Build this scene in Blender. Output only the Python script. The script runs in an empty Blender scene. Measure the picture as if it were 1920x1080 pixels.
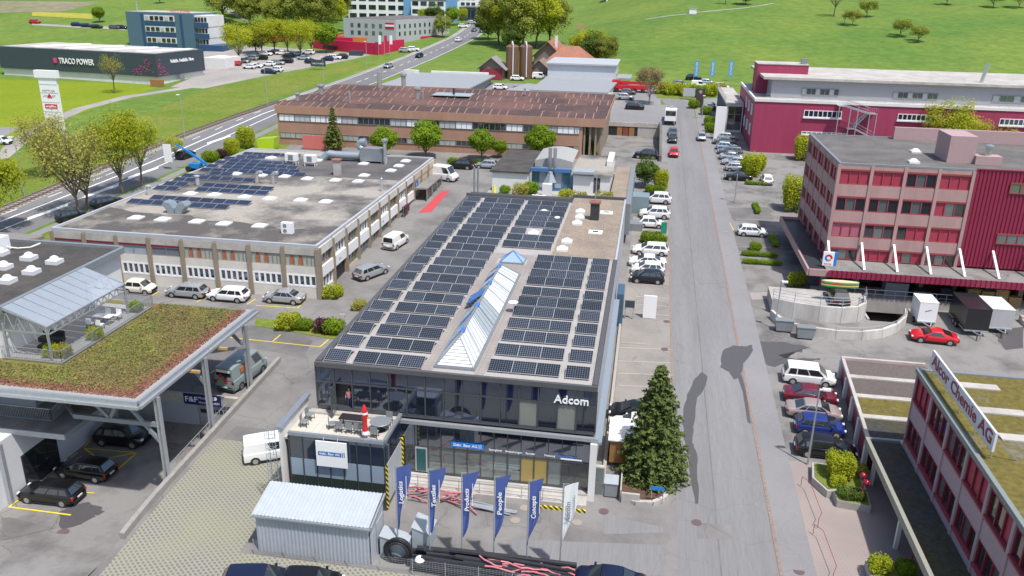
import bpy, bmesh, math, random
import numpy as np
from mathutils import Vector, Matrix
random.seed(7); RNG = np.random.default_rng(7)
S = bpy.context.scene
C = S.collection
D = bpy.data
rad = math.radians
# ---------------------------------------------------------------- camera
HC = 34.35; FPX = 1560.0
_p, _r, _w = rad(20.08), rad(1.10), rad(-9.04)
FW = Vector((math.sin(_w)*math.cos(_p), math.cos(_w)*math.cos(_p), -math.sin(_p)))
_rt = Vector((math.cos(_w), -math.sin(_w), 0)); _up = _rt.cross(FW)
RT = math.cos(_r)*_rt + math.sin(_r)*_up
UP = -math.sin(_r)*_rt + math.cos(_r)*_up
cam = D.objects.new('camera', D.cameras.new('camera')); C.objects.link(cam)
cam.data.sensor_width = 36; cam.data.lens = 36*FPX/1920
cam.data.clip_start = 0.5; cam.data.clip_end = 4000
m = Matrix((RT, UP, -FW)).transposed().to_4x4(); m.translation = (0, 0, HC)
cam.matrix_world = m
S.camera = cam
# ---------------------------------------------------------------- world, sun, exposure
SUNV = Vector((0.34, -0.34, 1.0)).normalized()          # towards the sun
W = D.worlds.new('World'); S.world = W; W.use_nodes = True
_nt = W.node_tree; _bg = _nt.nodes['Background']
_sky = _nt.nodes.new('ShaderNodeTexSky'); _sky.sky_type = 'NISHITA'; _sky.sun_disc = False
_sky.sun_elevation = math.asin(SUNV.z); _sky.sun_rotation = math.atan2(SUNV.x, SUNV.y)
_sky.air_density = 1.0; _sky.dust_density = 2.0; _sky.ozone_density = 1.2
_nt.links.new(_sky.outputs[0], _bg.inputs[0]); _bg.inputs[1].default_value = 0.13
sun = D.objects.new('sun', D.lights.new('sun', 'SUN')); C.objects.link(sun)
sun.data.energy = 3.6; sun.data.angle = rad(1.5); sun.data.color = (1.0, 0.965, 0.91)
sun.rotation_euler = SUNV.to_track_quat('Z', 'Y').to_euler(); sun.location = (60, -60, 160)
S.view_settings.view_transform = 'Standard'; S.view_settings.look = 'None'
S.view_settings.exposure = 0.38; S.view_settings.gamma = 1.0
S.view_settings.use_curve_mapping = False
S.cycles.use_denoising = True
S.cycles.max_bounces = 6; S.cycles.transparent_max_bounces = 8
# ---------------------------------------------------------------- terrain shape and survey helpers
def sstep(a, b, x):
    t = min(1.0, max(0.0, (x-a)/(b-a))); return t*t*(3-2*t)
PITX, PITY = -32.6, 58.6                                  # the sunken yard under the green roof
def yardz(Y):
    return -2.0 if Y >= 45.5 else -2.0 + 1.0*sstep(45.5, 38.0, Y)
DOCK = (-9.6, 2.3, 150.0, 181.0)                          # sunken loading yard beside the rusty roof
RAMPPIT = (24.2, 29.6, 86.2, 94.0)
def gz(X, Y, pit=True):
    if pit and X < PITX and Y < PITY: return yardz(Y)
    z = 0.05*(Y-51)
    if Y < 46: z -= 0.45*sstep(46, 38, Y)*sstep(-24, -31, X)
    if Y > 235:
        k = (Y-235)
        z += sstep(-45, 20, X)*0.075*k*sstep(235, 330, Y)
        z += sstep(-150, -210, X)*0.05*k*sstep(235, 330, Y)
    if pit and DOCK[0] < X < DOCK[1] and DOCK[2] < Y < DOCK[3]:
        z -= 2.4*sstep(150, 178, Y)
    if pit and RAMPPIT[0] < X < RAMPPIT[1] and RAMPPIT[2] < Y < RAMPPIT[3]:
        z -= 2.3
    return z
def ray(x, y): return FW*FPX + RT*(x-960) - UP*(y-540)
def at(x, y, z):                                          # survey point of the photo at height z
    d = ray(x, y); return Vector((0, 0, HC)) + d*((z-HC)/d.z)
def atY(x, y, Y): d = ray(x, y); return Vector((0, 0, HC)) + d*(Y/d.y)
def atX(x, y, X): d = ray(x, y); return Vector((0, 0, HC)) + d*(X/d.x)
def gp(x, y, off=0.0, pit=False):                         # survey point on the ground
    d = ray(x, y); a = (-HC-2.55)/(d.z-0.05*d.y)
    lo, hi = a*0.3, a*1.3
    f = lambda s: HC + d.z*s - gz(d.x*s, d.y*s, pit) - off
    for _ in range(40):
        mid = (lo+hi)/2
        if f(mid) > 0: lo = mid
        else: hi = mid
    return Vector((0, 0, HC)) + d*lo
# ---------------------------------------------------------------- materials
MATS = {}
def nd(nt, t, **kw):
    n = nt.nodes.new(t)
    for k, v in kw.items(): setattr(n, k, v)
    return n
def mat(name, col, rough=0.7, var=0.12, scale=2.0, metal=0.0, bump=0.0, col2=None, scale2=0.25, mix=0.5,
        spec=0.5, emit=0, alpha=1.0, trans=0, coat=0, objvar=0.0, detail=6, c_lo=0.35, c_hi=0.65, stretch=None, bscale=None):
    if name in MATS: return MATS[name]
    M = D.materials.new(name); M.use_nodes = True; nt = M.node_tree; L = nt.links
    b = nt.nodes['Principled BSDF']
    b.inputs['Roughness'].default_value = rough; b.inputs['Metallic'].default_value = metal
    b.inputs['Specular IOR Level'].default_value = spec
    if coat: b.inputs['Coat Weight'].default_value = coat; b.inputs['Coat Roughness'].default_value = 0.05
    if alpha < 1: b.inputs['Alpha'].default_value = alpha
    if emit: b.inputs['Emission Color'].default_value = (*col, 1); b.inputs['Emission Strength'].default_value = emit
    geo = nd(nt, 'ShaderNodeNewGeometry'); src = geo.outputs['Position']
    if stretch:
        mp = nd(nt, 'ShaderNodeMapping'); mp.inputs['Scale'].default_value = stretch
        L.new(src, mp.inputs['Vector']); src = mp.outputs[0]
    cur = None
    rgb = nd(nt, 'ShaderNodeRGB'); rgb.outputs[0].default_value = (*col, 1); cur = rgb.outputs[0]
    if col2 is not None:
        n2 = nd(nt, 'ShaderNodeTexNoise'); n2.inputs['Scale'].default_value = scale2; n2.inputs['Detail'].default_value = 8
        n2.inputs['Roughness'].default_value = 0.62
        L.new(src, n2.inputs['Vector'])
        r2 = nd(nt, 'ShaderNodeMapRange'); r2.inputs[1].default_value = c_lo; r2.inputs[2].default_value = c_hi
        L.new(n2.outputs['Fac'], r2.inputs[0])
        mx = nd(nt, 'ShaderNodeMix', data_type='RGBA'); L.new(r2.outputs[0], mx.inputs[0])
        L.new(cur, mx.inputs[6]); mx.inputs[7].default_value = (*col2, 1); cur = mx.outputs[2]
    if var or bump:
        n1 = nd(nt, 'ShaderNodeTexNoise'); n1.inputs['Scale'].default_value = scale; n1.inputs['Detail'].default_value = detail
        n1.inputs['Roughness'].default_value = 0.7
        L.new(src, n1.inputs['Vector'])
        r1 = nd(nt, 'ShaderNodeMapRange'); r1.inputs[1].default_value = 0.25; r1.inputs[2].default_value = 0.75
        r1.inputs[3].default_value = 1-var; r1.inputs[4].default_value = 1+var
        L.new(n1.outputs['Fac'], r1.inputs[0])
        ml = nd(nt, 'ShaderNodeVectorMath', operation='SCALE'); L.new(cur, ml.inputs[0]); L.new(r1.outputs[0], ml.inputs['Scale'])
        cur = ml.outputs[0]
        if bump:
            bp = nd(nt, 'ShaderNodeBump'); bp.inputs['Strength'].default_value = bump; bp.inputs['Distance'].default_value = 0.05
            nb = n1
            if bscale:
                nb = nd(nt, 'ShaderNodeTexNoise'); nb.inputs['Scale'].default_value = bscale; L.new(src, nb.inputs['Vector'])
            L.new(nb.outputs['Fac'], bp.inputs['Height']); L.new(bp.outputs[0], b.inputs['Normal'])
    if objvar:
        oi = nd(nt, 'ShaderNodeObjectInfo'); r3 = nd(nt, 'ShaderNodeMapRange')
        r3.inputs[3].default_value = 1-objvar; r3.inputs[4].default_value = 1+objvar
        L.new(oi.outputs['Random'], r3.inputs[0])
        ml = nd(nt, 'ShaderNodeVectorMath', operation='SCALE'); L.new(cur, ml.inputs[0]); L.new(r3.outputs[0], ml.inputs['Scale'])
        cur = ml.outputs[0]
    L.new(cur, b.inputs['Base Color'])
    if trans:
        tr = nd(nt, 'ShaderNodeBsdfTranslucent'); L.new(cur, tr.inputs['Color'])
        ms = nd(nt, 'ShaderNodeMixShader'); ms.inputs[0].default_value = trans
        L.new(b.outputs[0], ms.inputs[1]); L.new(tr.outputs[0], ms.inputs[2])
        L.new(ms.outputs[0], nt.nodes['Material Output'].inputs[0])
    MATS[name] = M
    return M
# ---------------------------------------------------------------- objects
def tag(o, label=None, cat=None, group=None, kind=None):
    if label: o['label'] = label
    if cat: o['category'] = cat
    if group: o['group'] = group
    if kind: o['kind'] = kind
    return o
def parent_world(o):
    m = o.matrix_basis.copy()
    if o.parent: m = parent_world(o.parent) @ o.matrix_parent_inverse @ m
    return m
def attach(o, parent):
    if parent is not None: o.parent = parent; o.matrix_parent_inverse = parent_world(parent).inverted()
    return o
def thing(name, label, cat, loc=(0, 0, 0), group=None, rotz=0.0, parent=None):
    o = D.objects.new(name, None); C.objects.link(o); o.location = loc; o.rotation_euler = (0, 0, rotz)
    o.empty_display_size = 0.3
    return tag(o, label, cat, group)
class MB:
    def __init__(s): s.v = []; s.f = []; s.mi = []; s.m = 0
    def poly(s, pts):
        n = len(s.v); s.v += [tuple(p) for p in pts]; s.f.append(tuple(range(n, n+len(pts)))); s.mi.append(s.m); return s
    def box(s, x0, x1, y0, y1, z0, z1):
        n = len(s.v)
        s.v += [(x, y, z) for z in (z0, z1) for y in (y0, y1) for x in (x0, x1)]
        for q in ((0, 2, 3, 1), (4, 5, 7, 6), (0, 1, 5, 4), (2, 6, 7, 3), (0, 4, 6, 2), (1, 3, 7, 5)):
            s.f.append(tuple(n+i for i in q)); s.mi.append(s.m)
        return s
    def prism(s, pts, z0, z1):                             # pts counter-clockwise (x, y); z may be a function
        n = len(s.v); k = len(pts)
        fz = lambda z, p: z(p[0], p[1]) if callable(z) else z
        s.v += [(p[0], p[1], fz(z0, p)) for p in pts] + [(p[0], p[1], fz(z1, p)) for p in pts]
        s.f.append(tuple(range(n+k-1, n-1, -1))); s.f.append(tuple(range(n+k, n+2*k))); s.mi += [s.m]*2
        for i in range(k):
            j = (i+1) % k; s.f.append((n+i, n+j, n+k+j, n+k+i)); s.mi.append(s.m)
        return s
    def sideprism(s, pts, a0, a1, axis='y'):               # outline in (u, z), pushed along y or x
        n = len(s.v); k = len(pts)
        for a in (a0, a1): s.v += [((u, a, z) if axis == 'y' else (a, u, z)) for u, z in pts]
        s.f.append(tuple(range(n, n+k))); s.f.append(tuple(range(n+2*k-1, n+k-1, -1))); s.mi += [s.m]*2
        for i in range(k):
            j = (i+1) % k; s.f.append((n+i, n+k+i, n+k+j, n+j)); s.mi.append(s.m)
        return s
    def tube(s, p, q, r, n=6, r2=None, cap=True):
        p, q = Vector(p), Vector(q); d = (q-p)
        if d.length < 1e-6: return s
        d.normalize(); a = d.orthogonal().normalized(); b = d.cross(a); r2 = r if r2 is None else r2
        k = len(s.v)
        for c, rr in ((p, r), (q, r2)):
            for i in range(n):
                t = 2*math.pi*i/n; s.v.append(tuple(c + (a*math.cos(t)+b*math.sin(t))*rr))
        for i in range(n):
            j = (i+1) % n; s.f.append((k+i, k+j, k+n+j, k+n+i)); s.mi.append(s.m)
        if cap: s.f.append(tuple(range(k+n-1, k-1, -1))); s.f.append(tuple(range(k+n, k+2*n))); s.mi += [s.m]*2
        return s
    def path(s, pts, r, n=6):
        for i in range(len(pts)-1): s.tube(pts[i], pts[i+1], r, n)
        return s
    def lathe(s, c, prof, n=16):                           # prof (r, z) from bottom to top
        k = len(s.v); m = len(prof)
        for r, z in prof:
            for i in range(n):
                t = 2*math.pi*i/n; s.v.append((c[0]+r*math.cos(t), c[1]+r*math.sin(t), c[2]+z))
        for a in range(m-1):
            for i in range(n):
                j = (i+1) % n; s.f.append((k+a*n+i, k+a*n+j, k+(a+1)*n+j, k+(a+1)*n+i)); s.mi.append(s.m)
        s.f.append(tuple(range(k+n-1, k-1, -1))); s.f.append(tuple(range(k+(m-1)*n, k+m*n))); s.mi += [s.m]*2
        return s
    def bar(s, p, q, w, h):                                # square bar from p to q
        p, q = Vector(p), Vector(q); d = (q-p).normalized()
        a = d.cross(Vector((0, 0, 1)))
        if a.length < 1e-3: a = Vector((1, 0, 0))
        a.normalize(); b = a.cross(d).normalized(); n = len(s.v)
        for c in (p, q):
            for u, v in ((-1, -1), (1, -1), (1, 1), (-1, 1)): s.v.append(tuple(c + a*(u*w/2) + b*(v*h/2)))
        for f in ((3, 2, 1, 0), (4, 5, 6, 7), (0, 1, 5, 4), (1, 2, 6, 5), (2, 3, 7, 6), (3, 0, 4, 7)):
            s.f.append(tuple(n+i for i in f)); s.mi.append(s.m)
        return s
    def mesh(s, name, mats, smooth=0):
        me = D.meshes.new(name); me.from_pydata(s.v, [], s.f)
        for mm in (mats if isinstance(mats, (list, tuple)) else [mats]): me.materials.append(mm)
        if isinstance(mats, (list, tuple)) and len(mats) > 1: me.polygons.foreach_set('material_index', s.mi)
        if smooth:
            me.shade_smooth(); me.set_sharp_from_angle(angle=rad(smooth))
        me.update(); return me
    def build(s, name, mats, parent=None, label=None, cat=None, group=None, kind=None, smooth=0, shift=None):
        if parent is None and shift is not False:          # put the origin at the base of the thing
            v = np.array(s.v); c = (v.min(0)+v.max(0))/2; c[2] = v[:, 2].min()
            s.v = [tuple(p) for p in (v-c)]
            o = D.objects.new(name, s.mesh(name, mats, smooth)); o.location = c
        else: o = D.objects.new(name, s.mesh(name, mats, smooth))
        C.objects.link(o); attach(o, parent)
        return tag(o, label, cat, group, kind)
_UB = {}
def ubox(mt):
    if mt.name not in _UB:
        b = MB(); b.box(-.5, .5, -.5, .5, -.5, .5); _UB[mt.name] = b.mesh('box_'+mt.name, mt)
    return _UB[mt.name]
def pc(name, mt, x0, x1, y0, y1, z0, z1, parent, label=None, cat=None, group=None, kind=None):   # box piece that shares mesh data
    o = D.objects.new(name, ubox(mt)); C.objects.link(o)
    o.location = ((x0+x1)/2, (y0+y1)/2, (z0+z1)/2); o.scale = (abs(x1-x0), abs(y1-y0), abs(z1-z0))
    attach(o, parent)
    return tag(o, label, cat, group, kind)
def inst(name, me, loc, parent=None, rotz=0, scale=1.0, rot=None, **k):
    o = D.objects.new(name, me); C.objects.link(o); o.location = loc
    o.rotation_euler = rot if rot else (0, 0, rotz)
    o.scale = scale if isinstance(scale, (tuple, list)) else (scale,)*3
    attach(o, parent)
    return tag(o, **k)
def structure(name, pts, off, mt, label=None, flat=True, dz=None):   # a sheet on the ground, pts = (x, y)
    b = MB(); b.poly([(p[0], p[1], (dz if dz is not None else gz(p[0], p[1], False))+off) for p in pts])
    o = b.build(name, mt, shift=False); o['kind'] = 'structure'
    if label: o['label'] = label
    return o
def strip_mesh(b, left, right, off, n=1, fz=None):         # two polylines of (x, y) -> draped strip
    for i in range(len(left)-1):
        for k in range(n):
            t0, t1 = k/n, (k+1)/n
            q = []
            for (P, t) in ((left, t0), (right, t0), (right, t1), (left, t1)):
                x = P[i][0]+(P[i+1][0]-P[i][0])*t; y = P[i][1]+(P[i+1][1]-P[i][1])*t
                q.append((x, y, (fz or gz)(x, y)+off))
            b.poly(q)
    return b
_TC = {}
def text_mesh(s, size, mt, ext=0.02, bold=False, align='LEFT'):
    cu = D.curves.new('lettering', 'FONT'); cu.body = s; cu.size = size; cu.extrude = ext; cu.align_x = align
    cu.resolution_u = 2
    if bold: cu.offset = size*0.018
    o = D.objects.new('lettering', cu); C.objects.link(o)
    bpy.context.view_layer.update()
    me = D.meshes.new_from_object(o.evaluated_get(bpy.context.evaluated_depsgraph_get()))
    D.objects.remove(o); D.curves.remove(cu); me.materials.clear(); me.materials.append(mt); return me
def text(s, size, mt, loc, ux, uy, parent, name='lettering', width=None, ext=0.02, bold=False):
    me = text_mesh(s, size, mt, ext, bold)
    v = np.empty(len(me.vertices)*3); me.vertices.foreach_get('co', v); v = v.reshape(-1, 3)
    x0, x1 = v[:, 0].min(), v[:, 0].max(); v[:, 0] -= x0
    if width: v[:, 0] *= width/(x1-x0)
    ux, uy = Vector(ux).normalized(), Vector(uy).normalized(); uz = ux.cross(uy)
    A = np.array([ux, uy, uz]); v = v @ A + np.array(loc)
    me.vertices.foreach_set('co', v.ravel().astype(np.float32)); me.update()
    o = D.objects.new(name, me); C.objects.link(o); attach(o, parent); return o
def glass_window(parent, axis, face, a0, a1, z0, z1, n, fmat, gmat, out=-1, bw=0.07, depth=0.07, rows=1, name='window', panes=None):
    """window proud of a wall face. axis 'x': wall runs along x at y=face, looking towards out*y; axis 'y': along y at x=face"""
    b = MB(); f0, f1 = (face, face+out*depth); lo, hi = min(f0, f1), max(f0, f1)
    def bx(u0, u1, w0, w1, l=lo, h=hi, B=b):
        if axis == 'x': B.box(u0, u1, l, h, w0, w1)
        else: B.box(l, h, u0, u1, w0, w1)
    bx(a0, a1, z0, z0+bw); bx(a0, a1, z1-bw, z1); bx(a0, a0+bw, z0+bw, z1-bw); bx(a1-bw, a1, z0+bw, z1-bw)
    st = (a1-a0-bw)/n
    for i in range(1, n): bx(a0+i*st, a0+i*st+bw, z0+bw, z1-bw)
    sz = (z1-z0-bw)/rows
    for j in range(1, rows):
        for i in range(n): bx(a0+i*st+bw, a0+(i+1)*st, z0+j*sz, z0+j*sz+bw)
    w = b.build(name, fmat, parent)
    g0 = face+out*0.012; g1 = face+out*0.025; gl, gh = min(g0, g1), max(g0, g1)
    for i in range(n):
        for j in range(rows):
            u0, u1, w0, w1 = a0+i*st+bw, a0+(i+1)*st, z0+j*sz+bw, z0+(j+1)*sz
            gm = gmat(i, j) if callable(gmat) else gmat
            if axis == 'x': pc('pane', gm, u0, u1, gl, gh, w0, w1, w)
            else: pc('pane', gm, gl, gh, u0, u1, w0, w1, w)
    return w
# ---------------------------------------------------------------- material library
GRASS = mat('meadow', (0.092, 0.172, 0.034), 0.9, 0.3, 0.35, col2=(0.155, 0.215, 0.042), scale2=0.025, bump=0.6, bscale=3, spec=0.1, detail=10)
VERGE = mat('verge_grass', (0.115, 0.18, 0.022), 0.9, 0.35, 1.3, col2=(0.18, 0.20, 0.045), scale2=0.08, bump=0.6, bscale=5, spec=0.1)
LAWN = mat('bright_lawn', (0.165, 0.225, 0.015), 0.9, 0.15, 0.7, col2=(0.20, 0.25, 0.02), scale2=0.05, spec=0.1, bump=0.3)
def asphalt(name, col, col2, s2=0.12, crack=0.3, lo=0.38, hi=0.66, cscale=0.28, stretch=None):
    M = mat(name, col, 0.88, 0.13, 9.0, stretch=stretch, col2=col2, scale2=s2, bump=0.25, spec=0.25, c_lo=lo, c_hi=hi, detail=10)
    nt = M.node_tree; L = nt.links; b = nt.nodes['Principled BSDF']
    if crack:
        geo = nd(nt, 'ShaderNodeNewGeometry')
        wn = nd(nt, 'ShaderNodeTexNoise'); wn.inputs['Scale'].default_value = 0.6; L.new(geo.outputs['Position'], wn.inputs['Vector'])
        ad = nd(nt, 'ShaderNodeMixRGB', blend_type='ADD'); ad.inputs[0].default_value = 3.0
        L.new(geo.outputs['Position'], ad.inputs[1]); L.new(wn.outputs['Color'], ad.inputs[2])
        vo = nd(nt, 'ShaderNodeTexVoronoi', feature='DISTANCE_TO_EDGE'); vo.inputs['Scale'].default_value = cscale
        L.new(ad.outputs[0], vo.inputs['Vector'])
        r = nd(nt, 'ShaderNodeMapRange'); r.inputs[1].default_value = 0.0; r.inputs[2].default_value = 0.014
        r.inputs[3].default_value = 1-crack; r.inputs[4].default_value = 1.0
        L.new(vo.outputs['Distance'], r.inputs[0])
        mk = nd(nt, 'ShaderNodeTexNoise'); mk.inputs['Scale'].default_value = 0.11; mk.inputs['Detail'].default_value = 3; L.new(geo.outputs['Position'], mk.inputs['Vector'])
        mr = nd(nt, 'ShaderNodeMapRange'); mr.inputs[1].default_value = .48; mr.inputs[2].default_value = .62; mr.inputs[3].default_value = 1; mr.inputs[4].default_value = 0; L.new(mk.outputs['Fac'], mr.inputs[0])
        mm = nd(nt, 'ShaderNodeMath', operation='MAXIMUM'); L.new(r.outputs[0], mm.inputs[0]); L.new(mr.outputs[0], mm.inputs[1]); r = mm
        sc = nd(nt, 'ShaderNodeVectorMath', operation='SCALE')
        L.new(b.inputs['Base Color'].links[0].from_socket, sc.inputs[0]); L.new(r.outputs[0], sc.inputs['Scale'])
        L.new(sc.outputs[0], b.inputs['Base Color'])
    return M
YARD = asphalt('yard_asphalt', (0.23, 0.22, 0.213), (0.145, 0.138, 0.135), 0.2, lo=.42, hi=.68)
STREET = asphalt('street_asphalt', (0.235, 0.232, 0.236), (0.185, 0.182, 0.186), 0.55, crack=0.12, lo=.3, hi=.7, stretch=(1, .04, 1))
WALK = asphalt('pavement_asphalt', (0.255, 0.25, 0.255), (0.215, 0.21, 0.215), 0.09, crack=0.1)
OLDASPH = asphalt('patched_asphalt', (0.235, 0.225, 0.215), (0.125, 0.118, 0.115), 0.28, crack=0.4, lo=.44, hi=.68)
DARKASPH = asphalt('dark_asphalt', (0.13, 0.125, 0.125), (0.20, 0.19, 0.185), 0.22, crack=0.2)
ROAD = asphalt('main_road_asphalt', (0.16, 0.158, 0.165), (0.20, 0.197, 0.20), 0.06, crack=0.0)
PALE = mat('pale_path', (0.36, 0.335, 0.31), 0.9, 0.1, 3, col2=(0.27, 0.25, 0.235), scale2=0.1)
WET = mat('wet_patch', (0.088, 0.084, 0.088), 0.55, 0.15, 6, spec=0.5)
YELLOW = mat('yellow_paint', (0.72, 0.56, 0.03), 0.7, 0.2, 4)
WHITEP = mat('white_road_paint', (0.78, 0.78, 0.78), 0.7, 0.08, 4)
FADED = mat('faded_paint', (0.46, 0.42, 0.36), 0.8, 0.25, 5)
KERB = mat('kerb_stone', (0.36, 0.335, 0.30), 0.85, 0.15, 5)
RUSTKERB = mat('rusty_setts', (0.25, 0.185, 0.155), 0.9, 0.35, 4)
CONC = mat('concrete', (0.43, 0.41, 0.38), 0.85, 0.12, 2.0, col2=(0.34, 0.32, 0.30), scale2=0.35)
PALECONC = mat('pale_concrete', (0.50, 0.475, 0.44), 0.85, 0.12, 2.5, col2=(0.36, 0.33, 0.30), scale2=0.4)
WHITE = mat('white_render', (0.72, 0.71, 0.70), 0.75, 0.05, 1.2, col2=(0.64, 0.63, 0.61), scale2=0.3)
OFFWHITE = mat('off_white_panel', (0.66, 0.63, 0.575), 0.8, 0.07, 2.0, col2=(0.56, 0.53, 0.48), scale2=0.4)
BRIGHT = mat('bright_white', (0.82, 0.82, 0.82), 0.5, 0.03, 3)
GREYW = mat('grey_wall', (0.40, 0.42, 0.45), 0.7, 0.06, 1.5)
STEEL = mat('galvanised_steel', (0.45, 0.475, 0.50), 0.42, 0.12, 3, metal=0.55)
STEELP = mat('steel_pipe', (0.62, 0.63, 0.64), 0.3, 0.1, 3, metal=0.8)
DARKM = mat('dark_metal', (0.045, 0.048, 0.055), 0.45, 0.12, 3, metal=0.2)
BLACK = mat('black_plastic', (0.022, 0.022, 0.025), 0.5, 0.1, 3)
GREYM = mat('grey_metal', (0.26, 0.28, 0.30), 0.5, 0.1, 3, metal=0.3)
def rglass(name, col, tint, fac, rough=.03):
    M = mat(name, col, 0.08, 0.0, spec=0.6); nt = M.node_tree; g = nd(nt, 'ShaderNodeBsdfGlossy'); g.inputs['Color'].default_value = (*tint, 1); g.inputs['Roughness'].default_value = rough
    ms = nd(nt, 'ShaderNodeMixShader'); ms.inputs[0].default_value = fac; nt.links.new(nt.nodes['Principled BSDF'].outputs[0], ms.inputs[1]); nt.links.new(g.outputs[0], ms.inputs[2]); nt.links.new(ms.outputs[0], nt.nodes['Material Output'].inputs[0]); return M
GLASS = rglass('window_glass', (0.018, 0.022, 0.026), (.8, .85, .9), .10)
GLASSB = rglass('blue_glass', (0.02, 0.03, 0.05), (.75, .82, .95), .16)
GLASSG = rglass('grey_green_glass', (0.10, 0.125, 0.12), (.8, .87, .9), .16)
GLASSL = mat('pale_glass', (0.34, 0.38, 0.42), 0.15, 0.1, 0.8, spec=0.6)
BLIND = mat('grey_blind', (0.45, 0.46, 0.47), 0.7, 0.06, 2)
TYRE = mat('tyre_rubber', (0.025, 0.025, 0.026), 0.85, 0.1, 5)
RIM = mat('alloy_rim', (0.55, 0.55, 0.57), 0.3, 0.05, 5, metal=0.8)
REDP = mat('red_paint', (0.55, 0.02, 0.025), 0.4, 0.08, 3)
DARKRED = mat('dark_red_paint', (0.20, 0.018, 0.035), 0.5, 0.1, 3)
GRAVEL = mat('roof_gravel', (0.36, 0.33, 0.31), 0.95, 0.38, 14, col2=(0.29, 0.265, 0.25), scale2=0.3, bump=0.5)
PINKW = mat('pink_concrete', (0.43, 0.275, 0.26), 0.8, 0.10, 1.2, col2=(0.37, 0.235, 0.22), scale2=0.5, stretch=(1, 1, .25))
BROWN = mat('brown_concrete', (0.27, 0.22, 0.165), 0.85, 0.12, 3)
WOOD = mat('brown_wood', (0.30, 0.15, 0.055), 0.7, 0.25, 3, stretch=(1, 1, 6))
WOODP = mat('pale_pallet_wood', (0.42, 0.27, 0.11), 0.8, 0.25, 4)
SOIL = mat('bark_soil', (0.10, 0.06, 0.04), 0.95, 0.3, 4)
# ---------------------------------------------------------------- terrain
def grid_axis(a, b, brk, steps):
    v = set()
    for lo, hi, st in steps:
        k = lo
        while k <= hi+1e-6: v.add(round(k, 3)); k += st
    for q in brk: v.add(q-0.004); v.add(q+0.004)
    return sorted(x for x in v if a <= x <= b)
_xs = grid_axis(-900, 900, [PITX, DOCK[0], DOCK[1], RAMPPIT[0], RAMPPIT[1]], [(-900, -300, 60), (-300, 220, 10), (220, 900, 60)])
_ys = grid_axis(-40, 1500, [PITY, DOCK[2], DOCK[3], RAMPPIT[2], RAMPPIT[3]], [(-40, 34, 37), (34, 46, 1.5), (46, 230, 10), (150, 182, 4), (230, 620, 10), (620, 1500, 80)])
_v = [(x, y, gz(x, y)-(0.12 if gz(x, y) < gz(x, y, False)-.02 or y < 47 else 0)) for y in _ys for x in _xs]; _n = len(_xs)
_f = [(j*_n+i, j*_n+i+1, (j+1)*_n+i+1, (j+1)*_n+i) for j in range(len(_ys)-1) for i in range(_n-1)]
_me = D.meshes.new('terrain'); _me.from_pydata(_v, [], _f); _me.materials.append(GRASS); _me.update()
_o = D.objects.new('terrain', _me); C.objects.link(_o); _o['kind'] = 'structure'
def rect(x0, x1, y0, y1): return [(x0, y0), (x1, y0), (x1, y1), (x0, y1)]
def sheet(name, parts, off, mt, ny=1):                      # list of rectangles draped on the ground
    b = MB()
    for r in parts:
        if len(r) == 4 and not isinstance(r[0], tuple):
            x0, x1, y0, y1 = r; k = max(1, int(math.ceil((y1-y0)/ny))) if ny > 1 else 1
            for i in range(k):
                a, c = y0+(y1-y0)*i/k, y0+(y1-y0)*(i+1)/k
                xm, e = (x0+x1)/2, 0.006
                b.poly([(x0, a, gz(xm, a+e)+off), (x1, a, gz(xm, a+e)+off), (x1, c, gz(xm, c-e)+off), (x0, c, gz(xm, c-e)+off)])
        else: b.poly([(p[0], p[1], gz(p[0], p[1])+off) for p in r])
    o = b.build(name, mt, shift=False); o['kind'] = 'structure'; return o
sheet('yard', [(-66.8, PITX+.01, PITY+.01, 90), (-66.8, -9.65, 90, 190), (-9.65, 3.9, 90, 149.9), (PITX+.01, 3.9, 46, 90), (-24, 3.9, 30, 46)], 0.010, YARD)
sheet('yard_slope', [(PITX+.01+(8.6*i/12), PITX+.01+(8.6*(i+1)/12), 30, 46) for i in range(12)], 0.010, YARD, ny=1.5)
sheet('lower_yard', [(-75, PITX-.02, 45.5, PITY-.02)], 0.010, OLDASPH)
sheet('lower_yard_slope', [(-75, PITX-.02, 30, 45.5)], 0.010, OLDASPH, ny=1.5)
sheet('loading_yard', [(DOCK[0]+.02, DOCK[1]-.02, DOCK[2]+.02, DOCK[3]-.02)], 0.012, OLDASPH, ny=4)
sheet('rear_yard', [(-66, 2.5, 190.1, 229), (-9.65, 2.5, 181.05, 190.1), (2.5, 3.9, 149.9, 206)], 0.012, WALK)
sheet('street', [(3.9, 10.2, 20, 205)], 0.014, STREET)
sheet('pavement', [(10.42, 12.5, 20, 204)], 0.03, WALK)
sheet('right_yard', [(12.5, RAMPPIT[0]-.01, 20, 225), (RAMPPIT[1]+.01, 120, 20, 225), (RAMPPIT[0]-.01, RAMPPIT[1]+.01, 20, RAMPPIT[2]-.01), (RAMPPIT[0]-.01, RAMPPIT[1]+.01, RAMPPIT[3]+.01, 225)], 0.010, OLDASPH)
sheet('ramp_floor', [(RAMPPIT[0]+.01, RAMPPIT[1]-.01, RAMPPIT[2]+.01, RAMPPIT[3]-.01)], 0.012, OLDASPH)
# the street swings left at its far end
b = MB(); strip_mesh(b, [(3.9, 205), (2.6, 213), (-1, 223), (-8, 231), (-20, 236)], [(10.2, 205), (8.6, 217), (4.5, 230), (-4, 240), (-20, 244)], 0.016, 3)
o = b.build('street_bend', STREET, shift=False); o['kind'] = 'structure'
b = MB(); strip_mesh(b, [(10.2, 205), (12, 220), (40, 236)], [(30, 205), (36, 224), (60, 232)], 0.014, 3)
o = b.build('sales_yard', WALK, shift=False); o['kind'] = 'structure'
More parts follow.
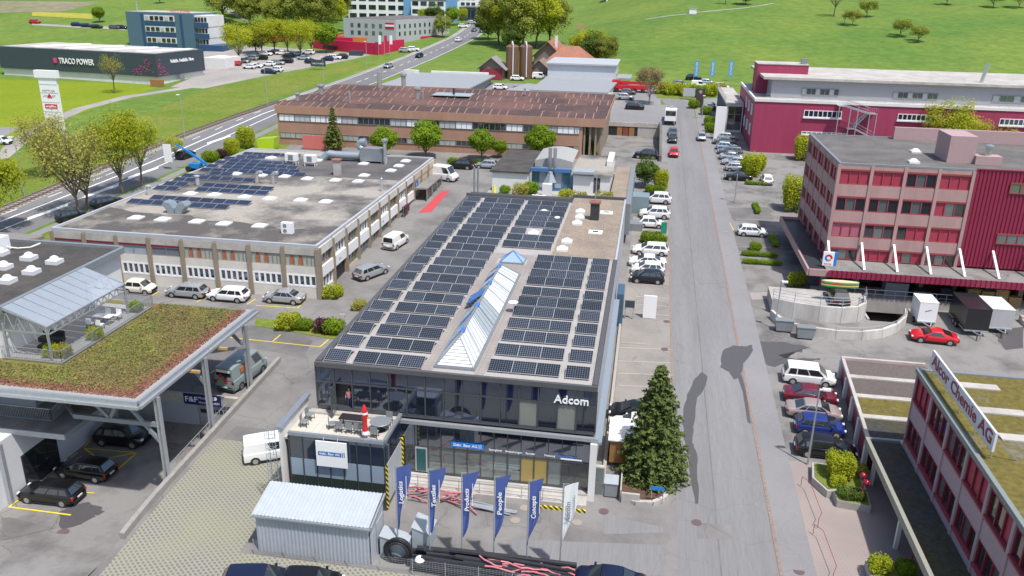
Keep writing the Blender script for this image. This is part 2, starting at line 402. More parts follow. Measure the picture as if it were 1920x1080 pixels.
# kerbs with rusty setts
for nm, x0, x1, y0, y1 in (('kerb', 10.2, 10.42, 20, 190), ('kerb', 3.72, 3.9, 69, 150)):
    b = MB(); b.prism(rect(x0, x1, y0, y1), lambda x, y: gz(x, y)-.1, (lambda x, y: gz(x, y)+.04) if x0 > 5 else (lambda x, y: gz(x, y)+.03))
    o = b.build(nm, RUSTKERB, shift=False); o['kind'] = 'structure'
sheet('street_seam', [(6.55, 6.62, 30, 200)], 0.020, DARKASPH)
# wet patches on the street
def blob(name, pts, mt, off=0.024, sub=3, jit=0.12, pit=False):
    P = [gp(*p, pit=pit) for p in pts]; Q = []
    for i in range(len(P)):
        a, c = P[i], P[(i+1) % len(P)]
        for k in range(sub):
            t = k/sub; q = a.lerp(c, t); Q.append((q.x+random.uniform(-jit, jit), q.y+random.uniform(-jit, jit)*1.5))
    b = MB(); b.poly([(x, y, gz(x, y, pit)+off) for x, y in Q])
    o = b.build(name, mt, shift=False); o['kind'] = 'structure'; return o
blob('wet_street_patch', [(1316, 697), (1328, 706), (1324, 722), (1308, 745), (1302, 790), (1298, 830), (1306, 850), (1309, 900), (1309, 946), (1303, 945), (1297, 900), (1290, 855), (1281, 815), (1281, 775), (1288, 740), (1300, 715)], WET, jit=.07, sub=4)
blob('wet_pavement_patch', [(1352, 675), (1358, 655), (1377, 648), (1391, 650), (1410, 648), (1412, 658), (1398, 678), (1392, 684), (1390, 704), (1385, 708), (1375, 713), (1370, 700), (1352, 690)], WET, off=0.046, jit=.08, sub=4)
blob('wet_gutter_patch', [(1384, 708), (1391, 703), (1401, 745), (1408, 795), (1402, 792), (1393, 735)], WET, off=0.044, jit=.03, sub=2)
blob('wet_forecourt_patch', [(1424, 640), (1480, 643), (1518, 652), (1500, 660), (1462, 667), (1480, 674), (1540, 671), (1515, 680), (1440, 688), (1426, 668)], WET, off=.02, jit=.2, sub=5)
blob('wet_trailer_patch', [(1862, 620), (1919, 612), (1919, 652), (1885, 655), (1872, 640)], WET, off=.02)
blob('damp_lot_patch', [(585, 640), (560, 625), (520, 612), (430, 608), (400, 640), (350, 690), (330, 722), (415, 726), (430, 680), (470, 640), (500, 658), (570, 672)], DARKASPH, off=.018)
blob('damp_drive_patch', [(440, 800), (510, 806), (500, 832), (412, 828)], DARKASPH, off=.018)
for q in ([(108, 962), (130, 950), (165, 942), (192, 950), (195, 960), (160, 978), (135, 990), (112, 992), (112, 976)], [(0, 968), (30, 972), (70, 985), (100, 990), (60, 1000), (20, 1012), (0, 1010)]): blob('damp_yard_patch', q, WET if q[0][0] else DARKASPH, .03, pit=True)
for q, m_ in (([(1307, 981), (1370, 984), (1372, 1012), (1308, 1010)], YARD), ([(1372, 432), (1470, 434), (1487, 470), (1386, 471)], DARKASPH), ([(1392, 500), (1478, 499), (1500, 545), (1406, 548)], OLDASPH), ([(1365, 390), (1440, 389), (1451, 412), (1376, 415)], DARKASPH), ([(1130, 965), (1248, 990), (1250, 1000), (1132, 1002)], STREET), ([(960, 1012), (1244, 1022), (1244, 1079), (960, 1079)], STREET), ([(1405, 549), (1500, 547), (1512, 560), (1410, 562)], PALE)):
    P = [gp(*k) for k in q]; b = MB(); b.poly([(k.x, k.y, gz(k.x, k.y, False)+.022) for k in P]); o = b.build('repair_patch', m_, shift=False); o['kind'] = 'structure'
# green verge by the main road, path, car parks
def road(name, pts, w0, w1, mt, off=0.012, n=4):
    l, r = [], []
    for i, p in enumerate(pts):
        a = Vector(pts[max(0, i-1)]); c = Vector(pts[min(len(pts)-1, i+1)]); d = (c-a).normalized(); nx = Vector((-d.y, d.x))
        l.append(tuple(Vector(p)+nx*w0)); r.append(tuple(Vector(p)+nx*w1))
    b = MB(); strip_mesh(b, l, r, off, n); o = b.build(name, mt, shift=False); o['kind'] = 'structure'; return o
MAIN = [(-88, 60), (-85.2, 100), (-83.6, 122), (-83.2, 140), (-83.0, 175), (-80.8, 200), (-78.2, 226), (-75.4, 271), (-74.5, 300), (-74, 335), (-77, 380), (-86, 430), (-100, 500)]
road('main_road', MAIN, 5.2, -5.2, ROAD)
road('road_shoulder', MAIN, 6.3, 5.2, PALE, .010); road('cycle_path', MAIN[:6], -6.0, -7.6, WALK, .010)
def dash(line, w, on, off_, mt, lat, name, y0=0, y1=999):
    b = MB(); acc = 0
    for i in range(len(line)-1):
        a, c = Vector(line[i]), Vector(line[i+1]); d = c-a; Ln = d.length; d.normalize(); nx = Vector((-d.y, d.x)); t = 0
        while t < Ln:
            e = min(t+on, Ln); p, q = a+d*t+nx*lat, a+d*e+nx*lat
            if y0 <= p.y <= y1:
                b.poly([(*(p+nx*w), gz(*(p+nx*w))+.022), (*(p-nx*w), gz(*(p-nx*w))+.022), (*(q-nx*w), gz(*(q-nx*w))+.022), (*(q+nx*w), gz(*(q+nx*w))+.022)])
            t += on+off_
    o = b.build(name, WHITEP, shift=False); o['kind'] = 'structure'
dash(MAIN, .11, 3, 4, WHITEP, 0.2, 'lane_dashes', 180, 480); dash(MAIN, .09, 5, .0, WHITEP, 4.7, 'road_edge_line', 180, 480); dash(MAIN, .09, 5, .0, WHITEP, -4.7, 'road_edge_line', 180, 480)
dash(MAIN, .17, 6, 0.0, WHITEP, 1.7, 'turning_lane_line', 60, 180); dash(MAIN, .13, 6, 0.0, WHITEP, -1.2, 'turning_lane_line', 60, 180); dash(MAIN, .1, 3, 6, WHITEP, 3.8, 'lane_dashes', 60, 180)
b = MB()
for (x, y) in ((-83.6, 100), (-82.6, 111), (-82.4, 122), (-82.2, 134), (-81.9, 147)):
    b.poly([(x-1.0, y, gz(x, y)+.024), (x-.2, y-1, gz(x, y-1)+.024), (x+.9, y+6, gz(x, y+6)+.024), (x+.2, y+7, gz(x, y+7)+.024)])
o = b.build('hatched_island_marking', WHITEP, shift=False); o['kind'] = 'structure'
PATH = [(-112, 128), (-122, 150), (-127, 172), (-125.5, 188), (-119, 202), (-113, 222)]
road('farm_path', PATH, 1.6, -1.6, PALE, .012)
b = MB(); strip_mesh(b, [(-150, 120), (-150, 150)], [(-117, 120), (-126, 152)], .011, 3); o = b.build('corner_yard', WALK, shift=False); o['kind'] = 'structure'
b = MB(); strip_mesh(b, [(-123, 203), (-126, 222), (-150, 256), (-150, 292)], [(-113.5, 203), (-107.5, 226), (-96, 262), (-93, 276)], .011, 6); o = b.build('car_park', PALE, shift=False); o['kind'] = 'structure'
b = MB(); strip_mesh(b, [(-200, 120), (-205, 205)], [(-121, 128), (-126.5, 205)], .008, 8); o = b.build('lawn', LAWN, shift=False); o['kind'] = 'structure'
b = MB(); strip_mesh(b, [(-260, 225), (-260, 290)], [(-178, 225), (-172, 290)], .008, 8); o = b.build('lawn', LAWN, shift=False); o['kind'] = 'structure'
b = MB(); strip_mesh(b, [(-89.4, 60), (-88.9, 100), (-90.1, 122), (-89.6, 140), (-89.4, 185)], [(-91.5, 60), (-92.5, 100), (-93, 122), (-93, 146), (-92, 185)], .01, 4)
b = MB(); strip_mesh(b, [(-112, 125), (-109, 160), (-112, 205), (-95, 258)], [(-92.5, 60), (-92.3, 140), (-91, 190), (-84, 255)], .006, 8); o = b.build('verge', VERGE, shift=False); o['kind'] = 'structure'
sheet('verge', [(-77.2, -66.9, 60, 190)], 0.006, VERGE)
# single railway track beside the main road
TRK = [(-89.6, 60), (-90.4, 100), (-90.8, 122), (-90.8, 146), (-89.2, 170), (-87.2, 192)]
BALL = mat('ballast', (0.36, 0.32, 0.285), 0.95, 0.35, 6)
road('track_bed', TRK, 1.5, -1.5, BALL, .03)
RAILM = mat('rail_steel', (0.24, 0.19, 0.16), 0.5, 0.2, 3, metal=0.5)
SLEEP = mat('sleeper', (0.20, 0.165, 0.14), 0.9, 0.2, 3)
trk = thing('railway_track', 'single railway track on ballast running beside the main road', 'railway track', (-90.6, 130, gz(-90, 130)))
for s in (-.72, .72):
    b = MB()
    for i in range(len(TRK)-1):
        a, c = TRK[i], TRK[i+1]; b.bar((a[0]+s, a[1], gz(*a)+.22), (c[0]+s, c[1], gz(*c)+.22), .08, .16)
    b.build('rail', RAILM, trk)
b = MB(); b.box(-1.25, 1.25, -.13, .13, 0, .12); slm = b.mesh('sleeper', SLEEP)
y = 96.0
while y < 191:
    for i in range(len(TRK)-1):
        if TRK[i][1] <= y < TRK[i+1][1]:
            t = (y-TRK[i][1])/(TRK[i+1][1]-TRK[i][1]); x = TRK[i][0]+(TRK[i+1][0]-TRK[i][0])*t
            inst('sleeper', slm, (x, y, gz(x, y)+.035), trk); break
    y += 0.9
# grass pavers
def lattice(name, col, hole, hole2, sx, sy, mortar, rotz=0.0, bumpd=0.4, off=0.5):
    M = D.materials.new(name); M.use_nodes = True; nt = M.node_tree; L = nt.links; bs = nt.nodes['Principled BSDF']
    geo = nd(nt, 'ShaderNodeNewGeometry'); mp = nd(nt, 'ShaderNodeMapping'); mp.inputs['Rotation'].default_value = (0, 0, rotz)
    L.new(geo.outputs['Position'], mp.inputs['Vector'])
    br = nd(nt, 'ShaderNodeTexBrick'); br.offset = off; br.inputs['Scale'].default_value = 1.0
    br.inputs['Brick Width'].default_value = sx; br.inputs['Row Height'].default_value = sy; br.inputs['Mortar Size'].default_value = mortar
    br.inputs['Mortar Smooth'].default_value = 0.2
    L.new(mp.outputs[0], br.inputs['Vector'])
    no = nd(nt, 'ShaderNodeTexNoise'); no.inputs['Scale'].default_value = 0.22; no.inputs['Detail'].default_value = 8; L.new(geo.outputs['Position'], no.inputs['Vector'])
    rr = nd(nt, 'ShaderNodeMapRange'); rr.inputs[1].default_value = .38; rr.inputs[2].default_value = .62; L.new(no.outputs['Fac'], rr.inputs[0])
    mx = nd(nt, 'ShaderNodeMix', data_type='RGBA'); L.new(rr.outputs[0], mx.inputs[0]); mx.inputs[6].default_value = (*hole, 1); mx.inputs[7].default_value = (*hole2, 1)
    L.new(mx.outputs[2], br.inputs['Color1']); L.new(mx.outputs[2], br.inputs['Color2'])
    br.inputs['Mortar'].default_value = (*col, 1)
    L.new(br.outputs['Color'], bs.inputs['Base Color']); bs.inputs['Roughness'].default_value = 0.9
    bp = nd(nt, 'ShaderNodeBump'); bp.inputs['Strength'].default_value = bumpd; bp.inputs['Distance'].default_value = .03; L.new(br.outputs['Fac'], bp.inputs['Height']); L.new(bp.outputs[0], bs.inputs['Normal'])
    MATS[name] = M; return M
PAVE = lattice('grass_pavers', (0.28, 0.27, 0.24), (0.165, 0.155, 0.115), (0.20, 0.205, 0.10), 0.34, 0.26, 0.06, 0.7)
BRICKP = lattice('brick_paving', (0.24, 0.205, 0.19), (0.34, 0.28, 0.255), (0.28, 0.235, 0.22), 0.42, 0.2, 0.012, 0.55, .2)
SLABS = lattice('terrace_slabs', (0.35, 0.33, 0.28), (0.56, 0.53, 0.46), (0.47, 0.44, 0.38), 0.5, 0.5, 0.012, 0, .2, 0.0)
TILES = lattice('roof_walk_slabs', (0.22, 0.20, 0.19), (0.33, 0.295, 0.27), (0.27, 0.24, 0.225), 0.5, 0.5, 0.02, 0, .2, 0.0)
def drape(name, px, off, mt, z=None):
    P = [gp(*p) for p in px]; b = MB(); b.poly([(p.x, p.y, gz(p.x, p.y, False)+off) for p in P]); o = b.build(name, mt, shift=False); o['kind'] = 'structure'; return o
sheet('grass_paving', [(-31.9, -23.4, 46, 53.2), (-24, -2.2, 36, 41.2)]+[(-31.9+7.9*i/14, -31.9+7.9*(i+1)/14, 36, 46) for i in range(14)], 0.04, PAVE, ny=1.0)
sheet('brick_forecourt', [(12.5, 24, 30, 58.2)], 0.035, BRICKP)
# ---------------------------------------------------------------- vehicles
CARPAINT = {}
def paint(nm, col, metal=0.0):
    if nm not in CARPAINT: CARPAINT[nm] = mat('paint_'+nm, col, 0.32, 0.0, metal=metal, coat=0.5, spec=0.5)
    return CARPAINT[nm]
for nm, c, me in (('white', (.78, .78, .77), 0), ('silver', (.46, .48, .50), .5), ('black', (.006, .006, .007), 0), ('red', (.55, .012, .02), 0), ('wine', (.16, .012, .028), .2),
                  ('blue', (.02, .04, .22), .3), ('navy', (.012, .02, .055), .3), ('grey', (.14, .15, .165), .4), ('beige', (.45, .36, .33), .4), ('anthracite', (.05, .053, .06), .3),
                  ('cream', (.72, .70, .60), 0), ('greygreen', (.23, .29, .29), 0), ('paleblue', (.38, .45, .52), .4), ('lime', (.45, .62, .03), 0)):
    paint(nm, c, me)
LAMPG = mat('headlight_glass', (.75, .77, .8), .1, 0, spec=.8); TAIL = mat('tail_light', (.42, .01, .015), .2, 0)
CGLASS = rglass('car_glass', (.02, .025, .027), (.85, .9, .92), .12); PLATE = mat('number_plate', (.75, .75, .72), .5, 0)
CARM = {}
def car_meshes(kind):
    if kind in CARM: return CARM[kind]
    # length, width, height, belt height, hood height, then x of: rear glass base/top, screen top/base, tail height
    T = dict(hatch=(3.95, 1.70, 1.46, .95, .86, -1.86, -1.42, .42, 1.15, .95), small=(3.55, 1.63, 1.48, .93, .86, -1.68, -1.15, .45, 1.05, .93),
             wagon=(4.60, 1.78, 1.47, .95, .87, -2.18, -1.80, .45, 1.22, .95), sedan=(4.50, 1.76, 1.42, .94, .86, -1.62, -.82, .45, 1.25, .96),
             suv=(4.40, 1.83, 1.64, 1.05, 1.0, -2.05, -1.60, .45, 1.18, 1.05), mpv=(4.63, 1.82, 1.72, 1.02, .95, -2.2, -1.9, .75, 1.52, 1.02),
             coupe=(4.43, 1.80, 1.29, .86, .78, -1.75, -.70, .38, 1.15, .82), smallvan=(4.3, 1.80, 1.82, 1.05, .98, -2.12, -2.0, .72, 1.42, 1.05),
             van=(5.4, 2.0, 2.45, 1.30, 1.15, -2.66, -2.58, 1.35, 2.05, 1.3))[kind]
    L, Wd, H, bl, hd, xrb, xrt, xst, xsb, tl = T; hw = Wd/2; h2 = L/2
    # body loft: station x, half width factor, top height, bottom height
    st = [(-h2, .80, .62, .36), (-h2+.05, .90, tl-.12, .28), (-h2+.22, .97, tl-.02, .22), (xrb+.02, .99, bl, .20), (-L*.22, 1.0, bl, .19), (0, 1.0, bl, .19), (xsb-.25, 1.0, bl, .19),
          (xsb+.05, .985, bl-.02, .20), ((xsb+h2)/2, .965, hd+.02, .20), (h2-.32, .92, hd-.08, .22), (h2-.08, .84, hd-.24, .26), (h2, .72, .52, .34)]
    b = MB(); ring = []
    for x, wf, zt, zb in st:
        w = hw*wf; k = len(b.v)
        for y, z in ((-.80, zb), (-.97, zb+.12), (-1, zb+.30), (-1, (zb+zt)/2+.06), (-.975, zt-.10), (-.88, zt-.012), (-.5, zt+.012), (0, zt+.02)):
            b.v.append((x, y*w, max(z, zb)))
        for y, z in ((.5, zt+.012), (.88, zt-.012), (.975, zt-.10), (1, (zb+zt)/2+.06), (1, zb+.30), (.97, zb+.12), (.80, zb)):
            b.v.append((x, y*w, max(z, zb)))
        ring.append(k)
    n = 15
    for a, c in zip(ring, ring[1:]):
        for i in range(n):
            j = (i+1) % n; b.f.append((a+i, a+j, c+j, c+i)); b.mi.append(0)
    b.f.append(tuple(ring[0]+i for i in range(n))); b.f.append(tuple(ring[-1]+n-1-i for i in range(n))); b.mi += [0, 0]
    # cabin
    wb, wt = hw*.92, hw*.72 if kind not in ('van', 'smallvan', 'mpv') else hw*.84
    zr = H; xs = [(xrb, bl-.03, wb, 0), (xrt, zr-.06, wt, 1), (xrt+.25, zr-.01, wt, 1), ((xrt+xst)/2, zr, wt, 1), (xst-.2, zr-.02, wt, 1), (xst, zr-.07, wt, 1), (xsb, bl-.03, wb, 0)]
    # cabin hull: ring per station between belt and roof; bottom outline follows from the sloping ends
    tops = [s for s in xs if s[3]]; nb = []
    def bx(x): return xrb + (x-xrt)/(xst-xrt)*(xsb-xrb)
    rows = []
    for x, z, w, _ in tops:
        k = len(b.v); xb = bx(x)
        for y, zz, xx in ((-wb, bl-.03, xb), (-w*1.0, z-.07, x), (-w*.9, z, x), (-w*.45, z+.02, x), (0, z+.028, x), (w*.45, z+.02, x), (w*.9, z, x), (w*1.0, z-.07, x), (wb, bl-.03, xb)): b.v.append((xx, y, zz))
        rows.append(k)
    for a, c in zip(rows, rows[1:]):
        for i in range(8): b.f.append((a+i, c+i, c+i+1, a+i+1)[::-1]); b.mi.append(0)
    b.f.append(tuple(rows[0]+i for i in range(9))); b.f.append(tuple(rows[-1]+8-i for i in range(9))); b.mi += [0, 0]
    # arches (dark) and sills as second material
    b.m = 1; wr = .31 if kind not in ('van', 'suv') else .345; ax = (-h2+L*.195, h2-L*.20)
    for x in ax:
        for sgn in (-1, 1): b.tube((x, sgn*(hw-.08), wr), (x, sgn*(hw+.004), wr), wr+.06, 14)
    b.box(-h2+.5, h2-.5, -hw*.98, hw*.98, .16, .23); b.box(-h2-.015, -h2+.1, -hw*.8, hw*.8, .33, .46); b.box(h2-.1, h2+.012, -hw*.66, hw*.66, .30, .48)
    b.m = 0
    for sgn in (-1, 1): b.box(xsb-.42, xsb-.28, sgn*(hw*.97), sgn*(hw*.97+.17), bl-.02, bl+.12) if sgn > 0 else b.box(xsb-.42, xsb-.28, -(hw*.97+.17), -hw*.97, bl-.02, bl+.12)
    body = b.mesh('car_body_'+kind, [paint('white', 0), BLACK], smooth=38)
    def slab(pts, nrm, t=.012):
        q = MB(); o = Vector(nrm).normalized()*t; q.poly([Vector(p)+o for p in pts]); return q
    def lerp3(p, q, t): return Vector(p)+(Vector(q)-Vector(p))*t
    g = {}
    a0, a1, c0, c1 = Vector((xsb, -wb, bl-.03)), Vector((xsb, wb, bl-.03)), Vector((xst, -wt, zr-.09)), Vector((xst, wt, zr-.09))
    def inset(a0, a1, c1, c0, e0, e1, f0, f1):               # quad inset in u (e) and v (f)
        bt = lambda u, v: lerp3(lerp3(a0, a1, u), lerp3(c0, c1, u), v)
        return [bt(e0, f0), bt(e1, f0), bt(e1, f1), bt(e0, f1)]
    q = inset(a0, a1, c1, c0, .05, .95, .06, .97); g['windscreen'] = slab(q, (1, 0, .8)).mesh('windscreen_'+kind, CGLASS)
    a0, a1, c0, c1 = Vector((xrb, wb, bl-.03)), Vector((xrb, -wb, bl-.03)), Vector((xrt, wt, zr-.08)), Vector((xrt, -wt, zr-.08))
    q = inset(a0, a1, c1, c0, .09, .91, .14 if kind != 'van' else .35, .93 if kind != 'van' else .75); g['rear_window'] = slab(q, (-1, 0, .5), .02).mesh('rear_window_'+kind, CGLASS)
    sides = []
    for sgn in (-1, 1):
        b2 = MB()
        A0, A1 = Vector((xrb, sgn*wb, bl-.03)), Vector((xsb, sgn*wb, bl-.03)); C0, C1 = Vector((xrt, sgn*wt, zr-.08)), Vector((xst, sgn*wt, zr-.08))
        cuts = {'coupe': [(.30, .88)], 'small': [(.12, .46), (.5, .93)], 'van': [(.73, .95)], 'smallvan': [(.60, .93)]}.get(kind, [(.07, .27), (.30, .58), (.61, .92)])
        for u0, u1 in cuts:
            b2 = MB(); q = inset(A0, A1, C1, C0, u0, u1, .10, .90); q = [p+Vector((0, sgn*.014, .004)) for p in q]
            b2.poly(q if sgn < 0 else q[::-1]); sides.append(b2.mesh('side_window_'+kind, CGLASS))
    hls, tls = [], []
    for sgn in (-1, 1):
        hl = MB(); tlm = MB(); hls.append(hl); tls.append(tlm)
        y0, y1 = sorted((sgn*hw*.50, sgn*hw*.80)); hl.box(h2-.22, h2-.045, y0, y1, hd-.32, hd-.17)
        y0, y1 = sorted((sgn*hw*.72, sgn*hw*.93)); tlm.box(-h2-.01+.03, -h2+.16, y0, y1, tl-.36, tl-.13)
    hlr = []; 
    wh = MB(); wh.tube((0, -.11, 0), (0, .11, 0), wr, 16); rm = MB(); rm.tube((0, -.118, 0), (0, .118, 0), wr*.66, 12)
    for i in range(5):
        t = 2*math.pi*i/5
    pl = MB(); pl.box(-h2-.03, -h2+.02, -.26, .26, .55, .66)
    CARM[kind] = dict(body=body, g=g, sides=sides, hl=[q.mesh('headlight', LAMPG) for q in hls], tl=[q.mesh('tail_light', TAIL) for q in tls], wheel=wh.mesh('tyre_'+kind, TYRE, 40), rim=rm.mesh('rim_'+kind, RIM, 40),
                      plate=pl.mesh('plate', PLATE), ax=ax, hw=hw, wr=wr, L=L)
    return CARM[kind]
def pitch_of(ang): return math.asin(max(-1, min(1, 0.05*math.sin(ang))))
def car(kind, col, x, y, ang, label, group=None, z=None, cat='car', simple=False, slope=True, name=None):
    """ang: heading of the nose in degrees, 0 = +x, 90 = away from the camera"""
    m = car_meshes(kind); a = rad(ang)
    nm = name or {'van': 'van', 'smallvan': 'van', 'coupe': 'sports_car', 'wagon': 'estate_car', 'suv': 'suv', 'mpv': 'minivan'}.get(kind, 'car')
    t = D.objects.new(nm, None); C.objects.link(t); t.empty_display_size = .3
    t.location = (x, y, (gz(x, y) if z is None else z)+.022)
    ex = -rad(2.86)*0
    t.rotation_euler = (rad(2.86)*math.cos(a) if slope else 0, -rad(2.86)*math.sin(a) if slope else 0, a)
    tag(t, label, cat, group)
    def add(n, me, par=t, loc=(0, 0, 0), body=False):
        o = D.objects.new(n, me); C.objects.link(o); o.parent = par; o.location = loc
        if body:
            o.material_slots[0].link = 'OBJECT'; o.material_slots[0].material = CARPAINT[col]
        return o
    bd = add('body', m['body'], body=True)
    add('windscreen', m['g']['windscreen']); add('rear_window', m['g']['rear_window'])
    for s in m['sides']: add('side_window', s)
    for ax in m['ax']:
        for s in (-1, 1):
            w = add('wheel', m['wheel'], loc=(ax, s*(m['hw']-.105), m['wr']))
            if not simple: add('rim', m['rim'], w)
    if not simple:
        [add('headlight', q) for q in m['hl']]; [add('tail_light', q) for q in m['tl']]; add('number_plate', m['plate'])
    return t
def carpx(kind, col, px, py, ang, label, group=None, pit=False, **k):
    p = gp(px, py, pit=pit); return car(kind, col, p.x, p.y, ang, label, group, z=p.z, **k)
# ---------------------------------------------------------------- plants
def leafmat(name, col, col2, tr=0.35):
    return mat(name, col, 0.65, 0.3, 1.6, col2=col2, scale2=0.55, trans=tr, spec=0.25, objvar=0.10)
LEAF_Y = leafmat('leaf_spring', (0.50, 0.53, 0.035), (0.38, 0.43, 0.03), .5)
LEAF_O = leafmat('leaf_olive', (0.46, 0.43, 0.09), (0.36, 0.35, 0.065), .45)
LEAF_OG = leafmat('leaf_olive_green', (0.34, 0.37, 0.065), (0.25, 0.29, 0.05), .45)
LEAF_G = leafmat('leaf_maple', (0.28, 0.40, 0.025), (0.19, 0.30, 0.02), .45)
LEAF_D = leafmat('leaf_dark', (0.085, 0.14, 0.02), (0.12, 0.18, 0.03))
LEAF_B = leafmat('leaf_beige', (0.27, 0.215, 0.10), (0.20, 0.17, 0.07))
LEAF_R = leafmat('leaf_purple', (0.055, 0.02, 0.025), (0.09, 0.03, 0.03), .15)
NEEDLE = leafmat('needle', (0.08, 0.12, 0.03), (0.14, 0.175, 0.045), .15)
NEEDLE_D = leafmat('needle_blue', (0.05, 0.08, 0.035), (0.03, 0.06, 0.02), .15)
BARK = mat('bark', (0.14, 0.11, 0.085), 0.9, 0.25, 5)
PALEBARK = mat('pale_bark', (0.28, 0.25, 0.215), 0.9, 0.25, 5)
def leaf_mesh(name, pts, nrm, size, mt, rng, aspect=1.0, jit=0.35):
    n = len(pts); a = rng.normal(size=(n, 3)); nrm = nrm + rng.normal(size=(n, 3))*jit*2
    nrm /= np.linalg.norm(nrm, axis=1)[:, None]+1e-9
    u = np.cross(nrm, a); u /= np.linalg.norm(u, axis=1)[:, None]+1e-9; v = np.cross(nrm, u)
    s = (size*rng.uniform(.6, 1.35, n))[:, None]
    q = np.stack([pts-u*s*.5*aspect, pts-v*s*.32, pts+u*s*.5*aspect, pts+v*s*.32], 1).reshape(-1, 3)
    me = D.meshes.new(name); me.vertices.add(4*n); me.vertices.foreach_set('co', q.astype(np.float32).ravel())
    me.loops.add(4*n); me.loops.foreach_set('vertex_index', np.arange(4*n, dtype=np.int32))
    me.polygons.add(n); me.polygons.foreach_set('loop_start', np.arange(0, 4*n, 4, dtype=np.int32))
    me.materials.append(mt); me.update(calc_edges=True); return me
TREEM = {}
def tree_meshes(key, h, cw, ch, n, leaf, mt, bark=BARK, trunk_h=None, clump=26, dens=1.0, seed=1, stems=1, r0=None, hole=0.0):
    """h total height, cw crown width, ch crown height"""
    if key in TREEM: return TREEM[key]
    rng = np.random.default_rng(seed); b = MB(); base = h-ch; r0 = r0 or h*.016+.03
    cz = h-ch*.5; tips = []
    for s in range(stems):
        off = Vector((rng.normal()*.3, rng.normal()*.3, 0))*(stems > 1)
        p = off.copy(); N = 6; top = h*.86; pr = p; rr = r0/(1 if stems == 1 else 1.25)
        spine = []
        for i in range(1, N+1):
            q = off*(1+i*.5) + Vector((rng.normal()*h*.012*i*.4, rng.normal()*h*.012*i*.4, top*i/N)); r2 = rr*(1-.82*i/N)
            b.tube(pr, q, rr*(1-.82*(i-1)/N), 7, r2, cap=False); spine.append((q, r2)); pr = q
        for i in range(max(8, clump)):
            t = rng.uniform(.28 if base > .3*h else .12, .98); zz = max(base*.75, top*t)
            k = min(N-1, int(zz/top*N)); o = spine[k][0].lerp(spine[max(0, k-1)][0], rng.uniform(0, 1))
            th = rng.uniform(0, 2*math.pi); el = rng.uniform(-.15, .9)
            # clump centre inside the crown ellipsoid
            rad_ = rng.uniform(.55, .97); d = Vector((math.cos(th)*math.cos(el), math.sin(th)*math.cos(el), math.sin(el)*1.0-(.35 if rng.uniform() < .4 else 0)))
            c = Vector((d.x*cw*.5*rad_, d.y*cw*.5*rad_, cz+d.z*ch*.5*rad_))
            mid = o.lerp(c, .55)+Vector((0, 0, -.03*h)); r1 = spine[k][1]*.55
            b.tube(o, mid, r1, 5, r1*.6, cap=False); b.tube(mid, c, r1*.6, 4, r1*.15, cap=False); tips.append(c)
            for _ in range(2):
                e = c+Vector(rng.normal(size=3))*cw*.09; b.tube(mid.lerp(c, .5), e, r1*.3, 3, r1*.1, cap=False)
    P = []; Nn = []
    per = max(20, int(n/len(tips)))
    for c in tips:
        cr = cw*rng.uniform(.11, .19)
        g = rng.normal(size=(per, 3)); g /= np.linalg.norm(g, axis=1)[:, None]
        rr = cr*rng.uniform(.25, 1.0, per)**.6
        pts = np.array(c)+g*rr[:, None]*np.array([1.15, 1.15, .85]); P.append(pts)
        out = pts-np.array([0, 0, cz-ch*.25]); out /= np.linalg.norm(out, axis=1)[:, None]; Nn.append(out*.6+g*.4+np.array([.2, -.2, .6]))
    if dens > 0:                                            # loose fill through the crown
        m = int(n*.35*dens); g = rng.normal(size=(m, 3)); g /= np.linalg.norm(g, axis=1)[:, None]; rr = rng.uniform(.3, 1.0, m)**.5
        bump = 1+.16*np.sin(g[:, 0]*7+seed)*np.cos(g[:, 1]*6+seed*2)+.1*np.sin(g[:, 2]*9)
        pts = g*(rr*bump)[:, None]*np.array([cw*.5, cw*.5, ch*.5])+np.array([0, 0, cz]); P.append(pts); Nn.append(g+np.array([0, 0, .3]))
    P = np.vstack(P); Nn = np.vstack(Nn); keep = P[:, 2] > max(.05, base*.8)
    TREEM[key] = (b.mesh('trunk_'+key, bark, 60), leaf_mesh('crown_'+key, P[keep], Nn[keep], leaf, mt, rng))
    return TREEM[key]
def tree(key, x, y, label, group=None, s=1.0, rot=None, z=None, name='tree', cat='tree', crown='crown'):
    tm, cm = TREEM[key]; g = gz(x, y) if z is None else z
    t = thing(name, label, cat, (x, y, g), group); r = random.uniform(0, 6.28) if rot is None else rot
    s = s if isinstance(s, tuple) else (s, s, s)
    for nm, me in (('trunk', tm), (crown, cm)):
        o = D.objects.new(nm, me); C.objects.link(o); o.parent = t; o.rotation_euler = (0, 0, r); o.scale = s; o.location = (0, 0, -.05)
    return t
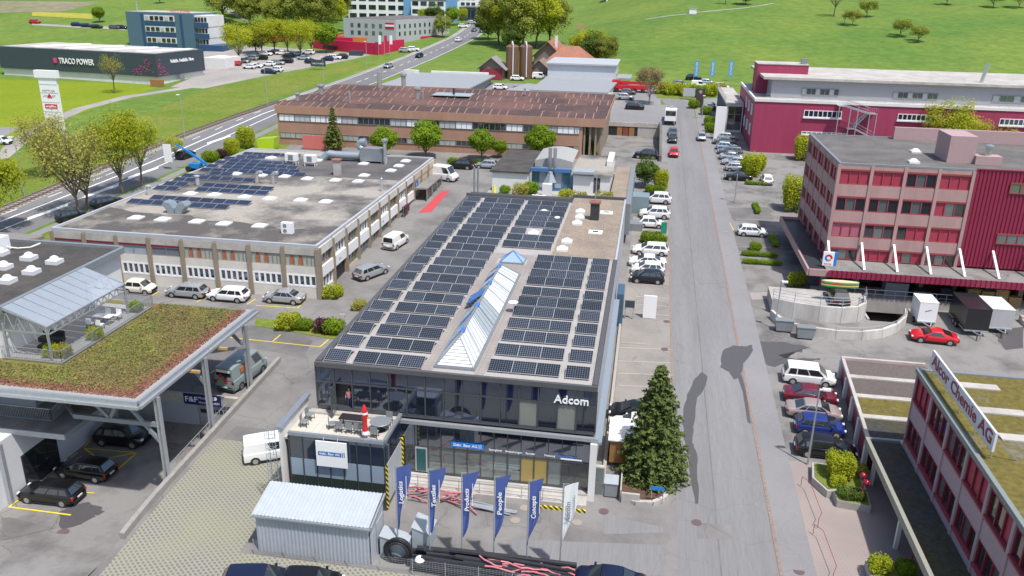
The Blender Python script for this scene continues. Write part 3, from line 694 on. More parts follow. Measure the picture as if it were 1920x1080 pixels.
def conifer_meshes(key, h, w, layers, per, leaf, mt, seed=3, droop=.35, bare=.06, nn=16, taper=1.0, fill=0):
    rng = np.random.default_rng(seed); b = MB(); b.tube((0, 0, 0), (0, 0, h*.97), h*.02+.02, 7, .02, cap=False); P = []; N = []
    for i in range(layers):
        t = i/layers; z = h*(bare+(1-bare)*t); R = w*.5*(1-t)**taper*rng.uniform(.86, 1.1)+.08; k = max(5, int(per*(1-t*.75)))
        for j in range(k):
            th = 2*math.pi*(j+rng.uniform(-.4, .4))/k; L = R*rng.uniform(.72, 1.16); up = rng.uniform(-.05, .22)
            d = np.array([math.cos(th), math.sin(th), 0]); m = max(4, int(nn*L/(w*.5)+4))
            for q in range(m):
                s = (q+.6)/m; c = d*L*s+np.array([0, 0, z+L*(up*s-droop*s*s*(1-.6*t)+(.14*s**3))])
                sp = L*.16*(1.1-s)+.05
                for _ in range(3):
                    P.append(c+rng.normal(size=3)*np.array([sp, sp, sp*.45])); N.append(np.array([d[0]*.5, d[1]*.5, .8]))
            if j % 2 == 0: b.tube((0, 0, z), tuple(d*L*.8+np.array([0, 0, z+L*(up*.8-droop*.64)])), .03, 3, .01, cap=False)
    P = np.array(P); N = np.array(N)
    TREEM[key] = (b.mesh('trunk_'+key, BARK), leaf_mesh('needles_'+key, P, N, leaf, mt, rng, aspect=1.5, jit=.3)); return TREEM[key]
def bush_mesh(key, w, d, h, n, leaf, mt, seed=5, lumps=14):
    """leafy shrub or hedge filling a box of w x d x h, uneven on top"""
    rng = np.random.default_rng(seed); P = []; N = []
    for i in range(lumps):
        c = np.array([rng.uniform(-.36, .36)*w, rng.uniform(-.36, .36)*d, rng.uniform(.32, .68)*h]); r = np.array([w*.5-abs(c[0]), d*.5-abs(c[1]), min(h-c[2], c[2])])*rng.uniform(.75, 1.1)
        r = np.maximum(r, .18*min(w, d)); g = rng.normal(size=(n//lumps, 3)); g /= np.linalg.norm(g, axis=1)[:, None]; rr = rng.uniform(.45, 1, n//lumps)**.5
        P.append(c+g*r*rr[:, None]); N.append(g+np.array([0, 0, .4]))
    P = np.vstack(P); N = np.vstack(N); P[:, 2] = np.maximum(P[:, 2], .03)
    b = MB()
    for i in range(5):
        a = rng.uniform(-.2, .2, 2)*np.array([w, d]); e = rng.uniform(-.35, .35, 2)*np.array([w, d]); b.tube((a[0], a[1], 0), (e[0], e[1], h*.7), .025, 4, .01, cap=False)
    TREEM[key] = (b.mesh('stems_'+key, BARK), leaf_mesh('foliage_'+key, P, N, leaf, mt, rng)); return TREEM[key]
def bush(key, x, y, label, group=None, s=1.0, rot=0, z=None, name='shrub', cat='shrub'):
    tm, cm = TREEM[key]; g = gz(x, y) if z is None else z; t = thing(name, label, cat, (x, y, g), group); s = s if isinstance(s, tuple) else (s, s, s)
    for nm, me in (('stems', tm), ('foliage', cm)):
        o = D.objects.new(nm, me); C.objects.link(o); o.parent = t; o.rotation_euler = (0, 0, rot); o.scale = s
    return t
tree_meshes('spring', 9.5, 7.0, 7.0, 6800, .26, LEAF_Y, seed=11, clump=34)
tree_meshes('spring_open', 9.5, 6.5, 7.2, 4300, .25, LEAF_Y, seed=12, clump=34, dens=.5)
tree_meshes('olive', 9.8, 8.0, 7.6, 3300, .25, LEAF_O, seed=13, clump=60, dens=.55, stems=2, r0=.2)
tree_meshes('ball', 5.0, 3.8, 3.7, 9000, .25, LEAF_G, seed=14, clump=40, dens=1.2)
tree_meshes('beige', 9.5, 6.3, 6.0, 6500, .22, LEAF_B, seed=15, clump=50, dens=.8, bark=PALEBARK)
tree_meshes('big', 17, 13, 14, 16000, .55, LEAF_Y, seed=16, clump=46, dens=.7)
tree_meshes('bigolive', 17, 12, 15, 12000, .5, LEAF_OG, seed=17, clump=46, dens=.5)
tree_meshes('apple', 6.5, 7.5, 4.6, 4200, .34, LEAF_OG, seed=18, clump=26, dens=.4)
tree_meshes('bare', 8.0, 6.0, 5.5, 1500, .2, LEAF_O, seed=19, clump=50, dens=.3)
tree_meshes('dark', 9, 7, 8, 9000, .4, LEAF_D, seed=20, clump=30)
conifer_meshes('spruce', 9.0, 4.9, 44, 24, .21, NEEDLE, seed=21, droop=.42, bare=.02, nn=24, taper=.68)
conifer_meshes('larch', 6.4, 3.0, 20, 12, .24, leafmat('larch_needle', (.10, .14, .02), (.13, .15, .04), .2), seed=22, droop=.1, bare=.12, nn=8)
conifer_meshes('pine', 5.0, 3.4, 18, 14, .26, NEEDLE_D, seed=23, droop=.0, bare=.03, nn=9, taper=.6)
conifer_meshes('weeping', 4.6, 4.0, 16, 16, .3, leafmat('golden_needle', (.16, .17, .03), (.10, .11, .02), .2), seed=24, droop=.75, bare=.05, nn=9, taper=.5)
bush_mesh('shrub', 1.8, 1.6, 1.4, 2600, .15, LEAF_G, 31); bush_mesh('yshrub', 2.0, 1.8, 1.6, 2600, .16, LEAF_Y, 32); bush_mesh('rshrub', 1.6, 1.5, 1.4, 1800, .15, LEAF_R, 33)
bush_mesh('hedge', 6.0, 1.3, 1.3, 5200, .17, LEAF_G, 34, 30); bush_mesh('tall', 3.2, 3.0, 4.2, 6000, .24, LEAF_Y, 35, 24); bush_mesh('dhedge', 4.0, 1.6, 1.5, 4000, .17, LEAF_D, 36, 20)
bush_mesh('olshrub', 2.0, 1.8, 1.4, 2200, .16, LEAF_O, 37)
# ---------------------------------------------------------------- central glass building with the solar roof
def pv_material():
    M = D.materials.new('solar_cells'); M.use_nodes = True; nt = M.node_tree; L = nt.links; bs = nt.nodes['Principled BSDF']
    tc = nd(nt, 'ShaderNodeTexCoord'); sx = nd(nt, 'ShaderNodeSeparateXYZ'); L.new(tc.outputs['Generated'], sx.inputs[0])
    out = None
    for ax, n in ((0, 10), (1, 6)):
        m1 = nd(nt, 'ShaderNodeMath', operation='MULTIPLY'); L.new(sx.outputs[ax], m1.inputs[0]); m1.inputs[1].default_value = n
        fr = nd(nt, 'ShaderNodeMath', operation='FRACT'); L.new(m1.outputs[0], fr.inputs[0])
        sb = nd(nt, 'ShaderNodeMath', operation='SUBTRACT'); L.new(fr.outputs[0], sb.inputs[0]); sb.inputs[1].default_value = .5
        ab = nd(nt, 'ShaderNodeMath', operation='ABSOLUTE'); L.new(sb.outputs[0], ab.inputs[0])
        gt = nd(nt, 'ShaderNodeMath', operation='GREATER_THAN'); L.new(ab.outputs[0], gt.inputs[0]); gt.inputs[1].default_value = .425 if n == 10 else .44
        out = gt if out is None else out
        if ax == 1:
            mxm = nd(nt, 'ShaderNodeMath', operation='MAXIMUM'); L.new(out.outputs[0], mxm.inputs[0]); L.new(gt.outputs[0], mxm.inputs[1]); out = mxm
    oi = nd(nt, 'ShaderNodeObjectInfo'); rr = nd(nt, 'ShaderNodeMapRange'); rr.inputs[3].default_value = .75; rr.inputs[4].default_value = 1.3; L.new(oi.outputs['Random'], rr.inputs[0])
    mx = nd(nt, 'ShaderNodeMix', data_type='RGBA'); L.new(out.outputs[0], mx.inputs[0]); mx.inputs[6].default_value = (.010, .014, .024, 1); mx.inputs[7].default_value = (.15, .165, .185, 1)
    sc = nd(nt, 'ShaderNodeVectorMath', operation='SCALE'); L.new(mx.outputs[2], sc.inputs[0]); L.new(rr.outputs[0], sc.inputs['Scale']); L.new(sc.outputs[0], bs.inputs['Base Color'])
    bs.inputs['Roughness'].default_value = .22; bs.inputs['Specular IOR Level'].default_value = .55
    return M
SOLAR = pv_material()
PVB = mat('solar_dark_blue', (.022, .028, .055), .18, .1, 2, spec=.6, objvar=.2)
ALU = mat('aluminium_frame', (.52, .53, .54), .45, .05, 3, metal=.4)
RIBSHEET = mat('ribbed_deflector', (.33, .325, .33), .5, .12, 3, metal=.3)
b = MB(); b.box(-.82, .82, -.5, .5, -.018, .018); PANEL = b.mesh('solar_panel', SOLAR); PANELB = b.mesh('solar_panel_plain', PVB)
b = MB()
for i in range(10): b.sideprism([(-.82+.164*i, 0), (-.82+.164*i+.06, .03), (-.82+.164*i+.1, .03), (-.82+.164*(i+1), 0), (-.82+.164*i+.1, -.004)], -.36, .36)
DEFL = b.mesh('deflector', RIBSHEET)
b = MB(); b.box(-.84, .84, -.51, -.495, -.03, .03); b.box(-.84, .84, .495, .51, -.03, .03); b.box(-.84, -.822, -.495, .495, -.03, .03); b.box(.822, .84, -.495, .495, -.03, .03); PFRAME = b.mesh('panel_frame', ALU)
XL, XR, YF, YB, ZR = -22.25, -2.1, 51.0, 101.3, 8.78
GREYROOF = mat('pale_roof_gravel', (.40, .375, .36), .95, .38, 12, col2=(.34, .32, .305), scale2=.4, bump=.4)
BROWNROOF = mat('brown_roof_gravel', (.31, .245, .185), .95, .55, 7, col2=(.22, .185, .15), scale2=.35, bump=.5)
bb = thing('glass_office_building', 'long black glazed building with solar panels and a ridge skylight on its flat roof', 'building', ((XL+XR)/2, 76, 0))
pc('core', DARKM, XL+.35, XR-.1, YF+.4, YB, -.6, ZR-.35, bb)
pc('core', DARKM, -8.6, XR-.1, YB+.004, 104.2, .4, ZR-.35, bb)
roof = MB().box(XL, XR, YF-.15, 104.3, ZR-.34, ZR-.06).build('roof', DARKM, bb)
pc('gravel_bed', GREYROOF, XL+.45, XR-.4, YF+.1, YB, ZR-.055, ZR-.03, roof)
pc('brown_gravel_bed', BROWNROOF, -8.7, XR-.25, 79.1, 104, ZR-.028, ZR-.005, roof)
PARA = mat('dark_parapet', (.085, .085, .09), .6, .12, 3)
for x0, x1, y0, y1, h in ((XL, XL+.42, YF+.104, YB, .12), (XR-.36, XR, YF+.104, 79, .12), (XL, XR, YF-.17, YF+.10, .05), (XL, -9, YB, YB+.35, .45), (XR-.22, XR, 79.004, 104.2, .10), (-8.9, XR, 104.2, 104.5, .3)):
    pc('parapet', PARA if h != .10 else GREYW, x0, x1, y0, y1, ZR-.3, ZR+h, roof)
for x0, x1 in ((-14.45, -13.75), (-10.75, -10.05)): pc('paved_walk', TILES, x0, x1, YF+.2, 79, ZR-.028, ZR+.012, roof)
pc('paved_walk', TILES, -13.75, -10.75, 72.8, 75.6, ZR-.028, ZR+.012, roof); pc('paved_walk', TILES, -13.75, -10.75, 77.6, 79, ZR-.028, ZR+.012, roof)
pc('gravel_strip', GREYROOF, -14.0, -8.75, 79.0, 80.0, ZR-.02, ZR+.012, roof)
ROWS = [51.9, 54.6, 57.1, 59.5, 62.0, 64.6, 67.2, 69.6, 72.0, 74.4, 77.0, 79.4, 81.8, 84.3, 86.6, 89.4, 91.7, 94.2, 96.7, 99.3]
TLT = rad(14)
def pv(x, y, par=roof, me=None, z=ZR, tilt=TLT, defl=True):
    o = inst('solar_panel', me or PANEL, (x, y, z+.25), par, rot=(tilt, 0, 0), scale=(1, 1.32, 1)); inst('frame', PFRAME, (x, y, z+.25), o, rot=(tilt, 0, 0), scale=(1, 1.32, 1))
    if defl: inst('wind_deflector', DEFL, (x, y+1.0, z+.22), par, rot=(-rad(24), 0, 0), scale=(1, 1.05, 1))
for y in ROWS:
    pv(-20.85, y)
    for k in range(3): pv(-18.68+1.68*k, y)
for y in [52.5, 55.3, 58.0, 60.5, 63.1, 65.5, 68.0, 70.8, 73.0, 75.3, 77.4]:
    pv(-3.6, y)
    for k in range(3): pv(-9.05+1.68*k, y)
for i, y in enumerate([99.1, 96.8, 94.3, 91.9, 89.6, 86.6, 84.1, 81.6]):
    for k in range(3):
        if (i == 5 and k == 1): continue
        pv(-13.2+1.72*k, y)
# ridge skylight
FROST = mat('frosted_skylight', (.62, .66, .70), .18, .06, 2, spec=.6); SKYB = mat('blue_skylight_frame', (.04, .17, .52), .4, .05, 2)
RIDGE = mat('pale_skylight', (.72, .75, .77), .2, .04, 2, spec=.6)
sk = MB().box(-13.75, -10.75, 51.75, 72.75, ZR-.02, ZR+.13).build('ridge_skylight', GREYM, roof)
xa, xb_, xm, za, zb = -13.6, -10.9, -12.25, ZR+.14, ZR+1.75
ys = [53.6+(70.3-53.6)*i/26 for i in range(27)]
for i in range(26):
    y0, y1 = ys[i]+.03, ys[i+1]-.03
    ca, cb = 51.9+(72.6-51.9)*i/26, 51.9+(72.6-51.9)*(i+1)/26
    mt = RIDGE if i in (13, 14, 15, 16, 17, 20, 21, 22) else (GLASSL if 7 <= i <= 12 else FROST)
    MB().poly([(xb_, ca+.03, za), (xb_, cb-.03, za), (xm, y1, zb), (xm, y0, zb)]).build('pane', mt, sk)
    bl = SKYB if i in (3, 4, 8, 9, 14, 15, 16, 22, 23) else FROST
    lift = .35 if i in (14, 15, 16) else 0.0
    MB().poly([(xm, y0, zb), (xm, y1, zb), (xa-lift, cb-.03, za+lift*.8), (xa-lift, ca+.03, za+lift*.8)]).build('pane', bl, sk)
for q in (51.9, 72.6):
    yy = 53.6 if q < 60 else 70.3
    for k in range(9):
        t0, t1 = k/9+.01, (k+1)/9-.008; L3 = lambda t, x: (x+(xm-x)*t, q+(yy-q)*t, za+(zb-za)*t)
        pts = [L3(t0, xa), L3(t0, xb_), L3(t1, xb_), L3(t1, xa)]
        MB().poly(pts if q < 60 else pts[::-1]).build('pane', RIDGE, sk)
b = MB(); b.bar((xm, 53.6, zb+.02), (xm, 70.3, zb+.02), .14, .08)
for x in (xa, xb_):
    b.bar((x, 51.9, za), (xm, 53.6, zb), .08, .08); b.bar((x, 72.6, za), (xm, 70.3, zb), .08, .08); b.bar((x, 51.9, za), (x, 72.6, za), .08, .08)
b.bar((xa, 51.9, za), (xb_, 51.9, za), .1, .1)
for c in range(8):
    i = c*3.25; ca = 51.9+20.7*i/26; cy = 53.6+16.7*i/26
    b.bar((xb_, ca, za+.02), (xm, cy, zb+.03), .06, .05); b.bar((xa, ca, za+.02), (xm, cy, zb+.03), .06, .05)
b.build('skylight_frame', GREYM, sk)
for y in (54.4, 59.6, 64.8, 69.4): pc('ridge_cap', SKYB, xm-.2, xm+.12, y, y+.7, zb-.08, zb+.07, sk)
ps = MB().box(-13.35, -10.95, 75.8, 77.5, ZR-.02, ZR+.13).build('pyramid_skylight', GREYM, roof)
pk = (-12.15, 76.65, ZR+1.1); q4 = [(-13.25, 75.9, ZR+.135), (-11.05, 75.9, ZR+.135), (-11.05, 77.4, ZR+.135), (-13.25, 77.4, ZR+.135)]
for i in range(4): MB().poly([q4[i], q4[(i+1) % 4], pk]).build('pane', mat('pyramid_glass', (.30, .42, .58), .12, .05, 2, spec=.7), ps)
b = MB()
for q in q4: b.bar(q, pk, .07, .06)
b.build('pyramid_frame', SKYB, ps)
# roof lights, chimney, dish on this roof
DOME = mat('dome_white', (.74, .75, .75), .3, .04, 3, spec=.5)
def dome_mesh(w, d, name):
    b = MB(); b.box(-w/2, w/2, -d/2, d/2, 0, .22); k = 6
    for i in range(k):
        for j in range(k):
            f = lambda u, v: ((u-.5)*w*.88, (v-.5)*d*.88, .22+.30*(math.sin(math.pi*u)*math.sin(math.pi*v))**.6)
            b.poly([f(i/k, j/k), f((i+1)/k, j/k), f((i+1)/k, (j+1)/k), f(i/k, (j+1)/k)])
    return b.mesh(name, DOME, 50)
DM = dome_mesh(1.5, 1.5, 'roof_light'); DMS = dome_mesh(1.1, 1.1, 'roof_light_small')
for x, y in ((-11.5, 95.4), (-9.6, 92.6), (-11.5, 86.4), (-7.3, 96.8), (-7.1, 94.3), (-7.2, 91.6), (-7.6, 84.2), (-7.8, 81.4)): inst('roof_light', DMS, (x, y, ZR-.01), roof)
for x, y in ((-4.2, 97.2), (-4.9, 88.5)):
    h = pc('roof_hatch', BRIGHT, x-.75, x+.75, y-.6, y+.6, ZR, ZR+.14, roof); pc('hatch_pane', GLASS, x-.3, x+.3, y-.22, y+.22, ZR+.142, ZR+.16, h)
pc('chimney', DARKM, -5.9, -4.9, 93.6, 94.6, ZR, ZR+2.0, roof); pc('chimney_cap', mat('copper_cap', (.25, .11, .07), .6, .15, 3), -6.05, -4.75, 93.45, 94.75, ZR+2.0, ZR+2.15, roof)
b = MB(); b.tube((-5.4, 94.2, ZR+2.1), (-5.4, 94.2, ZR+5.2), .05, 6); b.build('mast', STEEL, roof)
b = MB(); b.tube((-9.95, 63.5, ZR), (-9.95, 63.5, ZR+.7), .04, 6); b.lathe((-9.95, 63.35, ZR+.75), [(.02, -.1), (.3, .02), (.42, .14), (.40, .15), (.02, .05)], 14)
b.build('satellite_dish', BRIGHT, roof)
# upper glazed storey
MUL = mat('dark_mullion', (.10, .105, .12), .4, .05, 3, metal=.5)
GDK = rglass('facade_glass', (.012, .016, .028), (.75, .82, .92), .36, .02)
GDU = rglass('upper_facade_glass', (.010, .013, .024), (.6, .72, .95), .13, .02); n = 15; w = (XR-XL)/n
up = MB().box(XL, XR, YF-.02, YF+.4, 5.06, 5.3).build('upper_curtain_wall', MUL, bb)
for i in range(n+1): pc('mullion', MUL, XL+w*i-.045, XL+w*i+.045, YF-.06, YF+.02, 5.3, ZR-.34, up)
pc('transom', MUL, XL, XR, YF-.045, YF+.02, 7.22, 7.32, up)
for i in range(n):
    x0, x1 = XL+w*i+.05, XL+w*(i+1)-.05
    pc('pane', GDU, x0, x1, YF+.02, YF+.05, 7.33, ZR-.35, up)
    if i != 1: pc('pane', mat('blind_glass', (.20, .21, .19), .1, .1, 1, spec=.7) if i in (11, 13) else GDU, x0, x1, YF+.02, YF+.05, 5.31, 7.21, up)
# open terrace door
dr = MB().box(XL+w+.05, XL+w+.13, YF-1.0, YF-.06, 5.0, 7.2).build('terrace_door', MUL, bb); pc('pane', GLASSG, XL+w+.135, XL+w+.145, YF-.92, YF-.14, 5.1, 7.1, dr)
# left side wall glazing
ls = MB().box(XL, XL+.34, YF+.4, YB, 1.0, 1.4).build('side_curtain_wall', MUL, bb)
for i in range(25):
    y0 = YF+.45+i*2.0
    for z0, z1 in ((1.42, 4.7), (4.85, ZR-.36)): pc('pane', GDK, XL+.02, XL+.06, y0+.05, y0+1.95, z0, z1, ls)
rs = MB().box(XR-.1, XR, YF+.4, 104, -.2, ZR-.345).build('right_wall', GREYW, bb)
# steel ledge round the storey joint
b = MB(); b.box(-16.0, XR+.25, YF-.34, YF-.05, 4.68, 4.95); b.build('front_ledge', STEEL, bb)
b = MB(); b.box(XR+.005, XR+.5, YF-.02, 79.5, 4.35, 4.55); b.build('side_ledge', mat('ledge_blue_grey', (.22, .26, .31), .5, .06, 3), bb)
b = MB(); b.box(XR-.25, XR+.22, YF-.5, YF-.02, 0.0, 4.6); b.build('corner_pier', WHITE, bb)
# ground floor glazing
gf = MB().box(-16, XR-.26, YF-.02, YF+.38, .55, .72).build('lower_curtain_wall', MUL, bb)
n2 = 14; w2 = (XR-.28+16)/n2
DOORT = mat('teal_door', (.015, .09, .10), .2, .05, 3, spec=.6)
OCHRE = mat('ochre_blind_glass', (.34, .25, .08), .15, .06, 1, spec=.6)
for i in range(n2+1): pc('mullion', MUL, -16+w2*i-.03, -16+w2*i+.03, YF-.06, YF+.02, .72, 4.6, gf)
pc('transom', MUL, -16, XR-.28, YF-.045, YF+.02, 2.72, 2.78, gf)
for i in range(n2):
    x0, x1 = -16+w2*i+.035, -16+w2*(i+1)-.035
    lo = OCHRE if i in (9, 10) else (GLASSG if 2 <= i <= 8 or i == 11 else GLASS)
    if i != 1: pc('pane', lo, x0, x1, YF+.02, YF+.05, .73, 2.71, gf)
    pc('pane', GDK, x0, x1, YF+.02, YF+.05, 2.79, 4.6, gf)
d = pc('entrance_door', ALU, -16+w2+.04, -16+2*w2-.04, YF-.09, YF-.0, .72, 2.71, bb); pc('door_leaf', DOORT, -16+w2+.14, -16+2*w2-.14, YF-.12, YF-.095, .78, 2.6, d)
BLUES = mat('sign_blue', (.015, .20, .62), .4, .02, 2); WLET = mat('white_letter', (.85, .85, .86), .5, .0)
sg = pc('window_banner', BLUES, -12.3, -9.9, YF-.10, YF-.07, 3.05, 3.45, bb); text('Gebr. Baur AG', .30, WLET, (-12.15, YF-.105, 3.15), (1, 0, 0), (0, 0, 1), sg, width=1.75, ext=.004, bold=True)
for k in range(2): pc('banner_bar', WLET, -10.28+.14*k, -10.24+.14*k, YF-.108, YF-.102, 3.08, 3.42, sg)
for x, s, wd in ((-9.55, 'Spenglerei', .95), (-8.35, 'Bedachungen', 1.2), (-6.9, 'Sanitär', .7), (-5.55, 'Heizung', .75)): text(s, .22, WLET, (x, YF-.07, 3.05), (1, 0, 0), (0, 0, 1), bb, width=wd, ext=.004, bold=True)
pc('white_strip', WLET, -4.4, -2.9, YF-.075, YF-.068, 2.92, 3.04, bb); text('Rasilav', .26, BLUES, (-4.6, YF-.07, 3.08), (1, 0, 0), (0, 0, 1), bb, width=1.4, ext=.004)
text('Adcom', .85, WLET, (-5.05, YF-.12, 7.38), (1, 0, 0), (0, 0, 1), bb, width=2.4, ext=.03, bold=True)
pl = MB().box(-16, XR-.25, YF-.5, YF-.03, -.3, .55).build('stone_plinth', PALECONC, bb)
# ramp along the front with its rail
b = MB(); b.box(-16, XR-.25, YF-1.7, YF-.52, -.3, .42); b.build('front_ramp', PALECONC, bb)
b = MB()
for i in range(9): b.tube((-15.9+1.5*i, YF-1.62, .4), (-15.9+1.5*i, YF-1.62, 1.4), .03, 5)
b.tube((-15.9, YF-1.62, 1.4), (-3.9, YF-1.62, 1.4), .035, 5); b.tube((-15.9, YF-1.62, .9), (-3.9, YF-1.62, .9), .02, 5); b.build('ramp_railing', STEEL, bb)
HAZ = D.materials.new('hazard_stripes'); HAZ.use_nodes = True
_n = HAZ.node_tree; _w = nd(_n, 'ShaderNodeTexWave'); _w.inputs['Scale'].default_value = 1.6; _w.inputs['Distortion'].default_value = 0; _w.bands_direction = 'DIAGONAL'
_g = nd(_n, 'ShaderNodeNewGeometry'); _r = nd(_n, 'ShaderNodeValToRGB'); _r.color_ramp.interpolation = 'CONSTANT'; _r.color_ramp.elements[0].color = (.02, .02, .02, 1); _r.color_ramp.elements[1].color = (.72, .55, .02, 1); _r.color_ramp.elements[1].position = .5
_n.links.new(_g.outputs['Position'], _w.inputs['Vector']); _n.links.new(_w.outputs['Fac'], _r.inputs[0]); _n.links.new(_r.outputs[0], _n.nodes['Principled BSDF'].inputs['Base Color'])
pc('hazard_kerb', HAZ, -6.0, XR-.25, YF-1.86, YF-1.705, -.2, .12, bb)
# terrace block
TX0, TX1, TY = -22.8, -16.0, 47.0
tb = MB().box(TX0+.1, TX1-.1, TY+.1, YF+.39, -.9, 4.78).build('terrace_block', DARKM, bb)
pc('terrace_floor', SLABS, TX0+.1, TX1-.1, TY+.1, YF-.07, 4.79, 4.88, bb)
pc('terrace_step', PALECONC, TX0+.1, TX1-.1, YF-.55, YF-.07, 4.882, 5.05, bb)
COPING = mat('steel_coping', (.34, .36, .40), .4, .1, 3, metal=.5)
pc('coping', COPING, TX0, TX1, TY-.12, TY+.12, 5.1, 5.34, bb); pc('coping', COPING, TX1-.12, TX1+.12, TY+.124, YF-.06, 5.1, 5.34, bb)
pc('parapet', GREYM, TX0+.1, TX1-.13, TY-.0, TY+.1, 4.79, 5.1, bb); pc('parapet', GREYM, TX1-.1, TX1, TY+.1, YF-.1, 4.79, 5.1, bb)
fr = MB().box(TX0, TX1, TY-.02, TY+.09, -.9, .2).build('block_front', MUL, bb); nn = 7; wv = (TX1-TX0)/nn
SKYG = mat('sky_blue_glass', (.26, .33, .40), .06, .05, 1, spec=.7); GREENG = mat('dark_green_glass', (.03, .042, .036), .06, .05, 1, spec=.7)
for i in range(nn+1): pc('mullion', MUL, TX0+wv*i-.03, TX0+wv*i+.03, TY-.06, TY+.02, .2, 5.1, fr)
for i in range(nn):
    for z0, z1, m_ in ((.22, 1.9, GREENG), (1.95, 3.3, SKYG), (3.35, 5.08, GLASSB)): pc('pane', m_, TX0+wv*i+.035, TX0+wv*(i+1)-.035, TY+.0, TY+.03, z0, z1, fr)
rt = MB().box(TX1-.09, TX1+.02, TY+.1, YF-.1, -.6, .2).build('block_side', MUL, bb)
for i in range(3):
    y0 = TY+.15+i*1.27
    pc('pane', GLASSB, TX1-.03, TX1+.03, y0+.03, y0+1.24, 3.35, 5.08, rt)
    pc('roller_door_panel', mat('pale_roller_door', (.42, .45, .47), .5, .06, 3), TX1-.03, TX1+.035, y0+.03, y0+1.24, .22, 3.28, rt)
for y in (TY+.02, YF-.25): pc('hazard_post', HAZ, TX1+.005, TX1+.16, y, y+.16, 0, 3.4, bb)
# side wall with coping and ladder cage
sw = MB().box(-23.28, -23.12, 46.5, 51.4, -.6, 5.78).build('terrace_side_wall', WHITE, bb); pc('coping', COPING, -23.42, -22.98, 46.4, 51.5, 5.785, 5.92, bb)
pc('terrace_floor', SLABS, -23.11, TX0+.09, TY, 51.0, 4.7, 4.86, bb)
lad = MB()
for x in (-23.9, -23.45): lad.tube((x, 46.3, -.5), (x, 46.3, 6.1), .03, 5)
for k in range(20): lad.tube((-23.9, 46.3, -.2+k*.31), (-23.45, 46.3, -.2+k*.31), .018, 4)
for z in (2.2, 3.0, 3.8, 4.6, 5.4, 6.1):
    p = [(-23.68+.38*math.cos(t), 46.28-.62*math.sin(t), z) for t in [math.pi*i/8 for i in range(9)]]; lad.path(p, .02, 4)
for t in (.8, 1.57, 2.3): lad.tube((-23.68+.38*math.cos(t), 46.28-.62*math.sin(t), 2.2), (-23.68+.38*math.cos(t), 46.28-.62*math.sin(t), 6.1), .015, 4)
lad.build('cage_ladder', STEEL, bb)
# sign board on the block
sb = MB().box(-20.75, -18.55, TY-.30, TY-.22, 3.05, 5.0).build('sign_board', BRIGHT, None, 'square white sign board with blue firm name on the terrace front', 'sign')
x0 = -20.75; b = MB()
for x in (-20.2, -19.2): b.tube((x, TY-.26, 5.0), (x, TY-.05, 5.34), .035, 5); b.tube((x, TY-.22, 4.0), (x, TY-.05, 4.0), .03, 5)
b.build('bracket', STEEL, sb)
blu = mat('logo_blue', (.03, .13, .42), .5, .02, 2); bn = pc('name_band', blu, -20.6, -18.95, TY-.315, TY-.302, 3.92, 4.22, sb)
text('Gebr. Baur AG', .26, WLET, (-20.52, TY-.318, 3.99), (1, 0, 0), (0, 0, 1), sb, width=1.45, ext=.003, bold=True)
for k in range(2): pc('logo_bar', blu, -18.9+.13*k, -18.84+.13*k, TY-.315, TY-.302, 3.9, 4.28, sb)
# terrace furniture
um = thing('parasol', 'closed red and white parasol standing on the terrace', 'parasol', (-17.55, 47.75, 4.88))
b = MB(); b.tube((-17.55, 47.75, 4.9), (-17.55, 47.75, 7.55), .03, 6); b.build('pole', BRIGHT, um)
b = MB(); b.lathe((-17.55, 47.75, 5.35), [(.13, 0), (.22, .25), (.16, .7), (.18, 1.1), (.23, 1.5), (.20, 1.75), (.11, 2.05), (.03, 2.2)], 9); cano = b.build('canopy', REDP, um, smooth=20)
b = MB(); b.lathe((-17.55, 47.75, 5.2), [(.16, 0), (.245, .12), (.2, .38), (.02, .4)], 9); b.lathe((-17.55, 47.75, 6.85), [(.236, 0), (.226, .12), (.02, .14)], 9); b.build('white_band', BRIGHT, um)
b = MB(); b.box(-17.95, -17.15, 47.35, 48.15, 4.882, 4.96); b.build('foot', CONC, um)
tb_ = thing('long_table', 'long dark table in front of the terrace door', 'table', (-18.9, 49.2, 4.88))
b = MB(); b.box(-19.9, -18.0, 48.85, 49.7, 5.56, 5.61); b.build('table_top', BLACK, tb_)
for x in (-19.8, -18.1):
    for y in (48.95, 49.6): pc('leg', DARKM, x-.03, x+.03, y-.03, y+.03, 4.885, 5.56, tb_)
rt_ = thing('round_table', 'round grey table beside the red parasol', 'table', (-16.9, 49.1, 4.88))
b = MB(); b.lathe((-16.9, 49.1, 5.56), [(.72, 0), (.75, .03), (.72, .06)], 20); b.build('table_top', GREYM, rt_, smooth=40)
b = MB(); b.tube((-16.9, 49.1, 4.9), (-16.9, 49.1, 5.56), .06, 8); b.lathe((-16.9, 49.1, 4.885), [(.35, 0), (.1, .08)], 10); b.build('pedestal', DARKM, rt_)
cs, cb = MB(), MB(); cs.box(-.24, .24, -.24, .24, .42, .46); cb.box(-.24, .24, .21, .25, .46, .92); CLEG = MB().box(-.02, .02, -.02, .02, 0, .42).mesh('chair_leg', DARKM); CS, CB = cs.mesh('chair_seat', GREYM), cb.mesh('chair_back', GREYM)
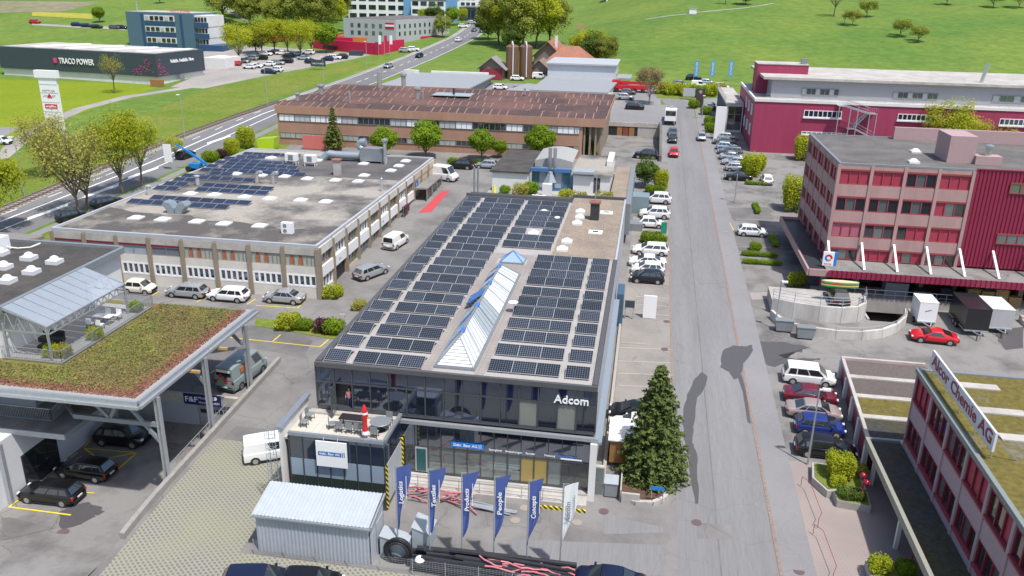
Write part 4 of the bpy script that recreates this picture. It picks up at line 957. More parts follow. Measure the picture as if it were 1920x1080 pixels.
for x, y, r, lab in ((-19.6, 48.4, math.pi, 'grey chair at the left front of the long terrace table'), (-18.9, 48.4, math.pi, 'grey chair at the middle front of the long terrace table'), (-18.25, 48.4, math.pi, 'grey chair at the right front of the long terrace table'), (-20.3, 48.7, 1.9, 'grey chair turned sideways at the left end of the long table'),
                     (-17.0, 48.1, math.pi, 'grey chair in front of the round terrace table'), (-16.6, 49.95, 0, 'grey chair behind the round terrace table'), (-22.3, 49.6, 1.4, 'grey chair against the white terrace wall'), (-22.3, 48.6, 1.7, 'blue grey chair nearest the ladder by the terrace wall')):
    t = thing('chair', lab, 'chair', (x, y, 4.885), 'terrace chairs'); t.rotation_euler = (0, 0, r)
    for nme, me, off in [('seat', CS, (0, 0, 0)), ('backrest', CB, (0, 0, 0))]+[('leg', CLEG, (sx*.21, sy*.21, 0)) for sx in (-1, 1) for sy in (-1, 1)]:
        o = D.objects.new(nme, me); C.objects.link(o); o.parent = t; o.location = off
# person in the terrace doorway
def person(x, y, z, face, label, shirt, trousers, h=1.75):
    k = h/1.75; V = [(0, 0, .95), (0, 0, 1.12), (0, 0, 1.32), (0, 0, 1.46), (0, .0, 1.55), (0, 0.01, 1.66), (0, 0, 1.74)]
    R = [.15, .135, .16, .10, .055, .095, .07]; E = [(i, i+1) for i in range(6)]
    for s in (-1, 1):
        n = len(V); V += [(s*.1, 0, .88), (s*.11, .02, .48), (s*.11, -.01, .09), (s*.115, .13, .045)]; R += [.09, .062, .045, .04]; E += [(0, n), (n, n+1), (n+1, n+2), (n+2, n+3)]
        n = len(V); V += [(s*.19, 0, 1.40), (s*.24, -.02, 1.13), (s*.25, .07, .9), (s*.25, .1, .81)]; R += [.062, .045, .036, .038]; E += [(2, n), (n, n+1), (n+1, n+2), (n+2, n+3)]
        for f in range(5):
            n2_ = len(V); ln = (.06, .075, .08, .075, .06)[f]; dx = (f-2)*.017
            if f == 0: V += [(s*.25-s*.03, .14, .80)]
            else: V += [(s*.25, .1+dx, .81-ln)]
            R += [.009]; E += [(n+3, n2_)]
    me = D.meshes.new('person'); me.from_pydata([(a*k, b_*k, c*k) for a, b_, c in V], E, [])
    o = D.objects.new('body_tmp', me); C.objects.link(o); sm = o.modifiers.new('s', 'SKIN'); ss = o.modifiers.new('d', 'SUBSURF'); ss.levels = 1; ss.render_levels = 1
    for i, r in enumerate(R): me.skin_vertices[0].data[i].radius = (r*k, r*k)
    me.skin_vertices[0].data[0].use_root = True
    bpy.context.view_layer.update(); m2 = D.meshes.new_from_object(o.evaluated_get(bpy.context.evaluated_depsgraph_get())); D.objects.remove(o)
    for mm in (shirt, trousers, mat('skin', (.55, .33, .24), .6, .0), mat('hair', (.05, .03, .02), .7, 0), mat('shoe', (.03, .03, .03), .6, 0)): m2.materials.append(mm)
    for p in m2.polygons:
        c = p.center; p.use_smooth = True
        p.material_index = 4 if c.z < .1*k else 1 if c.z < .97*k else 2 if (c.z > 1.5*k and (c.y > 0.0 and c.z < 1.7*k)) or (abs(c.x) > .2*k and c.z < 1.16*k) else 3 if c.z > 1.56*k else 0
    t = D.objects.new('person', m2); C.objects.link(t); t.location = (x, y, z); t.rotation_euler = (0, 0, face); return tag(t, label, 'person')
pc('doorway_floor', CONC, XL+w, XL+2*w, YF-.05, YF+1.2, 4.9, 5.02, bb)
person(XL+w*1.72, YF+.3, 5.05, math.pi, 'person in a striped pink shirt standing in the terrace doorway', mat('pink_shirt', (.55, .22, .24), .8, .25, 9, stretch=(.1, .1, 3)), mat('blue_jeans', (.03, .05, .12), .8, .1, 5))
# ---------------------------------------------------------------- workshop building with roof lights (left of centre)
MX0, MX1, MY0, MY1, MZ = -65.6, -34.1, 80.8, 130.6, 7.5
ROOFMIX = mat('weathered_gravel_roof', (.34, .31, .27), .95, .3, 5, col2=(.10, .094, .09), scale2=.075, bump=.3, c_lo=.44, c_hi=.56)
mb = thing('workshop_building', 'low white workshop building with brown concrete fins, domed roof lights and dark blue solar panels', 'building', ((MX0+MX1)/2, 105, 1.5))
pc('core', WHITE, MX0+.3, MX1-.35, MY0+.35, MY1-.1, 0.5, MZ-.2, mb)
mr = MB().box(MX0+.1, MX1-.1, MY0+.1, MY1-.1, MZ-.18, MZ-.02).build('roof', ROOFMIX, mb)
DKR = mat('dark_bitumen_roof', (.075, .072, .075), .9, .3, 4, col2=(.13, .12, .115), scale2=.25)
pc('bitumen_field', DKR, -51.0, MX1-.6, 113.5, MY1-.6, MZ-.018, MZ+.0, mr)
for x0, x1, y0, y1 in ((MX0, MX1, MY0-.02, MY0+.28), (MX0, MX1, MY1-.3, MY1), (MX0, MX0+.3, MY0+.284, MY1-.304), (MX1-.3, MX1, MY0+.284, MY1-.304)): pc('parapet', GREYW, x0, x1, y0, y1, MZ-.2, MZ+.12, mr)
b = MB(); q = [(MX0+.5, MY0+.5), (MX1-.5, MY0+.5)]+[(MX1-.5-30.4*i/16, 86.5+3.4*sstep(0, 16, i)+random.uniform(-.9, .9)) for i in range(17)]
b.poly([(x, y, MZ-.014) for x, y in q]); b.build('dark_gravel_field', mat('dark_mossy_gravel', (.095, .086, .08), .95, .35, 4, col2=(.26, .235, .205), scale2=.22, c_lo=.50, c_hi=.66), mr)
bay = (MX1-MX0)/8
def lowglass(i): return GLASSB if i % 3 else GLASS
for i in range(9):
    x = MX0+bay*i; pc('fin', BROWN, x-.22, x+.22, MY0-.22, MY0+.4, .6, MZ-.25, mb)
OPAL = mat('opal_glass', (.36, .40, .37), .3, .15, 1.5, spec=.5); RUSTY = mat('rust_curtain', (.38, .13, .06), .7, .15, 2)
for i in range(8):
    x0, x1 = MX0+bay*i+.23, MX0+bay*(i+1)-.23
    pc('fascia_panel', PALECONC, x0, x1, MY0-.05, MY0+.35, 6.45, MZ-.21, mb)
    pc('spandrel_panel', OFFWHITE, x0, x1, MY0-.02, MY0+.35, 4.25, 5.2, mb); pc('base_panel', OFFWHITE, x0, x1, MY0-.02, MY0+.35, .6, 2.8, mb)
    if i < 4:
        fm = WHITE; glass_window(mb, 'x', MY0+.1, x0, x1, 5.2, 6.2, 2, GREYM, (lambda a, b_: GLASSL) if i < 3 else (lambda a, b_: mat('grey_film', (.16, .17, .19), .3, .1, 1)), bw=.06, depth=.12)
        pc('red_strip', DARKRED, x0, x1, MY0-.03, MY0+.35, 6.2, 6.446, mb)
    else:
        glass_window(mb, 'x', MY0+.1, x0, x1, 5.2, 6.44, 7, BROWN, (lambda a, b_: RUSTY if a in (1, 3) else OPAL), bw=.05, depth=.12)
    glass_window(mb, 'x', MY0+.1, x0, x1, 2.8, 4.25, 5 if i else 4, BRIGHT, GLASSB, bw=.2, depth=.14)
byy = (MY1-MY0)/12
for i in range(13):
    y = MY0+.1+byy*i if i else MY0+.25
    pc('fin', BROWN, MX1-.4, MX1+.28, y-.16, y+.16, .6+i*.2, MZ-.25, mb)
BEIGE = mat('beige_panel', (.55, .46, .35), .8, .08, 2)
for i in range(12):
    y0, y1 = MY0+.1+byy*i+.17, MY0+.1+byy*(i+1)-.17; g = gz(-34, y0)-.3
    pc('fascia_panel', OFFWHITE if i < 9 else BEIGE, MX1-.35, MX1+.12, y0, y1, 6.35, MZ-.21, mb)
    if i < 9:
        glass_window(mb, 'y', MX1-.2, y0, y1, 5.0, 6.34, 4, BRIGHT if i % 2 else BROWN, lambda a, b_, i=i: (GLASSG if (a+i) % 3 else GLASS), out=1, bw=.06, depth=.12)
        pc('balcony_panel', BRIGHT, MX1-.35, MX1+.14, y0, y1, 3.75, 4.98, mb)
        if i in (1,): pc('open_gate', BLACK, MX1-.34, MX1-.2, y0, y1, g, 3.74, mb)
        elif i == 0:
            pc('base_panel', OFFWHITE, MX1-.35, MX1-.02, y0, y1, g, 2.2, mb); glass_window(mb, 'y', MX1-.2, y0, y1, 2.2, 3.74, 4, BRIGHT, GLASSB, out=1, bw=.16, depth=.14)
        elif i % 2 == 0:
            pc('base_panel', BEIGE, MX1-.35, MX1-.02, y0, y1, g, 2.3, mb); glass_window(mb, 'y', MX1-.2, y0, y1, 2.3, 3.74, 3, BROWN, GLASSG, out=1, depth=.12)
        else: glass_window(mb, 'y', MX1-.2, y0, y1, g+.3, 3.74, 3, GREYM, GLASSG, out=1, depth=.12, rows=2, name='shopfront')
    else:
        pc('wall_panel', BEIGE, MX1-.35, MX1+.02, y0, y1, 4.6, 6.34, mb); pc('garage_door', BEIGE, MX1-.35, MX1-.1, y0, y1, g, 4.59, mb)
sgn = pc('blue_shop_sign', blu, MX1+.13, MX1+.19, MY0+byy*9+.8, MY0+byy*9+2.4, 5.3, 6.1, mb); text('fit', .55, WLET, (MX1+.2, MY0+byy*9+1.2, 5.45), (0, 1, 0), (0, 0, 1), sgn, ext=.004)
for yy in (MY0+byy*1.5, MY0+byy*5.4): text('tmt', .5, GREYM, (MX1+.15, yy-.5, 4.15), (0, 1, 0), (0, 0, 1), mb, ext=.004)
# lean-to with bike stands and the red carpet
lt = MB().box(MX1+.3, MX1+2.2, 118.2, 127.5, 5.2, 5.4).build('lean_to_roof', OLDASPH, mb)
for y in (118.3, 121.4, 124.5, 127.4): pc('post', STEEL, MX1+2.05, MX1+2.15, y-.05, y+.05, gz(-33, y), 5.2, lt)
for y in (118.4, 120.7, 123, 125.3): pc('display_panel', GLASS, MX1+1.95, MX1+2.0, y, y+2.1, gz(-33, y)+.3, 4.9, lt)
structure('red_carpet', [(MX1+2.3, 112.6), (MX1+4.0, 113.4), (MX1+4.1, 124.8), (MX1+2.9, 124.0)], .03, mat('red_carpet', (.48, .06, .07), .9, .15, 2))
cr = thing('clothes_rail', 'rail of dark coats standing outside the workshop shops', 'clothes rail', (MX1+.9, 111.0, gz(-33, 111)))
b = MB(); g = gz(-33, 111)
for y in (110, 112.4): b.tube((MX1+.9, y, g), (MX1+.9, y, g+1.6), .03, 5); b.tube((MX1+.5, y, g+.03), (MX1+1.3, y, g+.03), .03, 5)
b.tube((MX1+.9, 110, g+1.6), (MX1+.9, 112.4, g+1.6), .03, 5); b.build('rail_frame', STEEL, cr)
for k in range(9): pc('coat', (BLACK, DARKRED, mat('dark_cloth', (.06, .04, .06), .9, .2, 4))[k % 3], MX1+.68, MX1+1.12, 110.1+k*.25, 110.28+k*.25, g+.55, g+1.52, cr)
# solar panels on the workshop: (left px, y px, count)
for px, py, n in ((253, 377, 1), (274, 379, 7), (295, 370, 8), (301, 352, 2), (379, 355, 6), (319, 344, 2), (391, 347, 6), (337, 336, 2), (382, 333, 5), (352, 329, 3), (395, 318, 2), (404, 325, 2), (386, 318, 2), (416, 319, 4), (425, 313, 6), (432, 307, 7), (440, 301, 6), (398, 311, 1), (414, 304, 1), (430, 297, 2), (452, 294, 2), (465, 288, 3), (470, 293, 2), (500, 306, 3), (508, 312, 3), (490, 318, 4), (500, 324, 4), (516, 290, 3)):
    p = at(px, py, MZ+.2)
    for k in range(n): pv(p.x+1.70*k, p.y, mr, PANELB, MZ-.05, rad(11), False)
for px, py in ((255, 407), (305, 410), (369, 414), (420, 418), (487, 422), (357, 362), (402, 364), (459, 368), (506, 371), (564, 374), (611, 377), (442, 325), (629, 337), (672, 339), (683, 328), (576, 334), (534, 330), (508, 295), (547, 296), (595, 300), (682, 306), (733, 319), (748, 310), (761, 301), (490, 328)):
    p = at(px, py, MZ+.15); inst('roof_light', DM, (p.x, p.y, MZ-.01), mr, scale=(1.0, .95, .75) if py > 340 else (.95, .95, .75))
# roof plant
duct = mat('duct_metal', (.36, .42, .45), .4, .1, 2, metal=.5)
p = at(333, 398, MZ); v = thing('roof_ventilator', 'pair of flared grey metal ventilator cowls on the workshop roof', 'ventilator', (p.x, p.y, MZ-.02))
for s in (-1, 1):
    b = MB(); prof = [(s*.08, 0), (s*.9, 0), (s*.95, .35), (s*1.55, 1.0), (s*1.3, 1.4), (s*.6, 1.3), (s*.1, .6)]
    b.sideprism([(p.x+u, MZ+z) for u, z in (prof if s > 0 else prof[::-1])], p.y-.7, p.y+.7); b.build('cowl', duct, v)
for px, py, lab in ((482, 343, 'left of two bent steel vent pipes on the workshop roof'), (512, 344, 'right of two bent steel vent pipes on the workshop roof')):
    p = at(px, py, MZ); b = MB(); b.path([p, p+Vector((0, 0, 1.1)), p+Vector((.2, 0, 1.45)), p+Vector((.55, 0, 1.55)), p+Vector((.85, 0, 1.5))], .28, 10); b.build('vent_pipe', STEELP, None, lab, 'vent pipe')
p = at(540, 437, MZ); ac = MB().box(p.x-.65, p.x+.65, p.y-.3, p.y+.3, MZ, MZ+1.25).build('air_conditioner', BRIGHT, None, 'white twin fan air conditioner near the front corner of the workshop roof', 'air conditioner')
for k in (.4, 1.1): MB().lathe((0, 0, 0), [(.3, 0), (.27, .03)], 12); b = MB(); b.tube((p.x-.2, p.y-.3, MZ+k*.85), (p.x-.2, p.y-.33, MZ+k*.85), .22, 14); b.build('fan', GREYM, ac)
for px, py, lab in ((548, 308, 'left white air conditioner frame on the back of the workshop roof'), (583, 311, 'right white air conditioner frame on the back of the workshop roof')):
    p = at(px, py, MZ); t = thing('air_conditioner', lab, 'air conditioner', (p.x, p.y, MZ), 'white air conditioners on the roof')
    pc('casing', BRIGHT, p.x-.9, p.x+.9, p.y-.5, p.y+.5, MZ+.6, MZ+1.7, t); pc('fan', GREYM, p.x-.4, p.x+.4, p.y-.53, p.y-.505, MZ+.75, MZ+1.55, t)
    for sx in (-.8, .8):
        for sy in (-.4, .4): pc('leg', BRIGHT, p.x+sx-.05, p.x+sx+.05, p.y+sy-.05, p.y+sy+.05, MZ, MZ+.6, t)
p = at(702, 304, MZ); t = thing('ventilation_unit', 'grey ventilation unit with long insulated duct on the workshop roof', 'ventilation unit', (p.x, p.y, MZ))
pc('casing', GREYM, p.x-2.0, p.x+1.6, p.y-1, p.y+1, MZ+.3, MZ+2.3, t); b = MB(); b.path([(p.x-2, p.y, MZ+.9), (p.x-6.2, p.y-.2, MZ+.9), (p.x-7.4, p.y-.2, MZ+1.0), (p.x-8.4, p.y-.2, MZ+.1)], .62, 10); b.build('duct', duct, t, smooth=40)
b = MB(); b.path([(p.x-2, p.y+.4, MZ+1.9), (p.x-2.6, p.y+.4, MZ+2.4), (p.x-2.3, p.y+.4, MZ+3.0), (p.x-1.4, p.y+.4, MZ+3.1)], .55, 10); b.build('elbow', duct, t, smooth=40)
b = MB(); b.tube((p.x+2.2, p.y-1.2, MZ), (p.x+2.2, p.y-1.2, MZ+3.4), .28, 10); b.lathe((p.x+2.2, p.y-1.2, MZ+3.4), [(.28, 0), (.5, .3), (.5, .5), (.1, .7)], 12); b.build('exhaust_pipe', STEELP, t)
for sx in (-1.9, 1.4): pc('foot', GREYM, p.x+sx, p.x+sx+.2, p.y-.9, p.y+.9, MZ, MZ+.3, t)
p = at(633, 328, MZ); b = MB(); b.box(p.x-.45, p.x+.45, p.y-.45, p.y+.45, MZ, MZ+2.2); ch = b.build('chimney', CONC, None, 'square concrete chimney with rusty cap on the dark half of the workshop roof', 'chimney'); pc('cap', RUSTY, p.x-.6, p.x+.6, p.y-.6, p.y+.6, MZ+2.2, MZ+2.35, ch)
for px, py, h, lab in ((716, 358, 1.6, 'thin white vent pipe near the right edge of the workshop roof'), (280, 365, 1.1, 'short white vent with cap by the left edge of the workshop roof'), (371, 347, 1.2, 'square grey vent box among the left solar panels')):
    p = at(px, py, MZ); b = MB(); r_ = .12 if h > 1.5 else .28; b.tube(p, p+Vector((0, 0, h)), r_, 10); b.lathe((p.x, p.y, p.z+h), [(r_*1.4, 0), (r_*1.4, .12), (.03, .25)], 10); b.build('roof_vent', ALU, None, lab, 'vent')
# ---------------------------------------------------------------- left building, terrace and green roof on steel posts
LX = -46.7
DKGR = mat('dark_roof_gravel', (.05, .047, .045), .95, .5, 9, col2=(.085, .075, .066), scale2=.5, bump=.5)
lb = thing('corner_building', 'white building with dark gravel roof and round roof lights at the left edge', 'building', (-60, 56, -2))
pc('upper_storey', WHITE, -85, LX, 50.2, 65.4, 6.9, 10.9, lb)
r = MB().box(-85, LX+.15, 50.0, 65.6, 10.9, 11.02).build('roof', DKGR, lb)
for x0, x1, y0, y1 in ((-85, LX+.25, 65.6, 65.95), (LX+.15, LX+.5, 49.9, 65.6)): pc('parapet', GREYM, x0, x1, y0, y1, 10.7, 11.25, r)
ROUND = MB(); ROUND.lathe((0, 0, .42), [(.5, 0), (.46, .18), (.3, .34), (.08, .42)], 14); RL = ROUND.mesh('round_dome', DOME, 50); SQ = MB().box(-.75, .75, -.7, .7, 0, .42).mesh('dome_kerb', mat('kerb_white', (.66, .68, .70), .5, .05, 2))
for px, py in ((55, 487), (103, 494), (60, 513), (8, 504), (15, 530), (2, 478), (-40, 520)):
    p = at(px, py, 11.0); o = inst('roof_light', SQ, (p.x, p.y, 11.01), r, scale=(.72, .72, .85)); inst('dome', RL, (p.x, p.y, 11.01), o, scale=(.8, .8, .85))
p = at(6, 468, 11); a = MB().box(p.x-.9, p.x+.5, p.y-.4, p.y+.4, 11.02, 12.3).build('air_conditioner', BRIGHT, None, 'white air conditioner on the dark gravel roof at the left edge', 'air conditioner'); b = MB(); b.path([(p.x+.5, p.y, 11.3), (p.x+1.4, p.y+.1, 11.2), (p.x+2.4, p.y+.5, 11.25), (p.x+2.8, p.y+1.3, 11.4)], .06, 5); b.build('hose', BRIGHT, a)
pc('lower_storey', mat('lavender_wall', (.60, .61, .63), .7, .05, 2), -85, -44.0, 38, 58.5, -2.6, 3.0, lb); pc('middle_storey', GREYW, -85, -44.6, 50, 58.5, 3.3, 6.7, lb)
pc('entrance_frame', BLACK, -44.0, -43.93, 46.9, 50.6, -2, .9, lb)
for k in range(3): pc('entrance_pane', GLASS, -43.93, -43.9, 47.0+1.2*k, 48.1+1.2*k, -1.95, .8, lb)
pc('wall_post', STEEL, -43.95, -43.65, 44.9, 45.2, -2.1, 3.0, lb)
sl = MB().box(-85, -39.9, 46.7, 58.5, 3.02, 3.3).build('balcony_slab', OLDASPH, lb)
pc('slab_edge', GREYM, -85, -39.75, 46.55, 46.7, 2.95, 3.35, lb); pc('slab_edge', GREYM, -39.9, -39.75, 46.7, 58.5, 2.95, 3.35, lb)
b = MB(); z = 3.3
def railing(b, pts, z, h=1.05, step=.14, r=.014):
    for (x0, y0), (x1, y1) in zip(pts, pts[1:]):
        L = math.hypot(x1-x0, y1-y0); n = max(2, int(L/step))
        for i in range(n+1):
            t = i/n; x, y = x0+(x1-x0)*t, y0+(y1-y0)*t; b.bar((x, y, z+.08), (x, y, z+h), .02, .02)
        b.bar((x0, y0, z+h), (x1, y1, z+h), .05, .04); b.bar((x0, y0, z+.08), (x1, y1, z+.08), .04, .04)
    return b
railing(b, [(-52, 48.2), (-41.9, 48.2), (-42.4, 52.5), (-43.2, 57)], 3.3).build('balcony_railing', STEEL, lb)
pl_ = thing('green_roof_canopy', 'steel canopy with planted red and green sedum roof over the car park', 'canopy', (-38, 54, -2))
PX0, PX1, PY0, PY1, PZ = -62, -33.0, 45.8, 63.4, 7.2
pc('deck', GREYM, PX0, PX1, PY0, PY1, 6.75, 7.02, pl_)
SEDB = mat('sedum_base', (.17, .12, .055), .95, .35, 3, col2=(.15, .16, .035), scale2=.35, bump=.5)
pc('substrate', SEDB, PX0, PX1-.75, PY0+.75, PY1-.5, 7.021, 7.12, pl_)
GRV = mat('edge_gravel', (.34, .31, .29), .95, .3, 10)
pc('gravel_edge', GRV, PX0, PX1-.1, PY0+.1, PY0+.745, 7.021, 7.10, pl_); pc('gravel_edge', GRV, PX1-.745, PX1-.1, PY0+.75, PY1-.1, 7.021, 7.10, pl_)
pc('edge_beam', STEEL, PX0, PX1, PY0-.12, PY0+.1, 6.62, 7.16, pl_); pc('edge_beam', STEEL, PX1-.1, PX1+.12, PY0+.104, PY1, 6.62, 7.16, pl_); pc('gutter', STEEL, PX0, PX1+.2, PY0-.34, PY0-.13, 6.66, 6.86, pl_); pc('gutter', STEEL, PX1+.125, PX1+.34, PY0-.12, PY1+.3, 6.66, 6.86, pl_)
rg = np.random.default_rng(3); nS = 70000
P = np.stack([rg.uniform(PX0+10, PX1-.45, nS), rg.uniform(PY0+.45, PY1-.4, nS), np.full(nS, 7.13)], 1)
f = np.sin(P[:, 0]*1.3+np.cos(P[:, 1]*.9)*2)*np.cos(P[:, 1]*1.1+P[:, 0]*.4); P[:, 2] += np.clip(f*.05, 0, .1)+rg.uniform(0, .07, nS)
keep = ~((P[:, 0] < -41.6) & (P[:, 1] > 49.6)); P = P[keep]
edge = np.minimum(PX1-.5-P[:, 0], P[:, 1]-PY0-.5)+rg.normal(0, .35, len(P))
cls = np.where(edge < .9, 2, np.where(rg.uniform(size=len(P)) < .34+.42*np.sin(P[:, 0]*.55+P[:, 1]*.3)*np.cos(P[:, 1]*.35)+.4*(P[:, 0] < -39.3+np.sin(P[:, 1])*.8), 0, 1))
SED = [mat('sedum_green', (.21, .225, .04), .9, .3, 1.5, col2=(.15, .17, .04), scale2=.6), mat('sedum_ochre', (.225, .15, .065), .9, .3, 1.5, col2=(.17, .12, .055), scale2=.6), mat('sedum_red', (.25, .10, .07), .9, .3, 1.5)]
up_ = np.tile(np.array([[0, 0, 1.0]]), (len(P), 1))
for k, nm in enumerate(('green_sedum', 'ochre_sedum', 'red_sedum')):
    s_ = cls == k; o = D.objects.new(nm, leaf_mesh(nm, P[s_], up_[s_], .13, SED[k], rg, jit=.28)); C.objects.link(o); attach(o, pl_); o['kind'] = 'stuff'
for x, y, z0 in ((-32.75, 47.6, -2), (-32.75, 54.2, -2), (-32.75, 61.0, .5)):
    for dx in (-.14, .14): pc('post', STEEL, x+dx-.07, x+dx+.07, y-.13, y+.13, z0-.1, 6.62, pl_)
b_ = lambda p, q, w=.2, h=.24, nm='strut': MB().bar(p, q, w, h).build(nm, GREYM, pl_)
b_((-32.9, 54.2, 4.4), (-34.6, 54.3, 6.7)); b_((-32.9, 61, 4.6), (-35.0, 61, 6.7)); b_((-32.9, 47.6, 3.0), (-35.8, 47.6, 6.7)); b_((-32.75, 47.6, 4.4), (-39.5, 47.6, 4.4), .22, .34, 'cross_beam'); b_((-32.75, 61, 4.6), (-36.2, 56, 5.6)); b_((-36.6, 47.6, 4.5), (-38.7, 47.6, 6.7)); b_((-36.6, 47.6, 4.5), (-35.4, 47.6, 6.7)); b_((-39.5, 47.6, 4.4), (-44, 52, 3.2)); b_((-36.6, 47.6, 4.4), (-38.5, 55, 6.7))
for y in (52.2, 56.5): pc('timber_purlin', WOODP, -33.0, -32.0, y-.1, y+.1, 6.35, 6.55, pl_)
for k in range(9): MB().box(-44.5+1.35*k, -44.1+1.35*k, PY0-.10, PY0+.3, 6.5, 6.61).build('downlight', BRIGHT, pl_)
# roof terrace with pergola
te = thing('roof_terrace', 'grey tiled roof terrace with steel railing beside the sedum roof', 'terrace', (-44.3, 56, 7.02))
pc('terrace_tiles', lattice('grey_tiles', (.2, .2, .2), (.33, .33, .33), (.27, .27, .28), .5, .5, .02, 0, .2, 0), LX+.02, -41.75, 50.2, 61.9, 7.125, 7.2, te)
b = MB(); railing(b, [(-46.6, 50.0), (-41.7, 50.0), (-41.7, 62.0), (-44.6, 62.0)], 7.2, 1.05, .13); b.build('railing', STEEL, te)
pg = thing('pergola', 'steel lattice pergola with translucent roof sheets on the roof terrace', 'pergola', (-44.5, 55, 7.2))
PSH = mat('polycarbonate', (.33, .37, .42), .16, .06, 1, spec=.6, alpha=.82)
for k in range(9):
    y0, y1 = 50.4+k*1.06, 50.4+(k+1)*1.06-.05
    MB().poly([(-42.7, y0, 9.95), (-42.7, y1, 9.95), (LX+.5, y1, 11.2), (LX+.5, y0, 11.2)][::-1]).build('roof_sheet', PSH, pg)
b = MB()
for y in (50.4, 60.0):
    b.bar((-42.7, y, 9.9), (LX+.4, y, 11.1), .1, .12); b.bar((-42.75, y, 9.35), (LX+.4, y, 9.35), .08, .1)
    for x in (-42.8, -46.4): b.bar((x, y, 7.2), (x, y, 9.95), .14, .14)
    for i in range(4):
        xa_ = -42.8-i*.9; b.bar((xa_, y, 9.35), (xa_-.45, y, 10.0+i*.27), .06, .06); b.bar((xa_-.45, y, 10.0+i*.27), (xa_-.9, y, 9.35), .06, .06)
b.bar((-42.75, 50.4, 9.9), (-42.75, 60, 9.9), .1, .12); b.bar((-42.75, 50.4, 9.3), (-42.75, 60, 9.3), .08, .1)
for i in range(12): ya = 50.4+i*.8; b.bar((-42.75, ya, 9.3), (-42.75, ya+.4, 9.9), .06, .06); b.bar((-42.75, ya+.4, 9.9), (-42.75, ya+.8, 9.3), .06, .06)
b.build('lattice_frame', STEEL, pg)
for x, y, lab in ((-44.2, 52.2, 'dark wicker lounge sofa under the pergola near its front'), (-45.2, 53.6, 'dark wicker lounge sofa against the wall under the pergola')):
    t = thing('lounge_sofa', lab, 'sofa', (x, y, 7.2)); pc('seat', BLACK, x-.9, x+.9, y-.4, y+.4, 7.2, 7.6, t); pc('backrest', BLACK, x-.9, x+.9, y+.25, y+.42, 7.605, 8.0, t)
t = thing('patio_table', 'patio table with white cloth on the roof terrace', 'table', (-43.4, 57.6, 7.2)); pc('table_top', BRIGHT, -44.2, -42.6, 57.2, 58.0, 7.9, 7.96, t)
for sx in (-44.1, -42.7):
    for sy in (57.3, 57.9): pc('leg', STEEL, sx-.03, sx+.03, sy-.03, sy+.03, 7.2, 7.9, t)
for k, (x, y) in enumerate(((-43.9, 56.6), (-43.0, 56.5), (-43.8, 58.6), (-42.8, 58.6))):
    t = thing('chair', ('left white chair in front of the terrace table', 'right white chair in front of the terrace table', 'left white chair behind the terrace table', 'right white chair behind the terrace table')[k], 'chair', (x, y, 7.2), 'white patio chairs'); t.rotation_euler = (0, 0, math.pi if k < 2 else 0)
    for nme, me in (('seat', CS), ('backrest', CB)):
        o = D.objects.new(nme, me); C.objects.link(o); o.parent = t; o.material_slots[0].link = 'OBJECT'; o.material_slots[0].material = BRIGHT
    for sx in (-1, 1):
        for sy in (-1, 1): o = D.objects.new('leg', CLEG); C.objects.link(o); o.parent = t; o.location = (sx*.21, sy*.21, 0)
for x, y, k, lab in ((-42.4, 51.2, 'olshrub', 'pale feathery potted shrub at the front of the roof terrace'), (-43.3, 51.0, 'yshrub', 'bright yellow green potted shrub under the pergola corner'), (-42.4, 60.6, 'shrub', 'green potted shrub at the far end of the roof terrace'), (-42.2, 54.6, 'yshrub', 'low potted shrub by the terrace railing')): bush(k, x, y, lab, s=(.6, .6, .75), z=7.2, name='potted_shrub')
# retaining wall with the garage below the upper lot
fw = thing('garage', 'concrete garage front with grey sectional door below the upper parking deck', 'garage', (-38, PITY, -2))
pc('wall', CONC, -44, -40.3, PITY-.25, PITY+.05, -2.2, .5, fw); pc('lintel', PALECONC, -40.3, PITX-.05, PITY-.3, PITY+.05, .1, .95, fw); pc('garage_wall', GREYW, -40.3, -36.4, PITY-.2, PITY+.05, -2.2, .05, fw)
GD = mat('garage_grey', (.34, .35, .37), .55, .06, 3)
for k in range(5): pc('door_section', GD, -36.35, PITX-.1, PITY-.15, PITY+.0, -2.05+.42*k, -1.66+.42*k, fw)
for k in range(5): pc('door_pane', GLASS, -36.2+.72*k, -35.6+.72*k, PITY-.17, PITY-.152, -.75, -.42, fw)
ff = MB().box(-37.5, -34.1, PITY-.40, PITY-.33, .08, 1.1).build('firm_sign', mat('navy_sign', (.015, .02, .13), .4, .02, 2), None, 'dark blue firm sign with white lettering above the garage', 'sign')
text('F&F', .68, WLET, (-37.35, PITY-.41, .35), (1, 0, 0), (0, 0, 1), ff, width=1.15, ext=.004, bold=True)
text('Metall', .34, WLET, (-36.1, PITY-.41, .66), (1, 0, 0), (0, 0, 1), ff, width=.8, ext=.004); text('Montage GmbH', .34, WLET, (-36.1, PITY-.41, .24), (1, 0, 0), (0, 0, 1), ff, width=1.85, ext=.004)
b = MB(); b.tube((-34.9, PITY-.41, .78), (-34.9, PITY-.405, .78), .23, 12); b.tube((-34.6, PITY-.41, .82), (-34.6, PITY-.405, .82), .18, 12); b.build('logo', WLET, ff)
dw = MB(); dw.prism(rect(PITX-.02, PITX+.33, 41.4, 66.3), lambda x, y: yardz(y)-.1 if y < PITY else gz(x, y)-.3, lambda x, y: gz(x, y, False)+.5)
dw = MB()
yy_ = [41.4+(66.3-41.4)*i/14 for i in range(15)]
for a, c in zip(yy_, yy_[1:]): dw.prism(rect(PITX-.02, PITX+.33, a, c), lambda x, y: -2.3, lambda x, y: gz(PITX+.5, y, False)+.5)
dw.build('dividing_wall', mat('aged_concrete', (.29, .275, .255), .9, .2, 2), None, 'low concrete wall running beside the grass pavers and the upper deck', 'wall')
b = MB()
